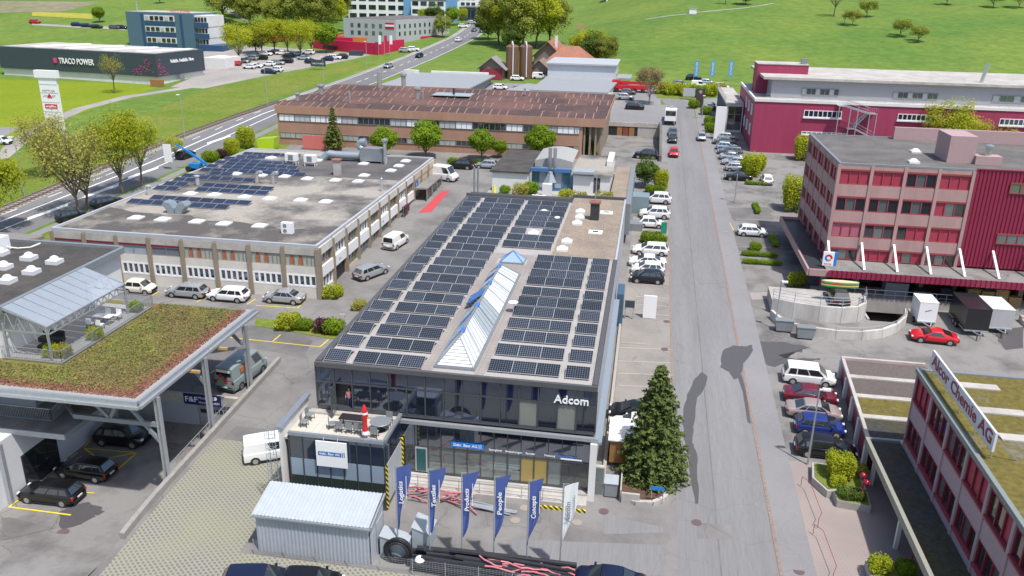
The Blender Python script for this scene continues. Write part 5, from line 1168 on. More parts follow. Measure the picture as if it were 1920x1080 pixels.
for i in range(9): b.tube((-32.85, 48+i*1.1, gz(-32, 48+i*1.1)+.4), (-32.85, 48+i*1.1, gz(-32, 48+i*1.1)+.95), .025, 5)
b.tube((-32.85, 48, gz(-32, 48)+.95), (-32.85, 56.8, gz(-32, 56.8)+.95), .03, 5); b.build('wall_railing', STEEL, None, 'thin steel handrail on the wall beside the grass pavers', 'railing')
# second flat roof at the far left behind the corner building
b = MB(); b.prism([(-85, 70), (-66.5, 79.4), (-66.5, 80.6), (-85, 80.6)], 6.3, 6.7); lo = b.build('annex', mat('brown_flat_roof', (.22, .20, .18), .9, .2, 3), None, 'low annex with brown grey roof and red fascia at the left edge', 'building')
pc('wall', WHITE, -84, -67.2, 79.6, 80.5, .8, 6.25, lo); MB().bar((-84.9, 69.9, 6.0), (-66.6, 79.3, 6.0), .15, .5).build('red_fascia', REDP, lo)
# ---------------------------------------------------------------- pink office building with red corrugated wing
KX, KY, KZ = 20.9, 94.5, 16.6
PGRAV = mat('grey_roof_gravel', (.155, .145, .137), .95, .4, 7, col2=(.10, .093, .088), scale2=.35, bump=.4)
REDFR = mat('red_window_frame', (.30, .055, .065), .5, .08, 3); MAG = mat('magenta_sheet', (.25, .018, .055), .5, .06, 2)
REDBLIND = mat('red_blind', (.36, .035, .07), .6, .1, 2.0)
kb = thing('pink_office_building', 'five storey pink concrete office building with red blinds and corrugated wing', 'building', (40, 103, 2))
pc('core', DARKRED, KX+.3, 80, KY+.3, 113.6, 1, KZ-.4, kb)
kr = MB().box(KX, 80, KY, 114, KZ-.4, KZ-.05).build('roof', PGRAV, kb)
for x0, x1, y0, y1 in ((KX-.05, 34.75, KY-.05, KY+.22), (KX-.05, KX+.22, KY+.225, 114), (KX, 80, 113.8, 114.1)): pc('parapet', GREYM, x0, x1, y0, y1, KZ-.1, KZ+.1, kr)
bayw = 3.44; BZ = ((14.35, 15.9), (11.35, 12.9), (8.4, 9.95), (5.75, 7.0))
for i in range(5): pc('column', PINKW, KX+bayw*i-.17, KX+bayw*i+.17, KY-.12, KY+.3, 1.6 if i else 1.6, KZ-.1, kb)
SPZ = ((12.9, 14.35), (9.95, 11.35), (7.0, 8.4), (15.95, KZ-.1))
shut = {(0, 0): 3, (0, 1): 3, (0, 3): 3, (1, 3): 1, (2, 0): 4, (2, 2): 2, (2, 3): 3, (3, 1): 3, (3, 2): 5}
SKYBLIND = mat('faded_red_blind', (.42, .12, .17), .5, .15, 1)
for i in range(4):
    x0, x1 = KX+bayw*i+.17, KX+bayw*(i+1)-.17
    for z0, z1 in SPZ: pc('spandrel', PINKW, x0, x1, KY-.03, KY+.3, z0, z1, kb)
    for k, (z0, z1) in enumerate(BZ):
        s = shut.get((k, i), 0)
        def gm(a, b_, s=s): return REDBLIND if s == 3 or (s == 1 and a == 0) or (s == 2 and a != 0) or (s == 5 and a != 1) else SKYBLIND if s == 4 else GLASSG if a % 2 else GLASS
        glass_window(kb, 'x', KY+.12, x0, x1, z0, z1, 3, REDFR, gm, bw=.1, depth=.12); pc('blind_box', REDFR, x0, x1, KY-.06, KY+.1, z1-.02, z1+.16, kb)
for i in range(5):                                         # left side
    y0, y1 = KY+.3+3.9*i, KY+.3+3.9*(i+1)
    pc('column', PINKW, KX-.10, KX+.3, y0-.2, y0+.14, 1.6, KZ-.1, kb)
    for z0, z1 in SPZ: pc('spandrel', PINKW, KX-.03, KX+.3, y0+.14, y1-.2, z0, z1, kb)
    for z0, z1 in BZ: glass_window(kb, 'y', KX+.12, y0+.14, y1-.2, z0, z1, 2, REDFR, lambda a, b_: REDBLIND if a == 0 else mat('dark_red_glass', (.07, .018, .025), .2, .1, 2), bw=.12, depth=.12)
pc('column', PINKW, KX-.10, KX+.3, 113.7, 114.0, 1.6, KZ-.1, kb)
cw = MB(); x = 34.85
while x < 79:                                              # real corrugation
    cw.poly([(x, KY-.14, 5.9), (x+.16, KY-.14, 5.9), (x+.16, KY-.14, KZ+.08), (x, KY-.14, KZ+.08)]); cw.poly([(x+.16, KY-.14, 5.9), (x+.22, KY-.05, 5.9), (x+.22, KY-.05, KZ+.08), (x+.16, KY-.14, KZ+.08)])
    cw.poly([(x+.22, KY-.05, 5.9), (x+.34, KY-.05, 5.9), (x+.34, KY-.05, KZ+.08), (x+.22, KY-.05, KZ+.08)]); cw.poly([(x+.34, KY-.05, 5.9), (x+.40, KY-.14, 5.9), (x+.40, KY-.14, KZ+.08), (x+.34, KY-.05, KZ+.08)]); x += .40
cw.build('corrugated_wall', MAG, kb); pc('wall_cap', MAG, 34.83, 79, KY-.2, KY+.05, KZ+.085, KZ+.2, kb)
glass_window(kb, 'x', KY-.15, 38.4, 42.6, 14.3, 15.5, 4, REDFR, GLASSG, bw=.12, depth=.1); glass_window(kb, 'x', KY-.15, 38.2, 44.5, 8.7, 9.9, 6, REDFR, GLASSG, bw=.12, depth=.1)
LILAC = mat('lilac_render', (.42, .29, .29), .8, .06, 2)
pc('lift_house', LILAC, 33.0, 35.8, 98.5, 103, KZ-.04, KZ+2.9, kb); pc('roof_box', LILAC, 35.81, 38.5, 98.0, 99.5, KZ-.04, KZ+.9, kb); pc('roof_wall', LILAC, 31, 60, 113, 113.5, KZ-.04, KZ+1.5, kb)
b = MB(); b.tube((37.2, 98.7, KZ+.9), (37.2, 98.7, KZ+1.8), .35, 10); b.lathe((37.2, 98.7, KZ+1.8), [(.5, 0), (.5, .2), (.1, .35)], 10); b.build('roof_fan', STEELP, kb)
for x, y in ((31.2, 104), (29.2, 97.3)): inst('roof_light', DMS, (x, y, KZ-.05), kr)
# canopies
can = MB().box(20.3, 80, 89.62, KY-.13, 5.35, 5.72).build('front_canopy', OLDASPH, kb)
cf = MB(); x = 20.3
while x < 79:
    cf.poly([(x, 89.5, 5.15), (x+.2, 89.5, 5.15), (x+.2, 89.5, 5.95), (x, 89.5, 5.95)]); cf.poly([(x+.2, 89.5, 5.15), (x+.27, 89.58, 5.15), (x+.27, 89.58, 5.95), (x+.2, 89.5, 5.95)]); cf.poly([(x+.27, 89.58, 5.15), (x+.43, 89.58, 5.15), (x+.43, 89.58, 5.95), (x+.27, 89.58, 5.95)]); cf.poly([(x+.43, 89.58, 5.15), (x+.5, 89.5, 5.15), (x+.5, 89.5, 5.95), (x+.43, 89.58, 5.95)]); x += .5
cf.build('canopy_fascia', MAG, can)
MB().box(18.4, KX-.13, 90.0, 112, 5.2, 5.5).build('side_canopy', DARKM, kb)
for a in ((18.2, 18.42, 89.9, 112.2), (18.425, KX-.15, 89.8, 90.02), (18.425, KX-.15, 112.0, 112.2)): pc('canopy_rim', PINKW, *a, 5.1, 5.85, kb)
for i in range(7): MB().bar((24.3+3.42*i, 90.9, 5.75), (24.45+3.42*i, KY-.2, 7.85), .22, .22).build('tie_bar', BRIGHT, kb)
MB().bar((20.95, 92.0, 5.75), (20.85, KY-.2, 7.85), .22, .22).build('tie_bar', BRIGHT, kb)
for i in range(9): pc('pier', PINKW, KX+bayw*i-.25, KX+bayw*i+.25, 93.4, KY-.01, 1.4, 5.2, kb)
for i in range(8):
    x0, x1 = KX+bayw*i+.26, KX+bayw*(i+1)-.26
    pc('plinth', PINKW, x0, x1, KY-.1, KY+.3, 1.4, 2.7, kb) if i in (0, 1) else None
    glass_window(kb, 'x', KY+.1, x0, x1, 2.7 if i < 2 else 1.9, 5.1, 2, DARKRED, lambda a, b_, i=i: DARKRED if i in (0, 3, 5) else GLASS, bw=.09, depth=.1)
sg = thing('fuel_sign', 'white illuminated sign box with red and blue swirl at the pink building corner', 'sign', (20.6, 91.9, 5.6))
pc('sign_box', BRIGHT, 20.05, 21.2, 91.75, 92.0, 5.75, 7.3, sg); pc('blue_side', BLUES, 21.22, 21.5, 91.75, 92.05, 5.5, 7.3, sg)
for cm, a0, a1 in ((REDP, -.3, 2.6), (BLUES, 2.6, 4.6), (mat('sign_orange', (.75, .25, .02), .5, 0), 4.6, 5.7)):
    b = MB()
    for k in range(10):
        t0, t1 = a0+(a1-a0)*k/10, a0+(a1-a0)*(k+1)/10; c = (20.62, 6.65); q = lambda r, t: (c[0]+r*math.cos(t), 91.742, c[1]+r*math.sin(t)*.95)
        b.poly([q(.18, t0), q(.42, t0), q(.42, t1), q(.18, t1)][::-1])
    b.build('swirl', cm, sg)
text('TOTAL', .26, REDP, (20.2, 91.74, 5.85), (1, 0, 0), (0, 0, 1), sg, width=.85, ext=.003, bold=True)
# loading deck, spiral ramp
ld = MB(); ld.box(19.5, 60, 90.4, 93.38, 1.2, 2.75); ld.build('loading_deck', CONC, None, 'long concrete loading deck under the red canopy', 'loading deck')
b = MB()
for i in range(13): b.tube((21.5+i*1.05, 90.5, 2.75), (21.5+i*1.05, 90.5, 3.75), .03, 5)
b.tube((21.5, 90.5, 3.75), (34.1, 90.5, 3.75), .035, 5); b.tube((21.5, 90.5, 3.25), (34.1, 90.5, 3.25), .025, 5); b.build('deck_railing', STEEL, None, 'steel pipe railing along the loading deck', 'railing')
WCON = mat('stained_white_concrete', (.58, .56, .52), .8, .15, 1.5, col2=(.42, .39, .36), scale2=.5, stretch=(1, 1, .25))
def arcwall(pts, z0, z1, th, mt, name, label):
    b = MB()
    for i in range(len(pts)-1):
        a, c = Vector(pts[i]), Vector(pts[i+1]); d = (c-a).normalized(); n_ = Vector((-d.y, d.x))*th/2
        b.prism([tuple(a-n_), tuple(c-n_), tuple(c+n_), tuple(a+n_)], z0, z1)
    return b.build(name, mt, None, label, 'wall')
outer = [(14.2, 84.9), (15.2, 82.2), (17.5, 81.3), (20, 81.0), (22.5, 81.2), (24.6, 82.1), (26.4, 83.7), (27.8, 85.9), (28.4, 88)]
arcwall(outer, lambda x, y: gz(x, y, False)-.3, lambda x, y: gz(x, y, False)+.95, .3, WCON, 'ramp_outer_wall', 'low curved white concrete wall round the spiral ramp')
inner = [(14.4, 86.3), (16.5, 85.5), (19, 85.0), (21.2, 85.0), (22.9, 85.6), (23.9, 86.8), (24.2, 88.6)]
arcwall(inner, lambda x, y: gz(x, y, False)-.4, lambda x, y: gz(x, y, False)+1.75, .3, WCON, 'ramp_inner_wall', 'high curved white concrete wall carrying the upper ramp')
b = MB(); b.prism([(p[0], p[1]) for p in inner]+[(24.2, 90.38), (14.4, 90.38)], lambda x, y: gz(x, y, False)-.2, lambda x, y: gz(x, y, False)+1.35); rd = b.build('upper_ramp', CONC, None, 'raised concrete ramp in front of the loading deck', 'ramp')
b = MB()
for i in range(len(inner)-1):
    p, q = inner[i], inner[i+1]
    for h in (.35, .7, 1.0): b.tube((*p, gz(*p, False)+1.75+h), (*q, gz(*q, False)+1.75+h), .03, 5)
    b.tube((*p, gz(*p, False)+1.75), (*p, gz(*p, False)+2.75), .035, 5)
b.build('ramp_railing', STEEL, None, 'curved steel railing on the high ramp wall', 'railing')
b = MB()
for i in range(3, len(outer)-1):
    p, q = outer[i], outer[i+1]; b.tube((*p, gz(*p, False)+1.3), (*q, gz(*q, False)+1.3), .035, 5); b.tube((*p, gz(*p, False)+.9), (*p, gz(*p, False)+1.3), .03, 5)
b.build('ramp_railing', STEEL, None, 'low curved steel railing on the outer ramp wall', 'railing')
tn = thing('ramp_tunnel', 'dark tunnel mouth under the loading deck at the end of the ramp', 'tunnel', (27, 90.4, -.3))
pc('back_wall', DARKRED, 24.2, 29.6, 93.7, 93.98, -.5, 2.0, tn); pc('side_wall', CONC, 29.3, 29.58, 86.3, 93.7, -.5, 1.9, tn); pc('side_wall', CONC, 24.22, 24.45, 86.3, 93.7, -.5, 1.9, tn)
# car carrying surfboards
cs_ = car('suv', 'anthracite', 21.2, 87.6, 90, 'dark car on the upper ramp with surfboards strapped on its roof', z=gz(21.2, 87.6, False)+1.33)
for k, c in enumerate((mat('board_green', (.04, .35, .12), .4, 0), mat('board_yellow', (.75, .68, .12), .4, 0), mat('board_red', (.6, .05, .05), .4, 0), mat('board_green2', (.05, .42, .18), .4, 0), mat('board_cream', (.7, .66, .4), .4, 0))):
    b = MB(); z = gz(21.2, 87.6, False)+3.05+k*.13; pr_ = []
    for t in range(13):
        u = t/12; pr_.append((-1.9+3.8*u, .36*math.sin(math.pi*min(1, max(0, u)))**.6))
    top = [(21.2+x, 87.4+y) for x, y in pr_]; bot = [(21.2+x, 87.4-y) for x, y in pr_[::-1]][1:-1]
    b.prism((bot[::-1] and [p for p in reversed(top)][::-1])[::-1]+[p for p in reversed(bot)], z, z+.1)
    b.build('surfboard', c, None, ('green', 'yellow', 'red', 'bright green', 'cream')[k]+' surfboard in the stack on the dark car, number %s from below' % ('one', 'two', 'three', 'four', 'five')[k], 'surfboard', 'surfboards stacked on the car roof')
# trailers
def trailer(x0, x1, y0, y1, h, mt, label, roofm, axles=1, zt=None):
    g = gz((x0+x1)/2, (y0+y1)/2, False); t = thing('box_trailer', label, 'trailer', ((x0+x1)/2, (y0+y1)/2, g))
    pc('box', mt, x0, x1, y0, y1, g+.55, g+h, t); pc('roof', roofm, x0-.02, x1+.02, y0-.02, y1+.02, g+h, g+h+.05, t)
    for k in range(axles):
        for x in (x0-.06, x1+.06):
            b = MB(); yy = (y0+y1)/2-.4+.75*k; b.tube((x-.1, yy, g+.34), (x+.1, yy, g+.34), .33, 14); w_ = b.build('wheel', TYRE, t); b = MB(); b.tube((x-.105, yy, g+.34), (x+.105, yy, g+.34), .2, 10); b.build('rim', RIM, w_)
    b = MB(); b.bar(((x0+x1)/2-.5, y0, g+.5), ((x0+x1)/2, y0-1.4, g+.5), .1, .1); b.bar(((x0+x1)/2+.5, y0, g+.5), ((x0+x1)/2, y0-1.4, g+.5), .1, .1); b.tube(((x0+x1)/2, y0-1.3, g+.02), ((x0+x1)/2, y0-1.3, g+.6), .05, 6); b.build('drawbar', STEEL, t)
    pc('chassis', STEEL, x0, x1, y0-.1, y1+.05, g+.42, g+.55, t); return t
BLKG = mat('black_trailer', (.02, .021, .025), .25, .05, 3)
tr = trailer(33.0, 35.3, 84.2, 89.0, 2.75, BLKG, 'long black twin axle box trailer beside the loading deck', BLKG, 2); trailer(35.7, 37.9, 85.3, 89.2, 2.5, mat('silver_trailer', (.5, .51, .52), .35, .05, 3, metal=.3), 'silver grey box trailer right of the black trailer', mat('pale_tarp', (.62, .62, .61), .7, .05, 2)); tw = trailer(28.9, 30.7, 85.6, 88.2, 2.6, BRIGHT, 'small white box trailer left of the black trailer', BRIGHT)
MB().bar((29.5, 85.58, 3.45), (30.1, 85.58, 3.65), .02, .08).build('scribble_mark', GREYM, tw)
car('coupe', 'red', 29.6, 82.3, 176, 'red sports car with grey soft top parked before the trailers')
p = gp(1775, 640)
# pallets, bins, racks on and by the deck
b = MB()
for k in range(3): b.box(-.6, .6, -.4+.34*k, -.3+.34*k, 0, .09)
for k in range(5): b.box(-.6+.28*k, -.52+.28*k+.1, -.4, .4, .09, .12)
PAL = b.mesh('pallet', WOODP); names = ('leftmost', 'second', 'third', 'fourth', 'rightmost')
for k, (x, n_) in enumerate(((34.5, 7), (35.9, 11), (37.3, 10), (38.7, 12), (40.1, 7))):
    for j in range(n_): inst('pallet', PAL, (x+random.uniform(-.03, .03), 91.4+random.uniform(-.03, .03), 2.76+.15*j), None, label='wooden pallet in the %s stack on the loading deck' % names[k], cat='pallet', group='pallets in the %s stack' % names[k])
pc('roll_cabinet', GREYM, 27.0, 29.4, 91.6, 93.0, 2.76, 4.3, None, 'grey steel cabinet on the loading deck', 'cabinet'); pc('sack_pile', BLACK, 32.6, 33.8, 91.2, 92.6, 2.76, 4.2, None, 'dark sacks heaped at the left of the pallet stacks', 'sacks')
pc('machine', DARKM, 30.0, 31.9, 91.5, 92.9, 2.76, 3.6, None, 'dark machine parked on the loading deck', 'machine')
for k, (x, y, lab) in enumerate(((15.1, 81.9, 'left grey waste container at the ramp wall'), (17.0, 80.6, 'right grey waste container at the ramp wall'))):
    g = gz(x, y); t = thing('waste_container', lab, 'container', (x, y, g), 'grey waste containers'); b = MB(); b.sideprism([(x-.75, g+.15), (x+.75, g+.15), (x+.9, g+1.2), (x-.9, g+1.2)], y-.45, y+.45); b.build('body', GREYM, t); pc('lid', GREYM, x-.93, x+.93, y-.5, y+.5, g+1.205, g+1.28, t)
    for sx in (-.6, .6):
        for sy in (-.35, .35): pc('castor', BLACK, x+sx-.06, x+sx+.06, y+sy-.06, y+sy+.06, g, g+.15, t)
for k in range(3): pc('stone_step', CONC, 40.0+.0*k, 47, 87.0+.7*k, 87.68+.7*k, 1.5, 2.1+.25*k, None, ('lowest', 'middle', 'highest')[k]+' concrete step at the right end of the loading deck', 'step')
# ---------------------------------------------------------------- red metal hall with stepped-back top storey
RY = 161.0; RX = at(1421, 191, 15.2).x; RZ = 15.2
REDW = mat('raspberry_wall', (.33, .043, .10), .55, .12, .9, spec=.4, stretch=(1.5, 1, .08))
rb = thing('red_hall', 'large raspberry red metal hall with white sills and a grey set back top storey', 'building', (60, 175, 6))
pc('wall', REDW, RX, 140, RY, 190, 4, RZ-.3, rb); rr_ = MB().box(RX-.1, 140, RY-.1, 190, RZ-.3, RZ-.1).build('terrace_roof', PALECONC, rb)
pc('parapet', WHITE, RX-.15, 140, RY-.15, RY+.2, RZ-.35, RZ+.15, rb); pc('parapet', WHITE, RX-.15, RX+.2, RY+.205, 190, RZ-.35, RZ+.15, rb)
pe = thing  # keep name free
pc('top_storey', mat('lilac_grey_wall', (.36, .37, .40), .7, .04, 1), RX+3.2, 140, RY+4.5, 188, RZ-.1, RZ+3.3, rb); pc('roof_slab', PALECONC, RX+1.5, 140, RY+3.6, 189, RZ+3.3, RZ+3.75, rb)
pc('stair_house', REDW, RX+1.0, RX+10.5, RY+11, RY+17, RZ-.1, RZ+5.4, rb); pc('stair_house_roof', PALECONC, RX+.9, RX+10.6, RY+10.9, RY+17.1, RZ+5.4, RZ+5.55, rb); pc('roof_vent', GREYM, RX+9.2, RX+10.2, RY+12, RY+13, RZ+5.55, RZ+6.6, rb)
b = MB(); pp = at(1840, 155, RZ+3.7); b.tube(pp, pp+Vector((.5, 0, 3.4)), .35, 8); b.build('flue', STEELP, rb)
def pxwin(par, Yp_, u0, v0, u1, v1, n, fm, gm, sill=None, **k):
    a, c = atY(u0, v0, Yp_), atY(u1, v1, Yp_); zt = a.z; zb = c.z
    glass_window(par, 'x', Yp_-.003, a.x, c.x, zb, zt, n, fm, gm, **k)
    if sill: pc('sill', sill, a.x-.1, c.x+.1, Yp_-.3, Yp_, zb-.22, zb-.01, par)
WFR = mat('white_frame', (.75, .75, .75), .5, .02, 2)
for u0, v0, u1, v1, n in ((1508, 206, 1577, 222, 8), (1503, 246, 1587, 255, 9), (1684, 213, 1752, 228, 8), (1875, 222, 1935, 237, 7)): pxwin(rb, RY, u0, v0, u1, v1, n, WFR, GLASSB, WHITE, bw=.13, depth=.1)
for u0, v0, u1, v1, n in ((1504, 165, 1572, 180, 8), (1675, 172, 1757, 187, 9), (1862, 178, 1940, 194, 6)): pxwin(rb, RY+4.5, u0, v0, u1, v1, n, GREYM, lambda a, b_: GLASSG if a % 3 else BLIND, bw=.1, depth=.1)
for k in range(3):
    for z in (RZ-3.3, RZ-7.0): glass_window(rb, 'y', RX-.003, RY+3+5.2*k, RY+5+5.2*k, z, z+2.0, 2, WFR, lambda a, b_: GLASS if a else BLIND, out=-1, bw=.15, depth=.1)
b = MB()
for i in range(56): x = RX+2+i*1.6; b.tube((x, RY+.9, RZ-.1), (x, RY+.9, RZ+.95), .03, 4)
b.tube((RX+2, RY+.9, RZ+.95), (RX+91, RY+.9, RZ+.95), .04, 4); b.tube((RX+2, RY+.9, RZ+.5), (RX+91, RY+.9, RZ+.5), .03, 4); b.build('terrace_railing', STEEL, rb)
st = thing('outdoor_staircase', 'galvanised zigzag steel staircase on the red hall front', 'staircase', (38, RY-1.5, 5.5))
q = lambda u, v: atY(u, v, RY-1.2)
def flight(a, c, y, nm):
    b = MB(); a, c = Vector(a), Vector(c); n_ = 12
    for s in (-.6, .6): b.bar((a.x, y+s, a.z), (c.x, y+s, c.z), .08, .28)
    for i in range(n_): t = (i+.5)/n_; p_ = a.lerp(c, t); b.box(p_.x-.15, p_.x+.15, y-.58, y+.58, p_.z-.02, p_.z+.03)
    for s in (-.6, .6): b.bar((a.x, y+s, a.z+1.05), (c.x, y+s, c.z+1.05), .05, .05); b.bar((a.x, y+s, a.z+.55), (c.x, y+s, c.z+.55), .03, .03)
    b.build(nm, STEEL, st)
pa, pb, pc_, pd_ = q(1585, 198), q(1628, 212), q(1600, 240), q(1632, 257)
flight(pa, pb, RY-1.9, 'upper_flight'); flight(pb, pc_, RY-.7, 'middle_flight'); flight(pc_, pd_, RY-1.9, 'lower_flight')
for p_, w_ in ((pa, -1.3), (pb, 1.3), (pc_, -1.3)):
    b = MB(); x0, x1 = sorted((p_.x, p_.x+w_)); b.box(x0, x1, RY-2.5, RY-.1, p_.z-.08, p_.z)
    b.build('landing', STEEL, st); b = MB(); railing(b, [(x0, RY-2.5), (x1, RY-2.5)], p_.z, 1.05, .3); b.build('landing_railing', STEEL, st)
for x in (pa.x-1.2, pc_.x-1.2, (pa.x+pb.x)/2, pb.x, pb.x+1.2): pc('post', STEEL, x-.07, x+.07, RY-2.55, RY-2.41, gz(x, RY), pa.z if x < pb.x-.1 else pb.z, st)
# white showroom left of the red hall
wb_ = thing('white_showroom', 'white glazed showroom with roof terrace rail left of the red hall', 'building', (17, 190, 6.5))
pc('wall', WHITE, 15.6, RX-.2, 178, 205, 5.5, 12.2, wb_); pc('roof', PALECONC, 15.2, RX-.2, 177.6, 205.2, 12.2, 12.4, wb_)
for k in range(9): glass_window(wb_, 'y', 15.6, 178.6+2.9*k, 181.2+2.9*k, 7.2, 11.6, 2, GREYM, GLASSB, out=-1, rows=2)
glass_window(wb_, 'x', 178, 15.9, RX-.4, 6.8, 11.6, 2, GREYM, lambda a, b_: GLASS if b_ else GLASSG, rows=3)
b = MB(); railing(b, [(15.3, 177.8), (15.3, 205), (RX-.3, 205)], 12.4, 1.0, .5); b.build('roof_rail', STEEL, wb_)
# ---------------------------------------------------------------- chemistry firm building, lower right
AX, AY, AZ = 20.0, 57.2, 9.3
MAUVE = mat('mauve_concrete', (.40, .285, .32), .8, .06, 1.5); MOSS = mat('moss_roof', (.13, .105, .02), .95, .5, 2.5, col2=(.17, .16, .15), scale2=.35, bump=.5, c_lo=.52, c_hi=.72)
DMOSS = mat('dark_moss_roof', (.055, .052, .022), .95, .5, 3, col2=(.05, .05, .05), scale2=.4, bump=.4)
ab = thing('mauve_office_building', 'mauve three storey building with mossy flat roof and dark red windows at lower right', 'building', (30, 45, 0))
pc('core', DARKRED, AX+.3, 45, 20, AY-.2, -.5, AZ-.3, ab); ar = MB().box(AX+.1, 45, 20, AY-.05, AZ-.3, AZ-.05).build('roof', MOSS, ab)
pc('parapet', mat('green_grey_cap', (.20, .23, .22), .6, .1, 3), AX-.12, AX+.16, 20, AY+.1, AZ-.2, AZ+.1, ab); pc('parapet', GREYM, AX+.165, 45, AY-.15, AY+.12, AZ-.2, AZ+.06, ab); pc('end_wall', MAUVE, AX, 45, AY-.2, AY-.005, -.4, AZ-.21, ab)
for x, y in ((21.6, 55.2), (21.9, 51.6), (22.2, 48.2)): pc('paving_slab', PALECONC, x, x+3.0, y-.4, y+.4, AZ-.04, AZ+.06, ar)
pc('paving_slab', PALECONC, 24.0, 25.6, 43.0, 44.2, AZ-.04, AZ+.06, ar)
for i in range(10):
    y1 = AY-.35-3.49*i; y0 = y1-3.2
    pc('column', MAUVE, AX-.1, AX+.3, y0-.29, y0+.0, 0, AZ-.21, ab)
    for z0, z1 in ((3.0, 3.95), (5.65, 7.15), (8.95, AZ-.21)): pc('spandrel', MAUVE, AX-.02, AX+.3, y0, y1, z0, z1, ab)
    for lvl, (z0, z1) in enumerate(((3.95, 5.65), (7.15, 8.95))):
        sh = (lvl == 1 and i in (0, 3)) or (lvl == 1 and i == 4)
        glass_window(ab, 'y', AX+.14, y0, y1, z0, z1, 3, DARKRED, lambda a, b_, sh=sh, i=i: REDBLIND if sh and (i != 4 or a == 0) else GLASSG if (a+i) % 4 == 0 else GLASS, out=-1, bw=.13, depth=.14)
        pc('window_sill', REDFR, AX-.14, AX+.1, y0, y1, z0-.08, z0+.05, ab)
pc('column', MAUVE, AX-.1, AX+.3, AY-.35, AY-.21, 0, AZ-.21, ab)
acan = MB().box(17.6, AX-.11, 20, 57.3, 3.05, 3.25).build('canopy_roof', DMOSS, ab); pc('canopy_rim', mat('olive_rim', (.30, .29, .24), .7, .1, 3), 17.45, 17.72, 20, 57.5, 2.9, 3.45, ab); pc('canopy_rim', GREYM, 17.725, AX-.12, 57.3, 57.5, 2.9, 3.45, ab)
for k in range(6): pc('canopy_post', WHITE, 17.9, 18.15, 56-7*k, 56.25-7*k, -.3, 3.04, ab)
pc('ground_wall', DARKRED, AX-.0, AX+.28, 20, AY-.21, -.3, 2.99, ab)
rs_ = thing('roof_sign', 'long white roof sign with dark red chemistry firm lettering', 'sign', (20.6, 51, AZ))
pc('board', mat('sign_lilac_white', (.62, .62, .66), .5, .03, 2), 20.58, 20.72, 45.2, 56.8, 9.85, 11.05, rs_)
text('Alcor Chemie AG', 1.12, mat('wine_letter', (.26, .02, .05), .5, 0), (20.575, 56.5, 10.14), (0, -1, 0), (0, 0, 1), rs_, width=11.0, ext=.02, bold=True)
for k in range(5): MB().bar((20.75, 56.3-2.7*k, 9.3), (20.75, 56.3-2.7*k, 10.9), .06, .06).build('support', STEEL, rs_); MB().bar((22.2, 56.3-2.7*k, 9.32), (20.76, 56.3-2.7*k, 10.6), .06, .06).build('brace', STEEL, rs_)
# row of garages with flat roofs
gr_ = thing('garage_row', 'row of flat roofed garages with dark red doors and white posts', 'garages', (21, 65, .6))
gy = [58.0, 61.7, 65.3, 69.0, 72.7]; gx = lambda y: 17.75+(y-58)*.072
RFM = (DMOSS, MOSS, mat('brown_garage_roof', (.115, .095, .085), .95, .35, 5), mat('brown_garage_roof2', (.125, .105, .095), .95, .35, 5))
for i in range(4):
    y0, y1 = gy[i], gy[i+1]; b = MB(); b.prism([(gx(y0)+.2, y0), (26, y0), (26, y1-.02), (gx(y1)+.2, y1-.02)], .0, 2.85); b.build('garage_body', DARKRED, gr_)
    b = MB(); b.prism([(gx(y0)+.25, y0+.3), (26, y0+.3), (26, y1-.3), (gx(y1)+.25, y1-.3)], 2.86, 2.95); b.build('garage_roof', RFM[i], gr_)
    b = MB(); b.prism([(gx(y0), y0-.3), (26, y0-.3), (26, y0+.3), (gx(y0)+.05, y0+.3)], 2.80, 3.05); b.build('roof_beam', PALECONC, gr_)
    b = MB(); b.prism([(gx(y0)+.12, y0+.4), (gx(y0)+.19, y0+.4), (gx(y1)+.19, y1-.4), (gx(y1)+.12, y1-.4)], .5, 2.7); b.build('garage_door', DARKRED, gr_); pc('post', WHITE, gx(y0)-.1, gx(y0)+.22, y0-.2, y0+.2, 0, 2.79, gr_)
b = MB(); b.prism([(gx(gy[4]), gy[4]-.0), (26, gy[4]), (26, gy[4]+.3), (gx(gy[4]), gy[4]+.3)], 2.8, 3.1); b.build('roof_beam', PALECONC, gr_); pc('post', WHITE, gx(72.7)-.1, gx(72.7)+.22, 72.5, 72.9, 0, 2.79, gr_); b = MB(); b.prism([(gx(58)-.02, 58), (gx(58)+.24, 58), (gx(72.9)+.24, 72.69), (gx(72.9)-.02, 72.69)], 2.80, 3.06); b.build('front_beam', PALECONC, gr_)
# forecourt: planters, bike rails, ball lamps
for pts, lab, key in (([(13.7, 55.4), (14.5, 53.9), (17.3, 54.6), (17.2, 57.2), (14.0, 57.4)], 'concrete planter with yellow flowering bush before the mauve building', 'tall'), ([(15.0, 52.9), (17.2, 52.6), (17.3, 54.3), (14.9, 54.0)], 'low concrete planter with green ground cover before the mauve building', 'shrub'), ([(15.6, 45.2), (18.6, 45.0), (18.6, 46.9), (15.6, 46.9)], 'concrete planter with shrubs at the lower edge of the forecourt', 'shrub')):
    t = thing('planter', lab, 'planter', (*pts[0], gz(*pts[0]))); b = MB(); b.prism(pts, lambda x, y: gz(x, y), lambda x, y: gz(x, y)+.62); b.build('trough', CONC, t)
    c = Vector((sum(p[0] for p in pts)/len(pts), sum(p[1] for p in pts)/len(pts))); b = MB(); b.prism([tuple(c+(Vector(p)-c)*.9) for p in pts], lambda x, y: gz(x, y)+.621, lambda x, y: gz(x, y)+.66); b.build('soil', VERGE, t)
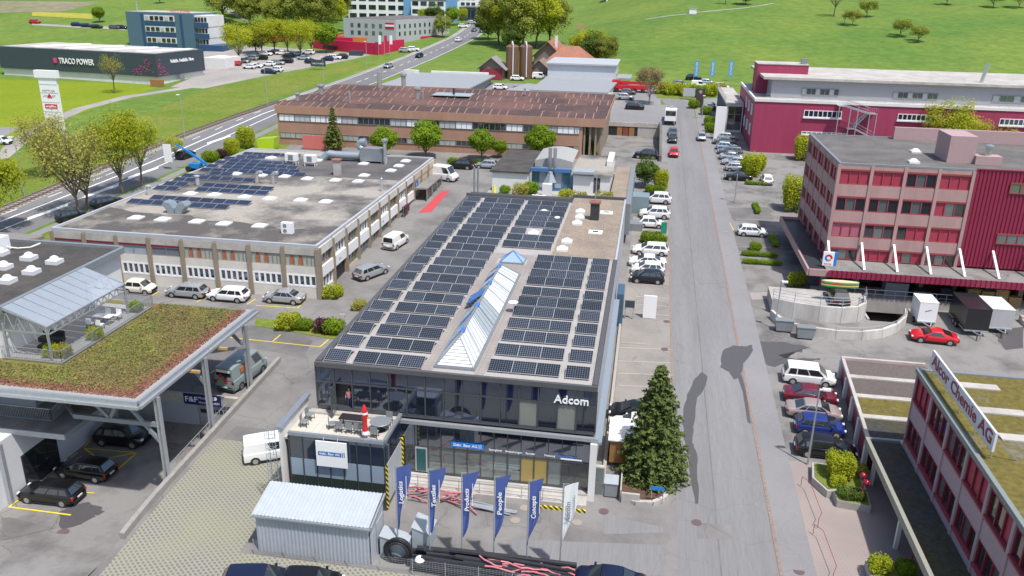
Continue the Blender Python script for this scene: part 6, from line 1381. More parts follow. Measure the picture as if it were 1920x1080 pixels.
bush('tall', 15.6, 55.9, 'round yellow green bush in the forecourt planter', s=(.62, .62, .48), z=.9); bush('yshrub', 15.3, 54.7, 'golden flowering shrub at the front of the forecourt planter', s=.6, z=.8); bush('olshrub', 17.0, 56.4, 'orange flowering shrub under the canopy edge', s=.7, z=.8); bush('dhedge', 16.0, 53.4, 'dark green ground cover in the low planter', s=(.5, .75, .5), z=.75); bush('yshrub', 16.2, 46.0, 'yellow green shrub in the lower planter', s=.75, z=.35); bush('shrub', 17.8, 46.1, 'green shrub in the lower planter', s=.7, z=.35)
bush('olshrub', 16.6, 57.0, 'white flowering shrub behind the forecourt planter', s=.5, z=.8)
MAGR = mat('magenta_tube', (.32, .02, .06), .4, .05, 2)
for y0, y1, lab in ((50.3, 55.0, 'long dark red bike rail beside the pavement'), (45.0, 49.6, 'dark red bike rail at the lower edge of the forecourt')):
    b = MB(); g0, g1 = gz(13, y0)+.1, gz(13, y1)+.1; b.path([(12.9, y1, g1), (12.9, y1, g1+.75), (13.35, y1-.6, g1+.75), (13.6, y0+.7, g0+.75), (13.3, y0, g0+.75), (13.3, y0, g0)], .02, 6); b.build('bike_rail', MAGR, None, lab, 'bike rail')
BALLR = mat('ball_lamp_red', (.30, .01, .03), .15, 0, spec=.7)
for x, y, lab in ((16.6, 53.2, 'lamp post with two dark red balls beside the low planter'), (18.2, 46.6, 'lamp post with two dark red balls at the lower planter')):
    t = thing('ball_lamp', lab, 'lamp', (x, y, gz(x, y)+.6)); b = MB(); b.tube((x, y, gz(x, y)+.6), (x, y, 2.6), .05, 6); b.build('pole', MAGR, t)
    for dx, dz in ((-.12, 2.75), (.2, 2.2)): b = MB(); b.lathe((x+dx, y, dz-.22), [(.02, 0), (.15, .06), (.22, .2), (.2, .3), (.12, .4), (.02, .44)], 12); b.build('ball', BALLR, t, smooth=60)
# ---------------------------------------------------------------- terrace houses behind the solar roof
tz = 6.6
hb = thing('terrace_house', 'white flat roofed houses joined by a blue framed glass hall behind the solar roof', 'building', (-13, 118, 4))
pc('terrace_base', CONC, -21.8, -4.0, 101.9, 131, 2, tz, hb)
pc('terrace_paving', MATS['grey_tiles'], -21.6, -4.2, 102, 114, tz+.005, tz+.04, hb)
pc('left_wing', WHITE, -21.3, -16.3, 114.2, 130, tz, 9.35, hb); pc('left_roof', DKGR, -21.6, -16.1, 113.9, 130.4, 9.35, 9.6, hb)
pc('right_wing', WHITE, -9.9, -4.7, 115.2, 128.5, tz, 9.3, hb); pc('right_roof', ROOFMIX, -10.2, -4.5, 114.9, 128.9, 9.3, 9.55, hb); pc('right_wing_wall', WHITE, -5.6, -4.75, 121, 128.5, 9.56, 10.3, hb); pc('glass_lean_to', GLASSL, -9.8, -7.0, 114.6, 116.5, 9.56, 9.9, hb)
BLUEF = mat('blue_steel', (.06, .16, .34), .4, .05, 2)
gh = MB().box(-16.05, -10.25, 116.2, 129, tz, 7.0).build('glass_hall', BLUEF, hb)
for k in range(5): pc('pane', GLASSL if k % 2 else mat('teal_glass', (.06, .14, .18), .1, .05, 1, spec=.7), -15.95+1.13*k, -14.9+1.13*k, 116.2, 116.3, 7.05, 9.4, gh); pc('mullion', BLUEF, -15.0+1.13*k, -14.9+1.13*k, 116.1, 116.32, 7.0, 9.5, gh)
pc('blue_beam', BLUEF, -16.05, -13.6, 115.6, 116.3, 9.42, 9.9, gh); pc('blue_beam', BLUEF, -12.7, -10.25, 115.6, 116.3, 9.42, 9.9, gh)
b = MB(); N_ = 10
for k in range(N_):
    t0, t1 = k/N_, (k+1)/N_; f_ = lambda t: (-15.9+5.5*t, 10.3+.5*math.sin(math.pi*t)); (xa1, za1), (xb1, zb1) = f_(t0), f_(t1)
    b.poly([(xa1, 119, za1), (xb1, 119, zb1), (xb1, 128.5, zb1), (xa1, 128.5, za1)]); b.poly([(xa1, 119, 9.4), (xb1, 119, 9.4), (xb1, 119, zb1), (xa1, 119, za1)])
b.build('curved_roof', mat('pale_roof_sheet', (.36, .355, .34), .6, .1, 2), hb)
for x in (-13.6, -12.9): b = MB(); b.tube((x, 118.2, 9.3), (x, 118.2, 12.4), .27, 12); b.build('flue', STEELP, hb, smooth=50)
pc('fireplace', WHITE, -13.9, -12.6, 112.3, 113.2, tz, 8.4, hb); b = MB(); b.lathe((-13.2, 115.5, 8.0), [(.9, 0), (.35, 1.2), (.3, 1.5)], 4); b.build('hood', GLASSL, hb)
pc('dark_window', GLASS, -7.0, -6.1, 115.15, 115.19, 6.9, 9.0, hb)
pc('terrace_parapet', PARA, -21.7, -9.1, 101.7, 101.95, 6.5, 9.25, hb)
# gravel strip roof and parapet at the right
pc('strip_roof', BROWNROOF, -4.4, -2.2, 105, 129, 7.7, 7.95, hb); pc('strip_parapet', GREYM, -2.2, -1.5, 105, 129, 4, 8.1, hb)
TP = [('yshrub', -20.6, 104.2, 'yellow green potted plant behind the left end of the solar roof', .7), ('shrub', -19.2, 112.8, 'green plant against the left white house wall', .9), ('olshrub', -16.9, 112.6, 'olive climbing plant at the corner of the left house', 1.2), ('shrub', -15.6, 113.6, 'tall green plant beside the glass hall', 1.3), ('yshrub', -10.6, 111.6, 'golden shrub right of the white fireplace', 1.0), ('olshrub', -8.6, 109, 'sparse olive shrub before the right house', 1.3), ('olshrub', -5.2, 110, 'sparse olive shrub at the right end of the terrace', 1.3), ('shrub', -6.9, 104.8, 'leafy green shrub behind the brown gravel roof', 1.3), ('yshrub', -18.4, 105, 'small potted plant behind the back parapet', .6), ('shrub', -13.9, 104.4, 'single small potted plant on the terrace edge', .5), ('yshrub', -11.8, 105.2, 'small golden potted plant on the terrace edge', .6), ('rshrub', -9.6, 104.2, 'dark red potted plant on the terrace edge', .55), ('shrub', -4.6, 106.0, 'green shrub at the back right roof corner', 1.0)]
for k, x, y, lab, s in TP: bush(k, x, y, lab, s=s, z=tz+.03)
YEL = mat('lemon_fabric', (.75, .72, .06), .7, .05, 3)
t = thing('parasol', 'closed lemon yellow parasol on the terrace behind the solar roof', 'parasol', (-19.6, 106.6, tz)); b = MB(); b.lathe((-19.6, 106.6, tz+1.0), [(.2, 0), (.28, .4), (.16, 1.2), (.04, 1.9)], 8); b.build('canopy', YEL, t); b = MB(); b.tube((-19.6, 106.6, tz), (-19.6, 106.6, tz+3.0), .03, 5); b.build('pole', STEEL, t)
for k, (x, lab) in enumerate(((-21.0, 'yellow garden chair at the left end of the terrace'), (-20.3, 'yellow garden chair next to the lemon parasol'))):
    t = thing('garden_chair', lab, 'chair', (x, 105.4, tz), 'yellow garden chairs'); pc('seat', YEL, x-.3, x+.3, 105.1, 105.7, tz+.3, tz+.45, t); pc('backrest', YEL, x-.3, x+.3, 105.65, 105.75, tz+.45, tz+1.1, t)
t = thing('covered_table', 'garden table under a white cover before the glass hall', 'table', (-13.9, 109, tz)); pc('cover', BRIGHT, -14.9, -13.0, 108.2, 109.5, tz+.4, tz+.95, t); pc('cover_skirt', WHITE, -14.7, -13.2, 108.3, 109.4, tz+.03, tz+.4, t)
# ---------------------------------------------------------------- rusty roofed factory
OX0, OX1, OY0, OY1, OZ = -69.3, -7.6, 148.8, 185.5, 12.1
ORW = mat('salmon_cladding', (.40, .235, .165), .75, .08, 1.2, col2=(.36, .20, .14), scale2=.2, stretch=(3, 1, .3))
fb = thing('rust_roof_factory', 'long salmon brown factory with dark rusty seamed roof and two window bands', 'building', (-38, 165, 5))
pc('wall', ORW, OX0+.2, -11.5, OY0+.15, OY1-.3, 3, OZ-.2, fb)
RUSTR = mat('rusty_roof', (.075, .045, .042), .75, .3, 1.2, col2=(.145, .075, .06), scale2=.09, c_lo=.45, c_hi=.62)
RUSTS = mat('rusty_seam', (.30, .18, .14), .8, .35, .4)
n4 = 4; sp = (OY1-OY0)/n4
rt0 = MB().box(OX0, OX1, OY0, OY1, OZ-.2, OZ-.02).build('roof', RUSTR, fb)
seam = MB()
for k in range(n4):
    y0, y1 = OY0+sp*k, OY0+sp*(k+1); ym = y0+sp*.30
    b = MB(); b.poly([(OX0, y0, OZ), (OX1, y0, OZ), (OX1, ym, OZ+.55), (OX0, ym, OZ+.55)]); b.poly([(OX0, ym, OZ+.55), (OX1, ym, OZ+.55), (OX1, y1, OZ+.02), (OX0, y1, OZ+.02)]); b.build('roof_fold', RUSTR, rt0)
    x = OX0+.6
    while x < OX1-.3:
        if random.random() < .86:
            if random.random() < .85: seam.bar((x, y0+.05, OZ+.05), (x, ym, OZ+.6), .16, .08)
            if random.random() < .7: seam.bar((x, ym, OZ+.6), (x, y1-.3-random.random()*sp*.3, OZ+.12), .14, .08)
        x += 1.55
o = seam.build('roof_seams', RUSTS, rt0); o['kind'] = 'stuff'
for x0, x1, y0, y1 in ((OX0-.1, OX1+.1, OY0-.12, OY0), (OX0-.1, OX0, OY0, OY1), (OX1, OX1+.12, OY0, OY1), (OX0, OX1, OY1, OY1+.1)): pc('roof_edge', ORW, x0, x1, y0, y1, OZ-1.35 if y0 < OY0 else OZ-.6, OZ+.1, fb)
x = OX0+.6; k = 0
while x < -12.5:
    w_ = 3.1; x1 = min(x+w_, -12)
    win = k in (5, 6, 9, 12, 13, 15)
    glass_window(fb, 'x', OY0+.13, x, x1-.05, 9.35, 10.6, 3, GREYM, (lambda a, b_: GLASS) if win else (lambda a, b_, k=k: BRIGHT if (k % 3 != 1) else BLIND), bw=.06, depth=.1)
    glass_window(fb, 'x', OY0+.13, x, x1-.05, 6.2, 7.25, 3, BROWN, (lambda a, b_: OPAL) if k < 5 else (lambda a, b_, k=k: GLASS if k % 2 else OPAL), bw=.06, depth=.1)
    x += w_; k += 1
for i in range(4): pc('porch_column', BROWN, -11.3+i*1.0, -11.0+i*1.0, OY0+.4, OY0+.8, 4, OZ-.2, fb)
pc('porch_wall', BROWN, -11.49, -8.4, OY0+3, OY1-.4, 3, OZ-.21, fb)
for px, py, h, r_, lab in ((712, 165, 3.4, .55, 'tall plain steel flue at the back of the rusty roof'), (757, 163, 3.0, .5, 'steel flue with round cowl on the rusty roof'), (783, 185, 2.2, .5, 'squat steel ventilator on the rusty roof'), (602, 177, 2.0, .5, 'steel ventilator near the left end of the rusty roof'), (558, 189, 1.5, .35, 'small steel vent at the left corner of the rusty roof'), (656, 193, 2.2, .22, 'thin white vent pipe at the front of the rusty roof'), (851, 180, 1.6, .25, 'dark vent on the patched white square of the rusty roof'), (793, 186, 1.6, .15, 'thin white pipe beside the squat ventilator'), (984, 178, 1.4, .2, 'small white vent on the right half of the rusty roof')):
    p = at(px, py, OZ+.3); b = MB(); b.tube(p, p+Vector((0, 0, h)), r_, 10)
    if h < 3.2 and r_ > .3: b.lathe((p.x, p.y, p.z+h*.7), [(r_, 0), (r_*1.6, h*.12), (r_*1.6, h*.25), (r_*.6, h*.36)], 10)
    b.build('roof_flue', DARKM if 'dark' in lab else STEELP, None, lab, 'flue')
p = at(850, 180, OZ+.3); pc('roof_patch', GLASSL, p.x-4, p.x+4, p.y-2.5, p.y+2.5, OZ+.58, OZ+.66, fb)
pc('red_gate', mat('coral_gate', (.58, .16, .13), .6, .05, 2), -63, -55.5, 145.8, 146.0, 4.9, 7.4, None, 'coral red gate panel behind the workshop roof', 'gate')
# loading ramp walls and underground garage
ug = thing('underground_garage', 'sunken garage front with dark opening and wooden doors below a parking deck', 'garage', (-3.5, 181, 4))
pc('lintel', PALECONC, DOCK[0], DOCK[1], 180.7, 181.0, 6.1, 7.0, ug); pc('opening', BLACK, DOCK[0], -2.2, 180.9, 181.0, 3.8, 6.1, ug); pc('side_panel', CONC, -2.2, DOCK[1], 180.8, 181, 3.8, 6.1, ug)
for k in range(3): pc('wooden_door', (WOOD, mat('red_wood', (.22, .06, .035), .7, .2, 3), WOOD)[k], -6.6+1.3*k, -5.5+1.3*k, 180.8, 180.89, 4.0, 6.0, ug)
b = MB(); b.prism(rect(2.3, 2.75, 150, 181), lambda x, y: 2.2, lambda x, y: gz(x, y, False)+1.05); b.build('ramp_side_wall', DARKASPH, None, 'dark retaining wall along the sunken loading ramp', 'wall')
b = MB(); b.prism(rect(-11.3, DOCK[0], 150, 181), lambda x, y: 2.0, lambda x, y: gz(x, y, False)+.25); b.build('ramp_side_walk', PALECONC, None, 'pale concrete walkway beside the sunken loading ramp', 'walkway')
# ---------------------------------------------------------------- halls behind
gb = thing('grey_flat_hall', 'low hall with wide grey metal roof behind the rusty factory', 'building', (-53, 212, 8)); pc('wall', GREYM, -64, -43, 197, 227.5, 7, 10.7, gb); RSH = mat('grey_roof_sheet', (.30, .31, .32), .55, .06, .6)
b = MB(); b.prism([(-64.6, 196.2), (-42.4, 196.2), (-41.9, 228.2), (-64.2, 228.2)], 10.7, 11.0); b.build('roof', RSH, gb); pc('skylight_band', WHITE, -60, -44, 228.3, 229.3, 10.2, 11.5, gb); pc('skylight_band', WHITE, -67, -63, 226, 227, 9.8, 11.8, gb)
hb2 = thing('stepped_grey_hall', 'two level grey hall with lean to roof beside the farm', 'building', (-19, 215, 8)); pc('wall', BRIGHT, -27.8, -9.6, 198.6, 231, 7, 10.6, hb2); b = MB(); b.prism([(-28.2, 198.2), (-9.8, 198.2), (-8.2, 236), (-28.2, 230)], 10.6, 11.0); b.build('lower_roof', RSH, hb2); pc('upper_wall', mat('pale_blue_cladding', (.50, .53, .56), .5, .05, 1), -28.0, -9.7, 230.2, 248, 10.9, 14.2, hb2); pc('upper_roof', GREYW, -28.4, -9.3, 229.6, 249, 14.2, 14.6, hb2); pc('side_porch', RSH, -9.3, -5.5, 229, 240, 11.0, 11.3, hb2)
b = MB(); b.prism([(-34.8, 199), (-28.5, 199), (-27.5, 214), (-31.5, 217)], 10.0, 10.4); t = b.build('low_shed', RSH, None, 'low grey roofed shed left of the stepped hall', 'shed'); pc('wall', DARKM, -34.3, -28.7, 199.5, 213, 7.3, 10, t)
def gable(name, label, x0, x1, y0, y1, z0, ze, zr, wm, rm, axis='y', cat='building', over=.5, hip=0):
    t = thing(name, label, cat, ((x0+x1)/2, (y0+y1)/2, z0)); xm_ = (x0+x1)/2; ym_ = (y0+y1)/2; b = MB()
    if axis == 'y':
        b.sideprism([(x0, z0), (x1, z0), (x1, ze), (xm_, zr-.15), (x0, ze)], y0, y1); b.build('wall', wm, t)
        for s, xe in ((-1, x0-over), (1, x1+over)):
            zl = ze-(zr-ze)*over/(xm_-x0); q = [(xe, y0-over, zl), (xe, y1+over, zl), (xm_, y1+over-hip, zr), (xm_, y0-over+hip, zr)]
            b = MB(); b.poly(q if s > 0 else q[::-1]); b.poly([(a, c, d-.18) for a, c, d in (q[::-1] if s > 0 else q)]); 
            for i in range(4): b.poly([q[i], q[(i+1) % 4], (*q[(i+1) % 4][:2], q[(i+1) % 4][2]-.18), (*q[i][:2], q[i][2]-.18)])
            b.build('roof_slope', rm, t)
        if hip:
            for yy, yr in ((y0-over, y0-over+hip), (y1+over, y1+over-hip)):
                zl = ze-(zr-ze)*over/(xm_-x0); b = MB(); b.poly([(x0-over, yy, zl), (x1+over, yy, zl), (xm_, yr, zr)]); b.build('roof_slope', rm, t)
    return t
TIMBER = mat('grey_timber', (.20, .165, .14), .85, .2, 2, stretch=(4, 1, .5)); SLATE = mat('slate_roof', (.25, .24, .24), .7, .12, 2); TILE = mat('red_roof_tiles', (.36, .14, .085), .8, .2, 2, col2=(.28, .13, .09), scale2=.3)
bn = gable('barn', 'small timber barn with red doors and slate gable roof in the meadow', -47.4, -40.6, 233, 239.5, 9, 12.6, 15.3, TIMBER, SLATE, cat='barn', over=.8)
for k in range(3): pc('red_door', mat('barn_red', (.30, .03, .05), .7, .1, 2), -46.9+2.0*k, -45.0+2.0*k, 232.85, 232.98, 9.1, 12.2, bn)
for k, (px, lab) in enumerate(((960, 'left brown farm silo with pale pipe'), (985, 'right brown farm silo with pale pipe'))):
    p = gp(px, 147); t = thing('silo', lab, 'silo', p, 'brown silos'); b = MB(); b.lathe(p, [(1.85, 0), (1.85, 8.6), (1.2, 9.1), (.2, 9.3)], 20); b.build('tank', mat('brown_silo', (.19, .105, .062), .6, .15, 1.5, col2=(.13, .07, .045), scale2=.2, stretch=(3, 3, .2)), t, smooth=40)
    b = MB(); b.path([p+Vector((.5, -1.95, .6)), p+Vector((.5, -1.95, 9.2)), p+Vector((.2, -1.4, 10.1)), p+Vector((-.2, -.3, 9.9)), p+Vector((-.3, 0, 9.2))], .13, 6); b.build('fill_pipe', BRIGHT, t)
fh_ = thing('farmhouse', 'broad farmhouse with hipped red tile roof and dark gable beam', 'building', (-24, 256, 10)); pc('wall', TIMBER, -30.5, -18, 250, 262, 9.5, 13.2, fh_); e4 = [(-32, 248.6, 12.7), (-16.5, 248.6, 12.7), (-16.5, 263.4, 12.7), (-32, 263.4, 12.7)]; r2 = [(-26.6, 256, 17.4), (-22, 256, 17.4)]
for q in ([e4[0], e4[1], r2[1], r2[0]], [e4[1], e4[2], r2[1]], [e4[2], e4[3], r2[0], r2[1]], [e4[3], e4[0], r2[0]]): MB().poly(q).build('roof_slope', TILE, fh_)
gable('farmhouse', 'older farmhouse with long red tile roof behind the hipped one', -36.5, -28.0, 264, 284, 11, 14, 18.0, TIMBER, TILE, over=1.0); gable('farm_shed', 'small wooden shed with gable roof beside the silos', -34.0, -29.3, 240, 249, 9.4, 12.4, 14.4, TIMBER, mat('old_tiles', (.22, .16, .12), .85, .2, 2), cat='shed', over=.7)
pc('farm_chimney', WHITE, -30.6, -29.8, 268, 268.8, 15, 19.4, None, 'white chimney on the older farmhouse roof', 'chimney')
# ---------------------------------------------------------------- across the main road
def ob(P0, P1, d):                                         # footprint from a front edge and a depth
    a, c = Vector(P0), Vector(P1); u = (c-a).normalized(); n_ = Vector((-u.y, u.x))*d; return [tuple(a), tuple(c), tuple(c+n_), tuple(a+n_)]
NAVYW = mat('slate_blue_cladding', (.045, .062, .082), .45, .06, .6); SBLUE = mat('steel_blue_cladding', (.085, .155, .215), .45, .05, .6); MID = mat('mid_blue_band', (.03, .075, .16), .45, .03, 2)
T0, T1 = (-178.2, 212.1), (-127.5, 205.0); fp = ob(T0, T1, 19); u = (Vector(T1)-Vector(T0)).normalized(); nrm = Vector((-u.y, u.x))
tr_ = thing('logistics_hall', 'dark slate blue hall with white base and company lettering on the far lawn', 'building', (-150, 215, 7.7))
b = MB(); b.prism(fp, 6.5, 9.9); b.build('white_base', WHITE, tr_)
b = MB(); b.prism(ob((T0[0]-.5, T0[1]-.4), (T1[0]+.5, T1[1]-.5), 19.6), 9.9, 15.6); b.build('upper_wall', NAVYW, tr_); b = MB(); b.prism(ob((T0[0]+.5, T0[1]+.6), (T1[0]-.5, T1[1]+.5), 17.8), 15.6, 15.75); b.build('roof', PALECONC, tr_)
for k in range(4):
    a = Vector(T0)+u*(9+k*11.5)+nrm*2; c = a+u*6+nrm*14; b = MB(); w2_ = u*.9
    b.prism([tuple(a), tuple(a+w2_*1.6), tuple(c+w2_*1.6), tuple(c)], 15.75, 16.05); b.build('skylight_ridge', BRIGHT, tr_)
def onwall(s, z, off=.65): p_ = Vector(T0)+u*s-nrm*off; return (p_.x, p_.y, z)
text('TRACO POWER', 2.1, WLET, onwall(20.4, 12.0), (u.x, u.y, 0), (0, 0, 1), tr_, width=11.6, ext=.05, bold=True)
MAGL = mat('pink_logo', (.62, .05, .18), .5, 0); b = MB(); b.box(-.5, .5, -.05, .05, 0, 1.3); lo_ = b.build('logo_block', MAGL, tr_); lo_.location = onwall(19.2, 12.1); lo_.matrix_parent_inverse = parent_world(tr_).inverted()
q0 = Vector(T1)+Vector((.5, -.5)); sd = nrm
text('Reliable. Available. Now.', 1.25, WLET, (q0.x+sd.x*5.5+.05, q0.y+sd.y*5.5, 13.0), (sd.x, sd.y, 0), (0, 0, 1), tr_, width=9.6, ext=.04, bold=True)
for k in range(90):                                        # pixel pattern towards the corner
    t_ = random.random()**.6; z = 10.1+5.0*t_*random.random(); s_ = 50.5-(1-(z-10.1)/5.4)*9*random.random()
    if random.random() < .6: p_ = onwall(s_, z, .62); ux_ = u
    else:
        p_ = Vector((q0.x, q0.y))+sd*((1-(z-10.1)/5.4)*4*random.random()); p_ = (p_.x+.06, p_.y, z); ux_ = sd
    w_ = random.uniform(.2, .7); b = MB(); a = Vector(p_); e = a+Vector((ux_.x, ux_.y, 0))*w_; b.poly([a, e, e+Vector((0, 0, .2)), a+Vector((0, 0, .2))]); b.build('pink_mark', (MAGL, mat('violet_mark', (.2, .09, .2), .5, 0))[k % 2], tr_)
b = MB(); pp = gp(298, 162); b.box(pp.x-1.6, pp.x+1.6, pp.y-1.2, pp.y, 7.6, 9.4); b.build('goods_stack', WOOD, None, 'brown goods stacked by the corner of the slate blue hall', 'goods')
pc('door', GREYM, T1[0]+2.2, T1[0]+2.4, T1[1]+7, T1[1]+9, 7.5, 9.7, tr_)
# blue office tower
bt = thing('blue_office_tower', 'four storey blue office tower with white window bands behind the slate hall', 'building', (-166, 282, 11)); B0, B1 = (-181, 276.5), (-154.5, 273.5); ub = (Vector(B1)-Vector(B0)).normalized(); nb_ = Vector((-ub.y, ub.x))
b = MB(); b.prism(ob(B0, B1, 14), 9, 23.0); b.build('wall', SBLUE, bt); b = MB(); b.prism(ob((B0[0]+.4, B0[1]+.5), (B1[0]-.4, B1[1]+.5), 13), 23.0, 23.1); b.build('roof', PALECONC, bt)
def bwall(s, z0, z1, s1, mt, nm, par, off=.1):
    a = Vector(B0)+ub*s-nb_*off; c = Vector(B0)+ub*s1-nb_*off; b = MB(); b.prism([tuple(a), tuple(c), tuple(c+nb_*.2), tuple(a+nb_*.2)], z0, z1); return b.build(nm, mt, par)
for f_ in range(3):
    z = 20.2-3.6*f_; w0 = bwall(7.5, z, z+1.9, 19.5, WHITE, 'window_band', bt, .12)
    for k in range(6): bwall(7.9+1.95*k, z+.3, z+1.6, 9.3+1.95*k, GLASS if (k+f_) % 4 else BLIND, 'pane', w0, .25)
    bwall(7.5, z-1.7, z-.01, 19.5, MID, 'blue_band', bt, .1)
for s in (6.0, 21.5): bwall(s, 9, 22.5, s+1.0, MID, 'dark_recess', bt, .08)
a = Vector(B1)
for f_ in range(3):
    z = 20.2-3.6*f_; b = MB(); b.prism(ob((a.x, a.y+1), (a.x+5.0, a.y+.6), 10), z-1.8, z+2.2); tw_ = b.build('side_wing', (WHITE if f_ % 1 == 0 else WHITE), bt)
    for k in range(4): pc('pane', GLASS, a.x+.4+1.15*k, a.x+1.2+1.15*k, a.y+.55, a.y+.9, z+.2, z+1.6, tw_)
    pc('blue_band', MID, a.x+.02, a.x+5.1, a.y+.45, a.y+.8, z-1.8, z-.1, tw_)
pc('entrance_wing', MID, a.x+2, a.x+11, a.y-2, a.y+8, 10, 13, bt); text('TRACO POWER', 1.2, MAGL, (-164, 276.0, 23.1), (ub.x, ub.y, 0), (0, 0, 1), bt, width=8, ext=.05)
b = MB(); b.tube((-178, 279, 23), (-178, 279, 26.5), .3, 8); b.build('flue', STEELP, bt)
pc('white_gatehouse', WHITE, -131.5, -124.5, 236, 246, 8.5, 12.2, None, 'small white gatehouse at the car park entrance', 'building')
# red rental compound and grey block
RENT = mat('rental_red', (.52, .012, .07), .5, .06, 2)
rc = thing('red_rental_hall', 'long low bright red fence hall below the grey block', 'building', (-100, 285, 11)); b = MB(); b.prism(ob((-118, 287.5), (-90.5, 275.5), 1.0), 10.5, 15.0); b.build('front_wall', RENT, rc); b = MB(); b.prism(ob((-90.5, 275.5), (-86.5, 293), 1.0), 10.5, 15.4); b.build('side_wall', RENT, rc)
uu = (Vector((-90.5, 275.5))-Vector((-118, 287.5))).normalized(); MB().bar((-113.5, 285.35, 12.8), (-113.5+uu.x*7, 285.35+uu.y*7, 12.8), .06, .9).build('dark_lettering_band', BLACK, rc)
pc('stored_machine', RENT, -112, -104, 290, 293, 12, 15.6, rc); pc('stored_container', mat('orange_box', (.6, .2, .06), .5, .1, 2), -103.5, -99, 288, 290, 12, 16, rc)
gk = thing('grey_block', 'three storey pale grey block with small square windows above the red hall', 'building', (-104, 325, 13)); G0, G1 = (-115.5, 312), (-93.5, 306.5); ug_ = (Vector(G1)-Vector(G0)).normalized(); ng = Vector((-ug_.y, ug_.x)); GB = mat('pale_grey_block', (.42, .44, .46), .7, .04, 1)
b = MB(); b.prism(ob(G0, G1, 42), 11, 21.2); b.build('wall', GB, gk); b = MB(); b.prism(ob((G0[0]+.5, G0[1]+.6), (G1[0]-.5, G1[1]+.4), 41), 21.2, 21.3); b.build('roof', PGRAV, gk)
for f_ in range(2):
    for k in range(5):
        a = Vector(G0)+ug_*(3.2+3.1*k)-ng*.08; c = a+ug_*1.2; b = MB(); z = 18.2-2.6*f_; b.prism([tuple(a), tuple(c), tuple(c+ng*.2), tuple(a+ng*.2)], z, z+1.4); b.build('window', GLASS if k < 2 else GLASSG, gk)
    for k in range(10):
        a = Vector(G1)+ng*(2+3.8*k)+ug_*.08; c = a+ng*1.1; b = MB(); z = 18.2-2.6*f_; b.prism([tuple(a), tuple(c), tuple(c-ug_*.2), tuple(a-ug_*.2)], z, z+1.4); b.build('window', GLASS, gk)
a = Vector(G0)+ug_*18.3-ng*.12; c = a+ug_*3.6; b = MB(); b.prism([tuple(a), tuple(c), tuple(c+ng*.2), tuple(a+ng*.2)], 18.0, 20.2); b.build('red_logo', RENT, gk); a = a-ng*.1; c = a+ug_*3.6; b = MB(); b.prism([tuple(a), tuple(c), tuple(c+ng*.1), tuple(a+ng*.1)], 18.8, 19.5); b.build('logo_band', BRIGHT, gk)
a = Vector(G1)+ng*18+ug_*.15; c = a+ng*24; b = MB(); b.prism([tuple(a), tuple(c), tuple(c-ug_*.2), tuple(a-ug_*.2)], 13.4, 14.6); b.build('red_band', RENT, gk)
def far_block(name, label, x0, x1, y0, dep, z0, z1, floors, nwin, wm, gm=None, roof=None):
    t = thing(name, label, 'building', ((x0+x1)/2, y0+dep/2, z0)); pc('wall', wm, x0, x1, y0, y0+dep, z0-1, z1, t); pc('roof', roof or PGRAV, x0-.2, x1+.2, y0-.2, y0+dep+.2, z1, z1+.3, t); fh = (z1-z0)/floors
    for f_ in range(floors):
        for k in range(nwin): w_ = (x1-x0)/nwin; pc('window', gm or GLASSB, x0+w_*k+w_*.14, x0+w_*(k+1)-w_*.14, y0-.12, y0+.05, z0+fh*f_+fh*.35, z0+fh*(f_+1)-fh*.12, t)
    return t
LBL = mat('light_blue_panel', (.16, .34, .58), .5, .04, 1)
far_block('white_office', 'long white office block with ribbon windows behind the grey block', -146, -117, 402, 20, 16.5, 28.0, 3, 6, BRIGHT); t = far_block('white_office', 'white office block with light blue stair tower by the main road', -112, -96, 392, 30, 16, 26.5, 3, 4, BRIGHT); pc('stair_tower', LBL, -116.8, -112.1, 396, 404, 15, 27.5, t); pc('stair_tower', LBL, -96, -92, 393, 400, 15, 27, t)
far_block('white_apartments', 'tall white apartment block with many windows at the top of the main road', -122, -96, 462, 20, 22, 36.5, 5, 9, BRIGHT); far_block('white_apartments', 'white tower block right of the tall apartments', -93, -82, 470, 22, 21, 35, 5, 5, BRIGHT); far_block('car_showroom', 'dark glazed car showroom with white columns by the main road', -91.5, -72.5, 402, 16, 16.5, 23.5, 1, 7, NAVYW, GLASSB)
far_block('white_villa_block', 'white modern building at the edge of the meadow', -29, 10, 505, 20, 24, 38, 2, 6, BRIGHT, GLASSG); far_block('timber_farm', 'red roofed open timber farm shed on the upper left hillside', -235, -205, 500, 18, 40, 46, 1, 4, TIMBER, BLACK, TILE)
far_block('white_house', 'white house at the far end of the valley beyond the meadow', 15, 40, 560, 20, 34, 45, 2, 5, BRIGHT)
# pylon sign by the farm path
py_ = thing('pylon_sign', 'tall white pylon sign with company names beside the left hand trees', 'sign', (-115.2, 148, gz(-115, 148))); zt = 15.7
pc('mast', BRIGHT, -117.1, -113.3, 147.8, 148.3, gz(-115, 148), zt, py_); pc('head', BRIGHT, -117.7, -112.9, 147.6, 148.5, zt, zt+1.4, py_)
for s_, zz, m_ in (('METTLER', 13.0, GREYM), ('HO   LET', 12.0, GREYM)): text(s_, .6, m_, (-116.6, 147.78, zz), (1, 0, 0), (0, 0, 1), py_, width=2.7, ext=.01)
b = MB(); b.sideprism([(-115.7, 11.9), (-114.7, 11.9), (-114.9, 12.4), (-115.2, 12.7), (-115.5, 12.4)], 147.74, 147.77); b.build('red_emblem', REDP, py_)
pc('red_plate', REDP, -116.5, -113.9, 147.72, 147.79, 9.9, 10.7, py_); text('amplifon', .6, WLET, (-116.3, 147.71, 10.1), (1, 0, 0), (0, 0, 1), py_, width=2.2, ext=.01, bold=True); text('JOB', 1.0, BLACK, (-116.2, 147.78, 5.4), (1, 0, 0), (0, 0, 1), py_, width=2.0, ext=.01)
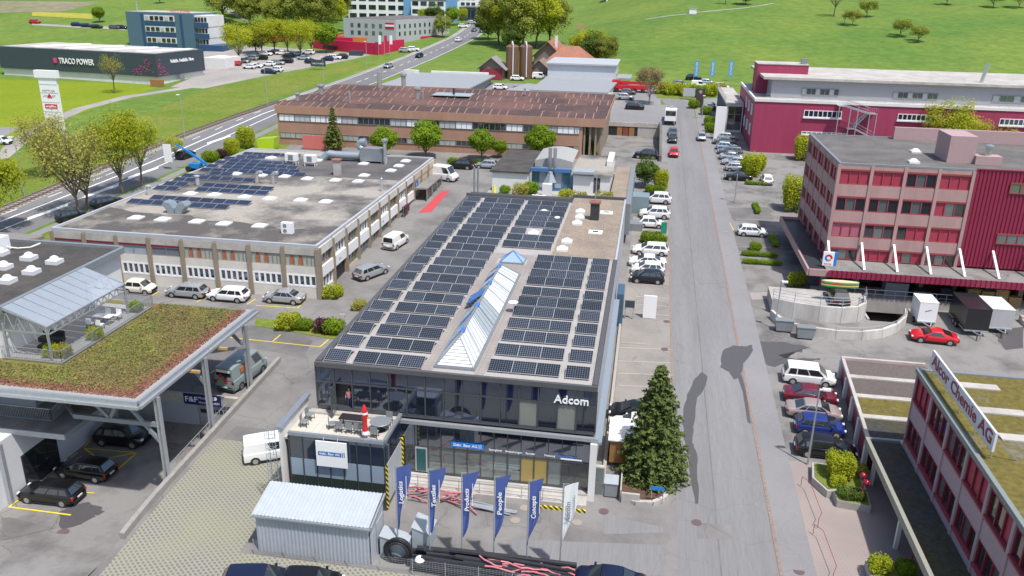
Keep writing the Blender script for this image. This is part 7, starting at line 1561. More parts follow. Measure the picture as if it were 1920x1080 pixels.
for z in (14.4, 12.8, 11.0, 9.2): pc('joint', GREYM, -117.1, -113.3, 147.77, 147.795, z, z+.05, py_)
# parking signs by the car park
def billboard(px, py, w_, h, label, mt, zc=1.0, dy=0):
    p = gp(px, py); t = thing('billboard', label, 'sign', p); pc('panel', mt, p.x-w_/2, p.x+w_/2, p.y-.1, p.y+.1, p.z+zc, p.z+zc+h, t)
    for s in (-1, 1): pc('post', STEEL, p.x+s*w_*.42-.05, p.x+s*w_*.42+.05, p.y-.05, p.y+.05, p.z, p.z+zc, t)
    return t, p
t, p = billboard(597, 131, 4.6, 1.9, 'dark blue company sign at the car park edge', NAVYW); text('TRACO POWER', .6, WLET, (p.x-1.8, p.y-.12, p.z+1.6), (1, 0, 0), (0, 0, 1), t, width=3.6, ext=.01)
p = gp(668, 104); pc('road_banner', NAVYW, p.x-2.2, p.x+2.2, p.y-1.0, p.y+1.0, p.z, p.z+1.5, None, 'dark green grey container below the red hall', 'container')
# ---------------------------------------------------------------- street lamps
def lamp(x, y, h, label, z=None, arm=(0, -1.0)):
    g = gz(x, y) if z is None else z; t = thing('street_lamp', label, 'street lamp', (x, y, g), 'street lamps'); b = MB(); b.tube((x, y, g), (x, y, g+h), .085, 8, .05); b.build('pole', STEEL, t)
    b = MB(); b.bar((x, y, g+h), (x+arm[0]*.55, y+arm[1]*.55, g+h+.05), .12, .1); b.box(x+arm[0]*.5-.28, x+arm[0]*.5+.28, y+arm[1]*.8-.16, y+arm[1]*.8+.16, g+h-.02, g+h+.12); b.build('lamp_head', BRIGHT, t)
lamp(-88.2, 148.6, 8.6, 'street lamp left of the main road near the pylon sign'); lamp(-87.3, 183.5, 8.6, 'street lamp between the railway track and the main road'); lamp(-92.0, 109, 9, 'street lamp behind the olive trees by the main road')
for px, py, h, lab in ((608, 165, 8, 'street lamp behind the rusty roof left of the dark flue'), (688, 130, 8, 'street lamp on the verge below the red hall'), (836, 74, 9, 'street lamp beside the main road near the trees'), (1316, 222, 5, 'short lamp at the showroom drive')):
    p = gp(px, py); lamp(p.x, p.y, h, lab)
p = gp(1514, 872); lamp(p.x, p.y, 6.4, 'tall street lamp in front of the parked black estate', arm=(1, 0)); p = gp(1453, 617); lamp(p.x, p.y, 5.2, 'street lamp beside the grey waste containers', arm=(.6, -.3)); p = gp(1377, 380); lamp(p.x, p.y, 5.5, 'street lamp in the parking lane across from the solar roof', arm=(.3, -.3)); p = gp(875, 370); b = MB(); b.tube((-22.6, 108, gz(-22.6, 108)), (-22.6, 108, 11.2), .12, 8); b.tube((-22.1, 108, gz(-22, 108)), (-22.1, 108, 11.2), .12, 8); b.build('twin_post', GREYM, None, 'pair of dark steel posts at the back left corner of the solar roof', 'post')
# ---------------------------------------------------------------- trees
def tp(key, px, py, label, group=None, s=1.0, **k): p = gp(px, py); return tree(key, p.x, p.y, label, group, s, z=p.z, **k)
tp('olive', 148, 402, 'twin stemmed olive brown tree by the main road, nearest to the workshop', s=(1.25, 1.25, 1.42)); tp('spring', 230, 364, 'bright spring green tree by the main road, middle of three', s=(1.1, 1.1, 1.38)); tp('spring_open', 267, 349, 'thin spring green tree by the main road, right of three', s=(.95, .95, 1.3)); tp('spring', -12, 440, 'yellow green tree cut off by the left edge', s=(1.2, 1.2, 1.25)); tp('olive', 90, 330, 'sparse olive tree in front of the white pylon sign', s=(1.05, 1.05, 1.15)); tp('bare', 215, 175, 'thin bare tree in front of the slate blue hall', s=(1.0, 1.0, 1.25))
tp('spring_open', 330, 300, 'slender young tree beside the main road kerb', s=.5)
G_ = 'clipped round trees before the factory'
for px, py, s, lab in ((721, 298, 1.15, 'first round green tree before the factory, left of four'), (799, 297, 1.35, 'second and largest round green tree before the factory'), (903, 300, 1.1, 'third round green tree before the factory'), (1012, 303, 1.3, 'fourth round green tree beside the curved roof'), (938, 296, .65, 'small round tree next to the third round tree')): tp('ball', px, py, lab, G_, s=s)
tp('larch', 627, 285, 'tall pale green larch before the left half of the factory', s=1.3); tp('larch', 1096, 292, 'small olive larch at the right end of the factory', s=.9); tp('weeping', 1107, 295, 'golden weeping conifer by the loading ramp', s=.7)
tp('beige', 1217, 196, 'round beige budding tree at the street bend')
for px, py, k, s, lab in ((449, 118, 'spring', 1.0, 'leftmost yellow green tree in the far car park'), (480, 100, 'dark', .9, 'dark green tree behind the leftmost car park tree'), (492, 104, 'spring', .95, 'second yellow green tree of the far car park'), (515, 100, 'spring', .95, 'third yellow green tree of the far car park'), (540, 100, 'spring', .9, 'fourth yellow green tree of the far car park'), (564, 108, 'spring', 1.0, 'fifth yellow green tree of the far car park'), (584, 100, 'spring', .9, 'sixth yellow green tree of the far car park'), (612, 99, 'ball', 1.5, 'green tree at the end of the red fence hall'), (432, 92, 'shrub', 1, '')):
    if lab: tp(k, px, py, lab, 'car park trees', s=s*1.3)
for px, py, k, s, lab in ((935, 84, 'bigolive', 1.25, 'tall budding tree left in the group by the main road'), (955, 86, 'big', 1.15, 'broad spring green tree in the group by the main road'), (980, 92, 'bigolive', 1.35, 'tallest olive tree in the group above the silos'), (1005, 90, 'big', 1.3, 'wide light green tree above the silos'), (1030, 84, 'bigolive', 1.15, 'olive tree at the right end of the group above the silos'), (915, 74, 'dark', 1.3, 'dark green low tree at the foot of the tree group'), (960, 96, 'dark', 1.0, 'dark bush tree under the tall trees'), (830, 70, 'bigolive', .55, 'slim tree beside the main road in front of the showroom'), (815, 50, 'dark', 1.1, 'dark conifer like tree left of the showroom'), (848, 48, 'ball', 1.6, 'small green tree in front of the car showroom'), (866, 46, 'spring', .8, 'young yellow tree right of the showroom entrance'), (795, 48, 'spring', .8, 'young green tree beside the light blue stair tower')):
    tp(k, px, py, lab, s=s)
for px, py, k, s, lab in ((1092, 120, 'big', .62, 'light green tree behind the farmhouse roof'), (1110, 124, 'dark', 1.15, 'dark green tree behind the farm'), (1135, 126, 'bigolive', .6, 'grey green bush tree at the right end of the farm'), (1120, 118, 'big', .6, 'second light green tree behind the farm')): tp(k, px, py, lab, s=s)
for px, py, k, s, lab in ((1563, 31, 'bare', 1.4, 'nearly bare fruit tree at the upper meadow'), (1598, 48, 'apple', .9, 'fruit tree left in the upper meadow pair'), (1625, 31, 'apple', 1.0, 'fruit tree behind the upper meadow pair'), (1687, 69, 'apple', .95, 'fruit tree left of the lower meadow pair'), (1721, 79, 'apple', .85, 'fruit tree right of the lower meadow pair'), (1583, 44, 'bare', .55, 'tiny sapling in the upper meadow'), (1398, 9, 'dark', 1.0, 'dark tree on the meadow crest'), (1360, 8, 'bare', 1.0, 'bare tree on the meadow crest'), (1775, 9, 'apple', 1.0, 'fruit tree on the upper right crest'), (1862, 14, 'apple', 1.0, 'fruit tree by the upper right track'), (1910, 15, 'apple', 1.1, 'fruit tree at the upper right corner')): tp(k, px, py, lab, s=s)
# wooded slope at the upper left
wl = [(420, 30), (450, 20), (470, 38), (500, 30), (520, 45), (540, 35), (560, 48), (580, 40), (600, 52), (620, 45), (530, 20), (560, 22), (590, 28), (615, 30), (640, 25), (480, 12), (505, 8), (550, 6), (600, 10), (650, 12), (680, 8), (720, 14), (760, 12)]
for i, (px, py) in enumerate(wl): tp(('bigolive', 'big', 'bigolive', 'spring_open')[i % 4], px, py+14, 'budding tree of the loose wood on the far left slope', 'trees of the far left wood', s=random.uniform(.8, 1.2))
for px, py, lab in ((187, 42, 'small green tree behind the parked cars on the farm track'), (300, 6, 'dark shrub tree on the far left hillside'), (445, 26, 'green thicket tree right of the sandy track')): tp('ball', px, py, lab, s=1.2)
b = MB(); strip_mesh(b, [tuple(gp(0, 2).xy), tuple(gp(190, 4).xy)], [tuple(gp(0, 24).xy), tuple(gp(120, 22).xy)], .05, 5); o = b.build('brown_slope', mat('bare_earth', (.24, .20, .145), .95, .3, .3, col2=(.16, .17, .06), scale2=.05), shift=False); o['kind'] = 'structure'
b = MB(); strip_mesh(b, [tuple(gp(60, 44).xy), tuple(gp(140, 48).xy), tuple(gp(235, 52).xy)], [tuple(gp(60, 47).xy), tuple(gp(140, 52).xy), tuple(gp(235, 57).xy)], .05, 4); o = b.build('farm_track', PALE, shift=False); o['kind'] = 'structure'
b = MB(); strip_mesh(b, [tuple(gp(388, 0).xy), tuple(gp(420, 18).xy), tuple(gp(452, 36).xy)], [tuple(gp(398, 0).xy), tuple(gp(434, 18).xy), tuple(gp(470, 42).xy)], .05, 4); o = b.build('sand_track', PALE, shift=False); o['kind'] = 'structure'
b = MB(); strip_mesh(b, [tuple(gp(60, 22).xy), tuple(gp(170, 26).xy)], [tuple(gp(60, 30).xy), tuple(gp(175, 36).xy)], .05, 3); o = b.build('rape_strip', mat('yellow_rape', (.33, .30, .03), .9, .3, .5), shift=False); o['kind'] = 'structure'
b = MB(); strip_mesh(b, [tuple(gp(x_, y_).xy) for x_, y_ in ((1210, 36), (1290, 26), (1400, 14), (1450, 6))], [tuple(gp(x_, y_+1.2).xy) for x_, y_ in ((1210, 36), (1290, 26), (1400, 14), (1450, 6))], .05, 6); o = b.build('field_path', PALE, shift=False); o['kind'] = 'structure'
p = gp(1299, 25); t = thing('field_hut', 'tiny white hut beside the path in the meadow', 'hut', p); pc('wall', BRIGHT, p.x-1.4, p.x+1.4, p.y-1, p.y+1, p.z-.5, p.z+1.8, t); pc('roof', GREYW, p.x-1.6, p.x+1.6, p.y-1.2, p.y+1.2, p.z+1.8, p.z+2.0, t)
for k in range(3): b = MB(); strip_mesh(b, [tuple(gp(1085+6*k, 46).xy), tuple(gp(1080+6*k, 54).xy)], [tuple(gp(1088+6*k, 46).xy), tuple(gp(1083.5+6*k, 54).xy)], .06, 2); o = b.build('ploughed_strip', mat('red_soil', (.24, .10, .065), .95, .2, 1), shift=False); o['kind'] = 'structure'
# red hire machines in the compound behind the car park
for i, (px, py) in enumerate(((388, 76), (402, 80), (416, 77), (508, 80), (524, 78), (548, 76), (600, 74), (622, 74), (634, 84))):
    p = gp(px, py); t = thing('hire_platform', 'red hire platform in the compound, %s from the left' % ('first', 'second', 'third', 'fourth', 'fifth', 'sixth', 'seventh', 'eighth', 'ninth')[i], 'platform', p, 'red hire machines'); h = 1.6+(i % 3)*.7
    pc('body', RENT, p.x-2.2, p.x+2.2, p.y-1, p.y+1, p.z+.5, p.z+h, t); MB().bar((p.x-2, p.y, p.z+h), (p.x+2.4, p.y, p.z+h+1.2), .4, .4).build('boom', RENT, t)
    for k in (-1.5, 1.5): b = MB(); b.tube((p.x+k, p.y-1.05, p.z+.45), (p.x+k, p.y+1.05, p.z+.45), .45, 10); b.build('wheel', TYRE, t)
# ---------------------------------------------------------------- painted lines, manholes
def line(pts, w_, mt, name, off=.03, pit=False):
    b = MB()
    for p, q in zip(pts, pts[1:]):
        a, c = gp(*p, pit=pit), gp(*q, pit=pit)
        d = (c-a); d.z = 0; d.normalize(); n_ = Vector((-d.y, d.x, 0))*w_/2; o_ = Vector((0, 0, off)); b.poly([a-n_+o_, c-n_+o_, c+n_+o_, a+n_+o_])
    o = b.build(name, mt, shift=False); o['kind'] = 'structure'
PL = 'parking_line'
line([(40, 935), (17, 952), (133, 967)], .14, YELLOW, PL, .07, True)
for q in ([(158, 842), (217, 885), (257, 850), (158, 842)], [(170, 867), (257, 850)], [(123, 867), (146, 850)], [(156, 925), (177, 926)], [(157, 840), (170, 828)]): line(q, .13, YELLOW, PL, .07, True)
for q in ([(420, 632), (600, 651), (616, 637)], [(512, 640), (526, 628)], [(316, 718), (365, 682)], [(395, 700), (410, 688)], [(276, 559), (298, 547)], [(368, 567), (388, 557)], [(463, 571), (479, 561)], [(480, 573), (558, 578), (572, 565)], [(368, 1079), (449, 1044)], [(1600, 345), (1610, 362)], [(1369, 418), (1375, 432)]): line(q, .13, YELLOW, PL)
for y in (677, 700, 723, 652): line([(1160, y), (1262, y+4)], .1, FADED, PL)
for y in (558, 573, 590, 512): line([(1190, y-2), (1257, y+2)], .1, FADED, PL)
for q in ([(1165, 642), (1215, 646)],): line(q, .35, GRAVEL, 'gravel_strip')
for k in range(4): line([(1380, 385+k*26), (1450+k*6, 387+k*26)], .1, FADED, PL)
def disc(px, py, r_, mt, lab, pit=None):
    p = gp(px, py) if pit is None else at(px, py, pit); b = MB(); b.tube(p+Vector((0, 0, .0)), p+Vector((0, 0, .035)), r_, 16); b.build('manhole_cover', mt, None, lab, 'manhole cover', 'manhole covers')
MH = mat('manhole_pale', (.30, .265, .235), .8, .1, 4); MD = mat('manhole_dark', (.13, .09, .09), .7, .1, 4)
for px, py, m_, lab in ((1082, 980, MH, 'pale round manhole cover right of the white flag'), (966, 976, MH, 'pale round manhole cover behind the fifth flag'), (984, 953, MH, 'pale manhole cover beside the hazard kerb'), (1132, 959, MD, 'dark drain cover at the pavement corner'), (642, 590, MH, 'pale manhole cover in the yard behind the shrubs'), (1246, 655, MD, 'dark red cover at the parking bay edge'), (1250, 603, MD, 'dark cover beside the white sign board'), (1498, 1072, MD, 'dark oval cover on the pavement'), (1360, 434, MH, 'pale cover on the far pavement'), (1306, 980, MD, 'small dark drain in the street')): disc(px, py, .35, m_, lab)
disc(118, 998, .4, MD, 'dark cover in the lower yard', -1.6); disc(58, 1050, .4, MD, 'reddish cover at the lower left corner of the yard', -1.2)
# ---------------------------------------------------------------- corrugated shed, boxes
SH = mat('shed_cladding', (.43, .465, .52), .45, .06, 2, metal=.25); SHR = mat('shed_roof', (.45, .49, .53), .5, .08, 1.5, metal=.1)
sx0, sx1, sy0, sy1 = -22.9, -15.3, 41.6, 44.2; sh = thing('corrugated_shed', 'grey corrugated metal shed with pale sloping roof in front of the terrace block', 'shed', (-19, 43, -.6))
def corr(x0, x1, P, n_, mt, nm, par, amp=.04):
    b = MB(); k = int((x1-x0)/n_)
    for i in range(k):
        for (u0, a0), (u1, a1) in (((0, 0), (.35, 0)), ((.35, 0), (.5, amp)), ((.5, amp), (.85, amp)), ((.85, amp), (1, 0))): b.poly([P(x0+(i+u0)*n_, a0, 0), P(x0+(i+u1)*n_, a1, 0), P(x0+(i+u1)*n_, a1, 1), P(x0+(i+u0)*n_, a0, 1)])
    return b.build(nm, mt, par)
pc('core', GREYM, sx0+.06, sx1-.06, sy0+.06, sy1-.06, -.7, 2.2, sh); corr(sx0, sx1, lambda u, a, v: (u, sy0-a, -.55+v*2.95), .25, SH, 'front_wall', sh); corr(sy0, sy1, lambda u, a, v: (sx1+a, u, -.55+v*(2.95+.5*(u-sy0)/2.6)), .26, SH, 'side_wall', sh); corr(sx0-.15, sx1+.15, lambda u, a, v: (u, sy0-.2+v*(sy1-sy0+.3), 2.46+a+v*.62), .25, SHR, 'roof', sh); pc('gutter', STEEL, sx0-.1, sx1+.1, sy0-.3, sy0-.16, 2.32, 2.44, sh); MB().bar((sx1+.15, sy0-.2, 2.45), (sx1+.15, sy1+.1, 3.08), .1, .16).build('verge_trim', STEEL, sh)
pc('door', GREYW, sx1+.06, sx1+.1, 42.6, 43.8, -.5, 2.0, sh)
for x0, x1, y0, y1, h, lab in ((-15.0, -13.2, 42.5, 43.6, 1.15, 'grey metal box beside the corrugated shed'), (-13.1, -11.9, 43.3, 44.9, 1.5, 'upright grey metal box behind the first flag')):
    t = thing('metal_box', lab, 'box', (x0, y0, -.4)); b = MB(); b.prism(rect(x0, x1, y0, y1), -.5, lambda x, y: h-.5+(.45 if x < (x0+x1)/2 else 0)); b.build('body', mat('box_grey', (.33, .38, .41), .5, .08, 3), t); b = MB(); b.prism(rect(x0-.04, x1+.04, y0-.04, y1+.04), lambda x, y: h-.49+(.45 if x < (x0+x1)/2 else 0), lambda x, y: h-.43+(.45 if x < (x0+x1)/2 else 0)); b.build('lid', mat('lid_grey', (.36, .40, .43), .5, .08, 3), t)
# ---------------------------------------------------------------- flags
FLB = mat('flag_blue', (.075, .115, .36), .8, .06, 2, trans=.08); FLW = mat('flag_white', (.86, .86, .88), .8, .03, 2, trans=.08)
for i, (x, s, m_, tm) in enumerate(((-13.9, 'Logistics', FLB, WLET), (-11.8, 'Textiles', FLB, WLET), (-9.7, 'Products', FLB, WLET), (-7.65, 'People', FLB, WLET), (-5.55, 'Concepts', FLB, WLET), (-3.45, 'Adcom', FLW, GREYM))):
    y = 42.8; t = thing('flagpole', '%s on a steel pole, %s from the left' % ('white flag with grey lettering' if i == 5 else 'blue flag reading '+s, ('first', 'second', 'third', 'fourth', 'fifth', 'sixth')[i]), 'flag', (x, y, -.4), 'row of flags')
    b = MB(); b.tube((x, y, -.5), (x, y, 6.3), .055, 8, .04); b.bar((x, y, 6.25), (x+.35, y, 6.32), .04, .04); b.build('pole', STEEL, t)
    b = MB(); n_ = 18; f_ = lambda u, v, x=x, i=i: (x+.07+u*.95*(1-v)**.8+.12*math.sin(v*7+i)*u, y-.05+.10*math.sin(u*6+v*5+i)*u*(.4+v), 6.15+.42*u*(1-v)-v*4.5)
    for k in range(n_):
        for c in range(5): b.poly([f_(c/5, k/n_), f_((c+1)/5, k/n_), f_((c+1)/5, (k+1)/n_), f_(c/5, (k+1)/n_)])
    b.build('flag_cloth', m_, t, smooth=60); L_ = 1.6 if i < 5 else 1.45
    text(s, .40, tm, (x+.5, y-.17, 3.7), (-.02, 0, 1), (-1, 0, -.02), t, width=L_, ext=.004, bold=True)
    pc('small_print', tm, x+.70, x+.735, y-.175, y-.165, 4.1, 5.7, t)
# ---------------------------------------------------------------- mesh fence
fe = thing('mesh_fence', 'low wire mesh fence in front of the pipes and shed', 'fence', (-12, 41.25, -.6))
for k in range(11): b = MB(); b.tube((-23+2.1*k, 41.2, -.7), (-23+2.1*k, 41.2, .75), .03, 5); b.build('post', STEEL, fe)
b = MB()
for k in range(9): b.bar((-23, 41.2, -.45+.14*k), (-2, 41.2, -.45+.14*k), .008, .008)
for k in range(105): b.bar((-23+.2*k, 41.2, -.5), (-23+.2*k, 41.2, .7), .007, .007)
o = b.build('wire_mesh', STEEL, fe); o['kind'] = 'stuff'
# ---------------------------------------------------------------- pipes and tubes
BP = mat('black_pipe', (.02, .021, .026), .4, .1, 3); PKT = mat('pink_tube', (.52, .17, .20), .5, .2, 2)
rp = random.Random(5)
for k in range(40):
    y0 = 41.6+rp.random()*1.7; x0 = -13.2+rp.random()*5; L_ = rp.uniform(4.0, 8.5); z0 = -.28+rp.random()*1.15*(1-abs(y0-42.4)/1.2); b = MB(); b.tube((x0, y0, z0), (min(x0+L_, -2.4), y0+rp.uniform(-.5, .4), z0-.1*rp.random()), rp.uniform(.10, .19), 8); b.build('pipe', BP, None, 'long black plastic pipe in the heap behind the mesh fence', 'pipe', 'black pipes in the heap')
cl = MB()
for ring in range(7):
    r_ = .62+.1*(ring % 4); yy = 42.0+.12*(ring//2); N_ = 26
    cl.path([(-13.7+r_*math.cos(2*math.pi*i/N_), yy, .45+r_*math.sin(2*math.pi*i/N_)) for i in range(N_+1)], .06, 6)
cl.build('hose_coil', BP, None, 'upright coil of black hose beside the shed', 'hose coil')
def crook(x, y, z, L_, a, r_, mt, nm, lab, cat, grp):
    b = MB(); p = Vector((x, y, z)); d = Vector((math.cos(a), math.sin(a)*.5, rp.uniform(-.05, .2))); pts = [p]
    for s in range(4): p = p+d*L_/4; pts.append(p.copy()); d = (d+Vector((rp.uniform(-.3, .3), rp.uniform(-.3, .3), rp.uniform(-.4, .3)))).normalized()
    for q in pts: q.z = max(q.z, -.4)
    b.path(pts, r_, 6); b.build(nm, mt, None, lab, cat, grp)
for k in range(34): crook(-7.2+rp.random()*4.0, 41.55+rp.random()*.75, .0+rp.random()*.7, rp.uniform(.9, 1.9), rp.uniform(-.6, .6)+(math.pi if rp.random() < .4 else 0), .055, PKT, 'pink_tube', 'bent pink scaffold tube in the heap behind the right half of the fence', 'tube', 'pink tubes by the fence')
for k in range(14): crook(-15.6+rp.random()*4.2, 48.2+rp.random()*.8, .0+rp.random()*.9, rp.uniform(1.3, 2.6), rp.uniform(-.7, 1.0), .06, PKT, 'pink_tube', 'bent pink tube lying against the ramp of the glass building', 'tube', 'pink tubes by the ramp')
for k in range(10): b = MB(); x0 = -11.3+rp.random()*1.4; y0 = 48.2+rp.random()*.7; b.tube((x0, y0, -.05+rp.random()*.25), (x0+rp.uniform(2.4, 3.8), y0-rp.uniform(0, .3), -.02), .06, 8); b.build('steel_pipe', STEELP, None, 'thin galvanised pipe lying along the ramp of the glass building', 'pipe', 'steel pipes by the ramp')
b = MB(); b.lathe((-12.2, 41.9, .1), [(.3, 0), (.34, .1), (.25, .25), (.06, .3)], 12); b.build('white_drum', BRIGHT, None, 'white plastic tub among the black pipes', 'tub')
b = MB(); b.lathe((-10.6, 43.4, -.3), [(.08, 0), (.08, .3), (.03, .34)], 8); b.build('yellow_cap', YEL, None, 'yellow pipe cap at the back of the pipe heap', 'pipe cap'); b = MB(); b.lathe((-6.0, 43.3, -.35), [(.15, 0), (.03, .5)], 8); b.build('traffic_cone', REDP, None, 'small red cone behind the pink tubes', 'cone')
TAN = asphalt('tan_asphalt', (.275, .255, .235), (.20, .187, .175), .25, lo=.42, hi=.68); sheet('parking_strip', [(-1.2, 3.7, 58.5, 117)], .016, TAN)
# ---------------------------------------------------------------- corner by the spruce
tree('spruce', 2.2, 54.6, 'large dense spruce at the street corner', s=(1.03, 1.03, 1.0), name='spruce', rot=.4)
b = MB(); arc = [(.0, 51.2), (1.0, 50.75), (2.2, 50.9), (3.0, 51.6), (3.6, 53.2), (3.75, 56)]
for p, q in zip(arc, arc[1:]): a, c = Vector(p), Vector(q); d = (c-a).normalized(); n_ = Vector((-d.y, d.x))*.14; b.prism([tuple(a-n_), tuple(c-n_), tuple(c+n_), tuple(a+n_)], -.3, .32)
b.build('planting_kerb', PALECONC, None, 'curved stone kerb round the spruce bed', 'kerb'); b = MB(); b.prism([*arc, (3.75, 58), (.0, 58)], lambda x, y: -.2, lambda x, y: gz(x, y)+.12); o = b.build('spruce_bed', SOIL, shift=False); o['kind'] = 'structure'
pc('bed_wall', PALECONC, -.1, .0, 50.9, 54, -.3, .95, None, 'low concrete wall between the bin and the spruce', 'wall'); pc('bed_wall', PALECONC, .02, 1.3, 50.75, 50.95, -.3, .8, None, 'stepped concrete slab in front of the spruce', 'wall')
t = thing('waste_bin', 'grey wheeled waste bin beside the spruce wall', 'bin', (-.75, 51.6, 0)); b = MB(); b.prism(rect(-1.2, -.3, 51.2, 52.0), .12, 1.15); b.build('body', GREYM, t); b = MB(); b.prism(rect(-1.25, -.25, 51.15, 52.1), 1.155, lambda x, y: 1.2+(y-51.15)*.2); b.build('lid', mat('bin_lid', (.36, .39, .43), .5, .05, 3), t)
for x in (-1.15, -.4):
    for y in (51.3, 51.9): b = MB(); b.tube((x, y, .08), (x+.08, y, .08), .08, 8); b.build('castor', BLACK, t)
t = thing('meter_cabinet', 'pale cabinet with two dark panels at the building corner', 'cabinet', (-1.6, 51.6, 0)); pc('body', PALECONC, -2.0, -1.25, 51.3, 51.6, 0, 2.4, t); pc('panel', GLASSG, -1.93, -1.32, 51.27, 51.296, 1.2, 2.3, t); pc('panel', GLASSG, -1.93, -1.32, 51.27, 51.296, .2, 1.1, t)
p = gp(1238, 935); t = thing('street_name_sign', 'oval blue street sign in front of the spruce', 'sign', (2.5, 51.2, 0)); b = MB(); b.tube((2.1, 51.15, 0), (2.1, 51.15, 1.3), .025, 5); b.tube((2.9, 51.15, 0), (2.9, 51.15, 1.3), .025, 5); b.build('posts', STEEL, t); b = MB(); b.sideprism([(2.0, 1.2), (2.1, 1.12), (2.9, 1.12), (3.0, 1.2), (2.9, 1.4), (2.1, 1.4)], 51.1, 51.14); b.build('plate', BLUES, t)
t = thing('timber_trailer', 'brown timber site trailer with white roof beside the spruce', 'trailer', (-.6, 56, .2)); pc('box', WOOD, -1.1, 1.1, 55.0, 58.2, .6, 2.5, t); pc('hatch', mat('dark_wood', (.2, .09, .03), .7, .2, 3), -.3, .8, 54.95, 54.99, 1.1, 2.2, t); pc('roof', BRIGHT, -1.25, 1.25, 54.85, 58.4, 2.505, 2.6, t)
for x in (-1.1, 1.1): b = MB(); b.tube((x-.1, 56.6, .5), (x+.1, 56.6, .5), .33, 12); b.build('wheel', TYRE, t)
car('sedan', 'black', .7, 62.4, 180, 'black saloon parked beside the glass building behind the spruce'); car('suv', 'white', .8, 60.0, 180, 'white car partly hidden by the spruce')
# signs on the parking strip
t, p = billboard(1217, 597, 1.35, 2.5, 'upright white sign board on the parking strip', BRIGHT, .05); t, p = billboard(1179, 598, 1.0, .75, 'dark blue notice board beside the glass side entrance', NAVYW, 1.3); pc('side_entrance', mat('dull_blue_glass', (.05, .10, .16), .2, .05, 2, spec=.6), -1.9, -1.2, 79.8, 83, 1.4, 5.0, None, 'blue glazed side entrance of the glass building', 'entrance'); p = gp(1244, 438); pc('green_sign', mat('sign_green', (.02, .25, .16), .5, .05, 2), p.x-.4, p.x+.4, p.y-.06, p.y+.06, p.z+.1, p.z+1.6, None, 'green and grey upright sign before the small white car', 'sign')
b = MB(); b.prism(rect(-1.5, -1.25, 52, 80), lambda x, y: gz(x, y)-.1, lambda x, y: gz(x, y)+.35); b.build('bed_edging', KERB, None, 'long pale edging between the building and the parking bays', 'edging')
pc('storage_container', mat('container_grey', (.20, .26, .29), .5, .06, 2), -2.1, .9, 118.4, 121.4, 3.2, 5.9, None, 'grey green storage container beside the gravel roof strip', 'container'); pc('skip', GREYM, -1.6, .2, 110.5, 112.6, 2.9, 4.0, None, 'open grey skip with rubble beside the white cars', 'skip')
# ---------------------------------------------------------------- shrubs and hedges
def bp(key, px, py, lab, s=1.0, rot=0, grp=None, nm='shrub'): p = gp(px, py); return bush(key, p.x, p.y, lab, grp, s, rot, p.z, nm, 'hedge' if nm == 'hedge' else 'shrub')
for k, px, py, s, lab in (('yshrub', 541, 616, 1.25, 'bright green shrub at the left end of the yard bed'), ('shrub', 573, 618, .9, 'loose green shrub second in the yard bed'), ('rshrub', 604, 622, 1.1, 'dark purple shrub in the yard bed'), ('shrub', 627, 625, 1.2, 'green shrub at the right end of the yard bed'), ('olshrub', 674, 580, .8, 'dark low shrub beside the left wall of the glass building'), ('yshrub', 624, 558, 1.1, 'yellow green shrub at the workshop corner'), ('tall', 436, 292, .8, 'tall yellow shrub between the main road and the workshop'), ('tall', 462, 277, 1.0, 'tall green shrub left of the lime skip'), ('rshrub', 415, 296, 1.2, 'dark purple shrub behind the workshop roof'), ('shrub', 395, 303, 1.5, 'green shrub next to the blue lift'), ('dark', 0, 0, 0, ''), ('rshrub', 866, 310, 1.0, 'dark red shrub before the factory wall'), ('shrub', 850, 312, 1.2, 'green shrub before the factory wall'), ('dhedge', 905, 312, .9, 'dark green hedge before the factory'), ('yshrub', 1410, 322, 2.2, 'bright yellow green bush by the far parked cars'), ('tall', 1408, 330, .9, 'upright yellow bush beside the white parked car'), ('tall', 1490, 395, 1.3, 'tall green bush at the left side of the pink building'), ('tall', 1505, 300, 1.1, 'yellow green bush behind the pink building corner'), ('shrub', 1416, 470, .9, 'small round shrub in the parking island'), ('yshrub', 1492, 535, 1.1, 'bright green shrub by the pink canopy post')):
    if lab: bp(k, px, py, lab, s)
for px, py, s, lab in ((1770, 262, 1.5, 'light green willow behind the pink roof, left'), (1800, 268, 1.2, 'light green willow behind the pink roof, right'), (1870, 262, .9, 'light green shrub tree at the right of the pink roof'), (1700, 262, .8, 'low green shrub behind the pink roof')): tp('spring_open', px, py+45, lab, s=s*.85)
pn = gp(1222, 352); tree('dark', pn.x-1, pn.y, 'bushy dark tree beside the street behind the parked cars', s=(.5, .5, .55), z=pn.z); pn = gp(1238, 352); bush('tall', pn.x, pn.y-1, 'lower olive bush next to the bushy dark tree', s=(.75, .75, .8), z=pn.z)
bp('hedge', 1228, 362, 'clipped hedge at the foot of the dark tree', (.55, 1, 1), 0, None, 'hedge'); bp('hedge', 1226, 455, 'clipped green hedge between the white parked cars', (.62, 1.3, 1.0), 0, None, 'hedge'); bp('dhedge', 1222, 447, 'dark shrub inside the hedge bed', .7)
for px, py, r_, sx, lab in ((1418, 393, 1.57, .9, 'low hedge beside the upper parking bays'), (1420, 347, 0, .7, 'low hedge in front of the far parked cars'), (1425, 481, 0, .8, 'low hedge on the parking island'), (1430, 496, 0, .85, 'second low hedge on the parking island'), (1450, 455, 1.57, .8, 'hedge along the pink building lawn')): bp('hedge', px, py, lab, (sx, .7, .55), r_, None, 'hedge')
for px, py, lab in ((1323, 215, 'round shrub first in the row along the far pavement'), (1330, 235, 'round shrub second in the row along the far pavement'), (1332, 248, 'round shrub third in the row along the far pavement'), (1300, 203, 'low shrub at the showroom drive')): bp('shrub', px, py, lab, 1.5)
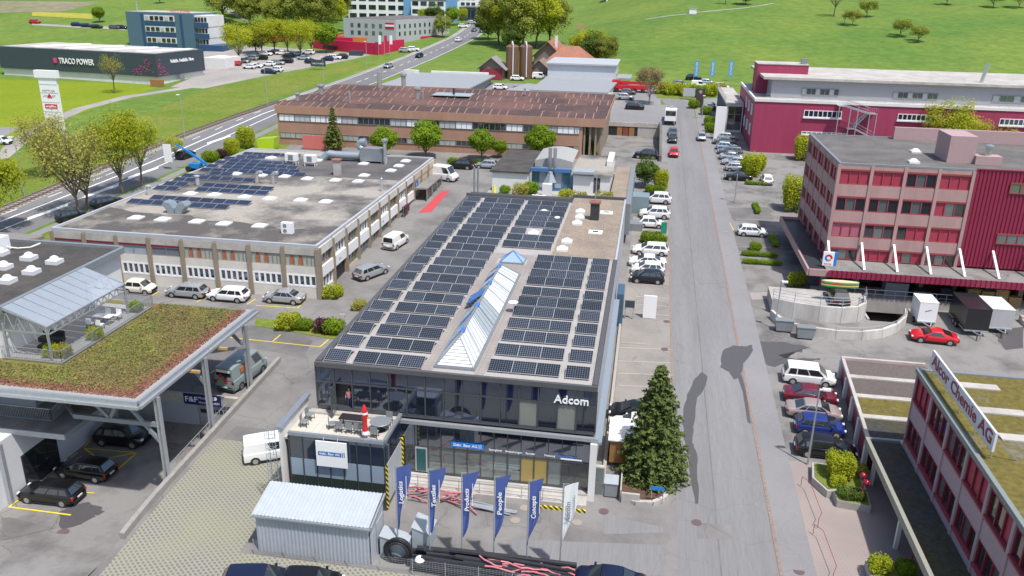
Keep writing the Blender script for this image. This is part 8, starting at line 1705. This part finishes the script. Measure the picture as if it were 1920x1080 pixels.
for i, (px, py) in enumerate(((1240, 175), (1262, 178), (1290, 180), (1312, 182), (1330, 180), (1345, 176))): bp(('olshrub', 'yshrub', 'yshrub', 'shrub', 'yshrub', 'olshrub')[i], px, py, 'leafy shrub of the sales yard bank, %s from the left' % ('first', 'second', 'third', 'fourth', 'fifth', 'sixth')[i], 2.2)
b = MB(); strip_mesh(b, [tuple(gp(480, 597).xy), tuple(gp(510, 600).xy), tuple(gp(645, 617).xy)], [tuple(gp(478, 612).xy), tuple(gp(520, 618).xy), tuple(gp(628, 637).xy)], .05, 2); o = b.build('yard_bed', VERGE, shift=False); o['kind'] = 'structure'
b = MB(); strip_mesh(b, [tuple(gp(1232, 184).xy), tuple(gp(1300, 186).xy), tuple(gp(1380, 182).xy)], [tuple(gp(1228, 170).xy), tuple(gp(1300, 166).xy), tuple(gp(1380, 166).xy)], .04, 3); o = b.build('sales_bank', VERGE, shift=False); o['kind'] = 'structure'
# ---------------------------------------------------------------- sales yard: flags, totem
LBF = mat('flag_light_blue', (.08, .33, .62), .7, .05, 2)
for i, px in enumerate((1300, 1330, 1364)):
    p = gp(px, 152); t = thing('flagpole', 'tall light blue banner flag, %s of three in the sales yard' % ('left', 'middle', 'right')[i], 'flag', p, 'blue banner flags'); b = MB(); b.tube(p, p+Vector((0, 0, 5.6)), .06, 6); b.build('pole', STEEL, t); pc('banner', LBF, p.x+.05, p.x+1.15, p.y-.02, p.y+.02, p.z+1.2, p.z+5.5, t); text('SCHAFFER', .7, WLET, (p.x+.85, p.y-.03, p.z+1.6), (0, 0, 1), (-1, 0, 0), t, width=3.6, ext=.004)
p = gp(1311, 202); t = thing('totem_sign', 'dark brown totem sign at the sales yard drive', 'sign', p); pc('slab', mat('totem_brown', (.07, .05, .045), .5, .05, 2), p.x-.9, p.x+.9, p.y-.2, p.y+.2, p.z, p.z+4.4, t); b = MB(); b.tube((p.x, p.y-.22, p.z+3.7), (p.x, p.y-.2, p.z+3.7), .4, 12); b.build('emblem', STEEL, t)
t, p = billboard(1291, 187, 2.9, 2.0, 'grey blank notice board on the sales yard bank', GREYW, .8); p = gp(1347, 262); pc('white_totem', BRIGHT, p.x-1.0, p.x+1.0, p.y-.2, p.y+.2, p.z, p.z+6.5, None, 'tall white framed totem beside the white showroom', 'sign')
# ---------------------------------------------------------------- lift, skips, crane
LB = mat('lift_blue', (.01, .22, .62), .4, .05, 2)
lf = thing('boom_lift', 'bright blue boom lift parked behind the workshop roof', 'lift', (-71, 128, 3.9)); q = atY(370, 308, 128); pc('chassis', LB, q.x-1.2, q.x+.6, 127.3, 128.7, gz(-71, 128)+.5, q.z+.2, lf); MB().bar(atY(390, 310, 128), atY(348, 281, 128), .28, .34).build('boom', LB, lf); MB().bar(atY(348, 281, 128), atY(330, 271, 128), .2, .22).build('jib', LB, lf)
for k in (-1.2, 1.2): b = MB(); b.tube((q.x+k, 126.9, gz(-71, 128)+.45), (q.x+k, 129.1, gz(-71, 128)+.45), .45, 12); b.build('wheel', TYRE, lf)
p = gp(318, 318); t = thing('event_banner', 'white hanging banner beside the main road', 'banner', p); pc('cloth', BRIGHT, p.x-.7, p.x+.7, p.y-.05, p.y+.05, p.z+1.3, p.z+4.3, t); b = MB(); b.tube((p.x+.2, p.y+.1, p.z), (p.x+.2, p.y+.1, p.z+4.5), .05, 5); b.build('pole', STEEL, t)
p = gp(505, 280); t = thing('skip', 'lime yellow skip at the corner of the factory', 'skip', p); b = MB(); b.sideprism([(p.x-1.6, p.z+.2), (p.x+1.3, p.z+.2), (p.x+1.7, p.z+2.4), (p.x-1.8, p.z+2.0)], p.y-1.2, p.y+1.2); b.build('body', CARPAINT['lime'], t)
p = gp(1172, 172); t = thing('mobile_crane', 'red mobile crane truck on the rear yard', 'crane', p); pc('chassis', REDP, p.x-3, p.x+6, p.y-1.2, p.y+1.2, p.z+.7, p.z+1.7, t); pc('cab', REDP, p.x-3.4, p.x-1.6, p.y-1.2, p.y+1.2, p.z+1.71, p.z+3.0, t); MB().bar((p.x-1.4, p.y, p.z+2.4), (p.x+8.5, p.y, p.z+2.2), .7, .7).build('boom', REDP, t)
for k in (-2.2, 0, 2.5, 4.5): b = MB(); b.tube((p.x+k, p.y-1.3, p.z+.55), (p.x+k, p.y+1.3, p.z+.55), .55, 12); b.build('wheel', TYRE, t)
def truck(px, py, ang, lab):
    p = gp(px, py); t = thing('truck', lab, 'truck', p); t.rotation_euler = (0, 0, rad(ang)); R_ = Matrix.Rotation(rad(ang), 4, 'Z'); T_ = Matrix.Translation(p) @ R_
    def bx_(nm, mt, x0, x1, y0, y1, z0, z1): o = D.objects.new(nm, ubox(mt)); C.objects.link(o); o.parent = t; o.location = ((x0+x1)/2, (y0+y1)/2, (z0+z1)/2); o.scale = (x1-x0, y1-y0, z1-z0)
    bx_('cab', BRIGHT, 2.6, 4.6, -1.2, 1.2, .8, 3.2); bx_('windscreen', CGLASS, 4.6, 4.63, -1.05, 1.05, 1.9, 2.9); bx_('chassis', DARKM, -4.4, 2.6, -.9, .9, .6, 1.1); bx_('load', BRIGHT, -4.4, 2.3, -1.2, 1.2, 1.12, 2.4); bx_('crane_arm', STEEL, -3.4, 1.6, -.3, .3, 2.42, 3.1)
    for x in (-3.2, -1.9, 3.5):
        for s in (-1, 1): b = MB(); b.tube((x, s*.95, .5), (x, s*1.2, .5), .5, 12); o = D.objects.new('wheel', b.mesh('wheel', TYRE)); C.objects.link(o); o.parent = t
truck(1257, 228, -92, 'white crane truck parked on the left side of the far street')
# ---------------------------------------------------------------- cars
q = at(80, 938, -2); car('wagon', 'black', -41.4, 46.2, 181, 'black estate car in the yellow bay nearest the camera', z=-2, slope=False); q = at(150, 902, -2); car('wagon', 'black', q.x, q.y+.8, 178, 'black estate car behind the nearest one in the lower yard', z=-2, slope=False); q = at(222, 838, -2); car('suv', 'black', q.x, q.y+.7, 2, 'black car in the shade under the green roof canopy', z=-2, slope=False)
va = car('van', 'greygreen', -34.2, 62.6, 82, 'grey green delivery van with square posters on its rear doors', cat='van'); q = gp(507, 862); car('smallvan', 'white', q.x, q.y+.5, 28, 'small white van behind the cage ladder', cat='van')
def poster(par, loc, sx, sy, sz, mt):
    o = D.objects.new('poster', ubox(mt)); C.objects.link(o); o.parent = par; o.location = loc; o.scale = (sx, sy, sz)
for dy, dz, m_ in ((-.25, 1.75, BLACK), (.25, 1.75, REDP), (-.25, 1.35, REDP), (.25, 1.35, WOODP)): poster(va, (-2.72, dy, dz-.05), .03, .32, .3, m_)
poster(va, (-2.66, 0, 2.15), .06, 1.3, .22, BRIGHT)
for sy in (-1, 1): poster(va, (-1.0, sy*.98, 1.85), 1.1, .06, .45, mat('orange_poster', (.5, .15, .06), .5, .1, 2))
for kd, c, px, py, a, lab in (('small', 'cream', 256, 553, 0, 'small cream white car at the left end of the row before the workshop'), ('wagon', 'silver', 345, 560, 180, 'silver estate car second in the row before the workshop'), ('wagon', 'white', 423, 567, 180, 'white estate car third in the row before the workshop'), ('sedan', 'silver', 528, 571, 180, 'silver saloon at the right end of the row before the workshop'),
    ('smallvan', 'white', 743, 461, 78, 'white panel van beside the workshop fins'), ('wagon', 'silver', 697, 517, 60, 'silver estate car with dark rear beside the open workshop gate'), ('van', 'white', 829, 337, -14, 'white delivery van at the back corner of the workshop'), ('suv', 'black', 862, 318, 180, 'black car before the red shrub at the factory'), ('hatch', 'silver', 911, 317, 180, 'silver hatchback left of the white terrace house'),
    ('suv', 'white', 1231, 383, 180, 'white off roader nearest the dark tree on the parking strip'), ('suv', 'white', 1227, 411, 180, 'second white car from the dark tree on the parking strip'), ('small', 'white', 1220, 429, 0, 'small white car behind the green sign'), ('wagon', 'white', 1219, 480, 180, 'white car just in front of the clipped hedge'), ('sedan', 'white', 1213, 503, 180, 'white saloon second in front of the hedge'), ('hatch', 'white', 1214, 517, 180, 'white hatchback squeezed beside the black one'), ('hatch', 'black', 1213, 533, 180, 'black hatchback nearest the camera on the parking strip'),
    ('hatch', 'red', 1263, 292, -91, 'red car driving down the street'), ('hatch', 'black', 1261, 266, -91, 'black car parked behind the red car on the far street'), ('sedan', 'grey', 1261, 253, -91, 'grey car parked in front of the white crane truck'), ('suv', 'black', 1210, 298, 178, 'black car beside the small lawn at the loading ramp'), ('hatch', 'silver', 1315, 262, -92, 'silver car parked on the far pavement'),
    ('hatch', 'white', 1411, 445, 0, 'white hatchback alone in the bays across the street'), ('hatch', 'white', 1437, 343, 90, 'white car beside the yellow bush'),
    ('mpv', 'white', 1517, 724, -3, 'white minivan at the top of the row by the garages'), ('sedan', 'wine', 1521, 760, -3, 'wine red saloon second in the row by the garages'), ('sedan', 'beige', 1527, 790, -3, 'beige saloon third in the row by the garages'), ('hatch', 'blue', 1539, 820, -3, 'royal blue car fourth in the row by the garages'), ('wagon', 'black', 1549, 862, -2, 'black estate car fifth in the row by the garages'),
    ('wagon', 'navy', 488, 1104, 12, 'dark blue car at the bottom edge left of the other'), ('hatch', 'black', 585, 1108, 8, 'black car at the bottom edge in front of the shed'), ('sedan', 'navy', 1138, 1122, 178, 'dark car cut off by the bottom edge near the white flag')):
    p = gp(px, py); dy = .8 if a in (0, 180, 178, -3, -2) else 0; car(kd, c, p.x, p.y+dy, a, lab, cat='van' if 'van' in kd else 'car')
FAR = [('hatch', 'silver', 1358, 262), ('sedan', 'grey', 1352, 270), ('hatch', 'paleblue', 1356, 280), ('wagon', 'grey', 1362, 289), ('sedan', 'silver', 1366, 299), ('wagon', 'silver', 1371, 309), ('hatch', 'silver', 1374, 320), ('sedan', 'black', 1377, 337)]
for i, (kd, c, px, py) in enumerate(FAR): p = gp(px, py); car(kd, c, p.x+.6, p.y, 178 if i % 2 else -2, '%s car, %s from the back in the row beside the red hall' % (c, ('first', 'second', 'third', 'fourth', 'fifth', 'sixth', 'seventh', 'eighth')[i]), 'cars beside the red hall')
SY = [('smallvan', 'white', 1310, 164, 0, 'white van at the left of the sales yard'), ('smallvan', 'white', 1352, 168, 0, 'white van at the right of the sales yard'), ('suv', 'grey', 1274, 162, 0, 'grey car left of the sales yard vans'), ('suv', 'black', 1300, 150, 0, 'black car behind the left sales yard van'), ('hatch', 'paleblue', 1325, 158, 0, 'pale blue car between the sales yard vans'), ('suv', 'silver', 1332, 205, 80, 'silver car at the showroom drive'), ('hatch', 'silver', 1366, 203, 80, 'silver car right of the showroom drive'), ('suv', 'silver', 1172, 187, 0, 'silver pickup like car on the deck above the garage'), ('hatch', 'grey', 1178, 177, 0, 'grey car in front of the red crane'), ('suv', 'black', 1190, 205, 0, 'dark car on the parking deck edge'), ('smallvan', 'white', 1012, 148, 0, 'white van beside the farm shed'), ('hatch', 'white', 970, 151, 0, 'white car below the silos'), ('hatch', 'white', 938, 168, 0, 'white car behind the rusty roof')]
for kd, c, px, py, a, lab in SY: carpx(kd, c, px, py, a, lab, simple=True)
RD = [('hatch', 'black', 786, 108, -95, 'black car driving on the main road'), ('sedan', 'silver', 728, 127, -95, 'silver car driving on the main road'), ('suv', 'white', 860, 78, 85, 'white car driving up the main road'), ('hatch', 'grey', 889, 59, -95, 'small grey car far up the main road'), ('hatch', 'white', 902, 61, 85, 'small white car far up the main road'), ('hatch', 'black', 349, 296, 80, 'black car on the main road beside the blue lift'), ('wagon', 'black', 203, 386, 60, 'dark car half hidden by the left edge of the workshop roof'), ('hatch', 'black', 135, 412, 60, 'dark car under the olive tree by the main road'), ('hatch', 'white', 4, 270, 0, 'white car at the left edge by the lawn')]
for kd, c, px, py, a, lab in RD: carpx(kd, c, px, py, a, lab, simple=True)
CP = [(398, 121, 'red', 441), (0, 0, '', 0)]
CPK = [(441, 123, 'red'), (455, 118, 'silver'), (472, 113, 'silver'), (480, 107, 'grey'), (491, 112, 'black'), (499, 104, 'white'), (514, 102, 'black'), (530, 103, 'white'), (541, 108, 'navy'), (556, 105, 'silver'), (578, 102, 'white'), (570, 112, 'paleblue'), (505, 124, 'white'), (521, 121, 'silver'), (537, 118, 'black'), (480, 127, 'white'), (468, 129, 'white'), (505, 138, 'navy'), (517, 135, 'white'), (585, 119, 'black'), (614, 114, 'navy'), (628, 111, 'white'), (640, 110, 'black')]
for i, (px, py, c) in enumerate(CPK): carpx(('hatch', 'wagon', 'suv', 'sedan')[i % 4], c, px, py, 0 if i % 2 else 180, '%s car in the far car park, number %s from the left in %s' % (c, ('one', 'two', 'three', 'four', 'five', 'six')[i % 6], ('the back rows', 'the second rows', 'the tree rows', 'the front rows')[i//6]), 'cars in the far car park', simple=True)
for i, (px, py, c) in enumerate(((145, 49, 'navy'), (163, 51, 'navy'), (182, 53, 'black'), (216, 54, 'grey'), (228, 54, 'navy'))): carpx('wagon', c, px, py, 0, 'dark car on the farm track, %s from the left' % ('first', 'second', 'third', 'fourth', 'fifth')[i], 'cars on the farm track', simple=True)
carpx('suv', 'red', 66, 44, 0, 'red vehicle at the left end of the farm track', simple=True)
for i, (px, py) in enumerate(((788, 62, ), (812, 62), (775, 96), (760, 98), (868, 52), (884, 45))): carpx('suv', ('white', 'silver')[i % 2], px, py, 10, '%s vehicle near the white offices by the main road, number %s' % (('white', 'silver')[i % 2], ('one', 'two', 'three', 'four', 'five', 'six')[i]), 'cars near the white offices', simple=True)
for i, px in enumerate((710, 721, 731)): p = gp(px, 104); t = thing('flagpole', 'white and red flag, %s of three before the red hall' % ('left', 'middle', 'right')[i], 'flag', p, 'red white flags'); b = MB(); b.tube(p, p+Vector((0, 0, 6.5)), .08, 5); b.build('pole', STEEL, t); pc('cloth', RENT if i == 1 else BRIGHT, p.x+.08, p.x+1.0, p.y-.02, p.y+.02, p.z+3.6, p.z+6.4, t)
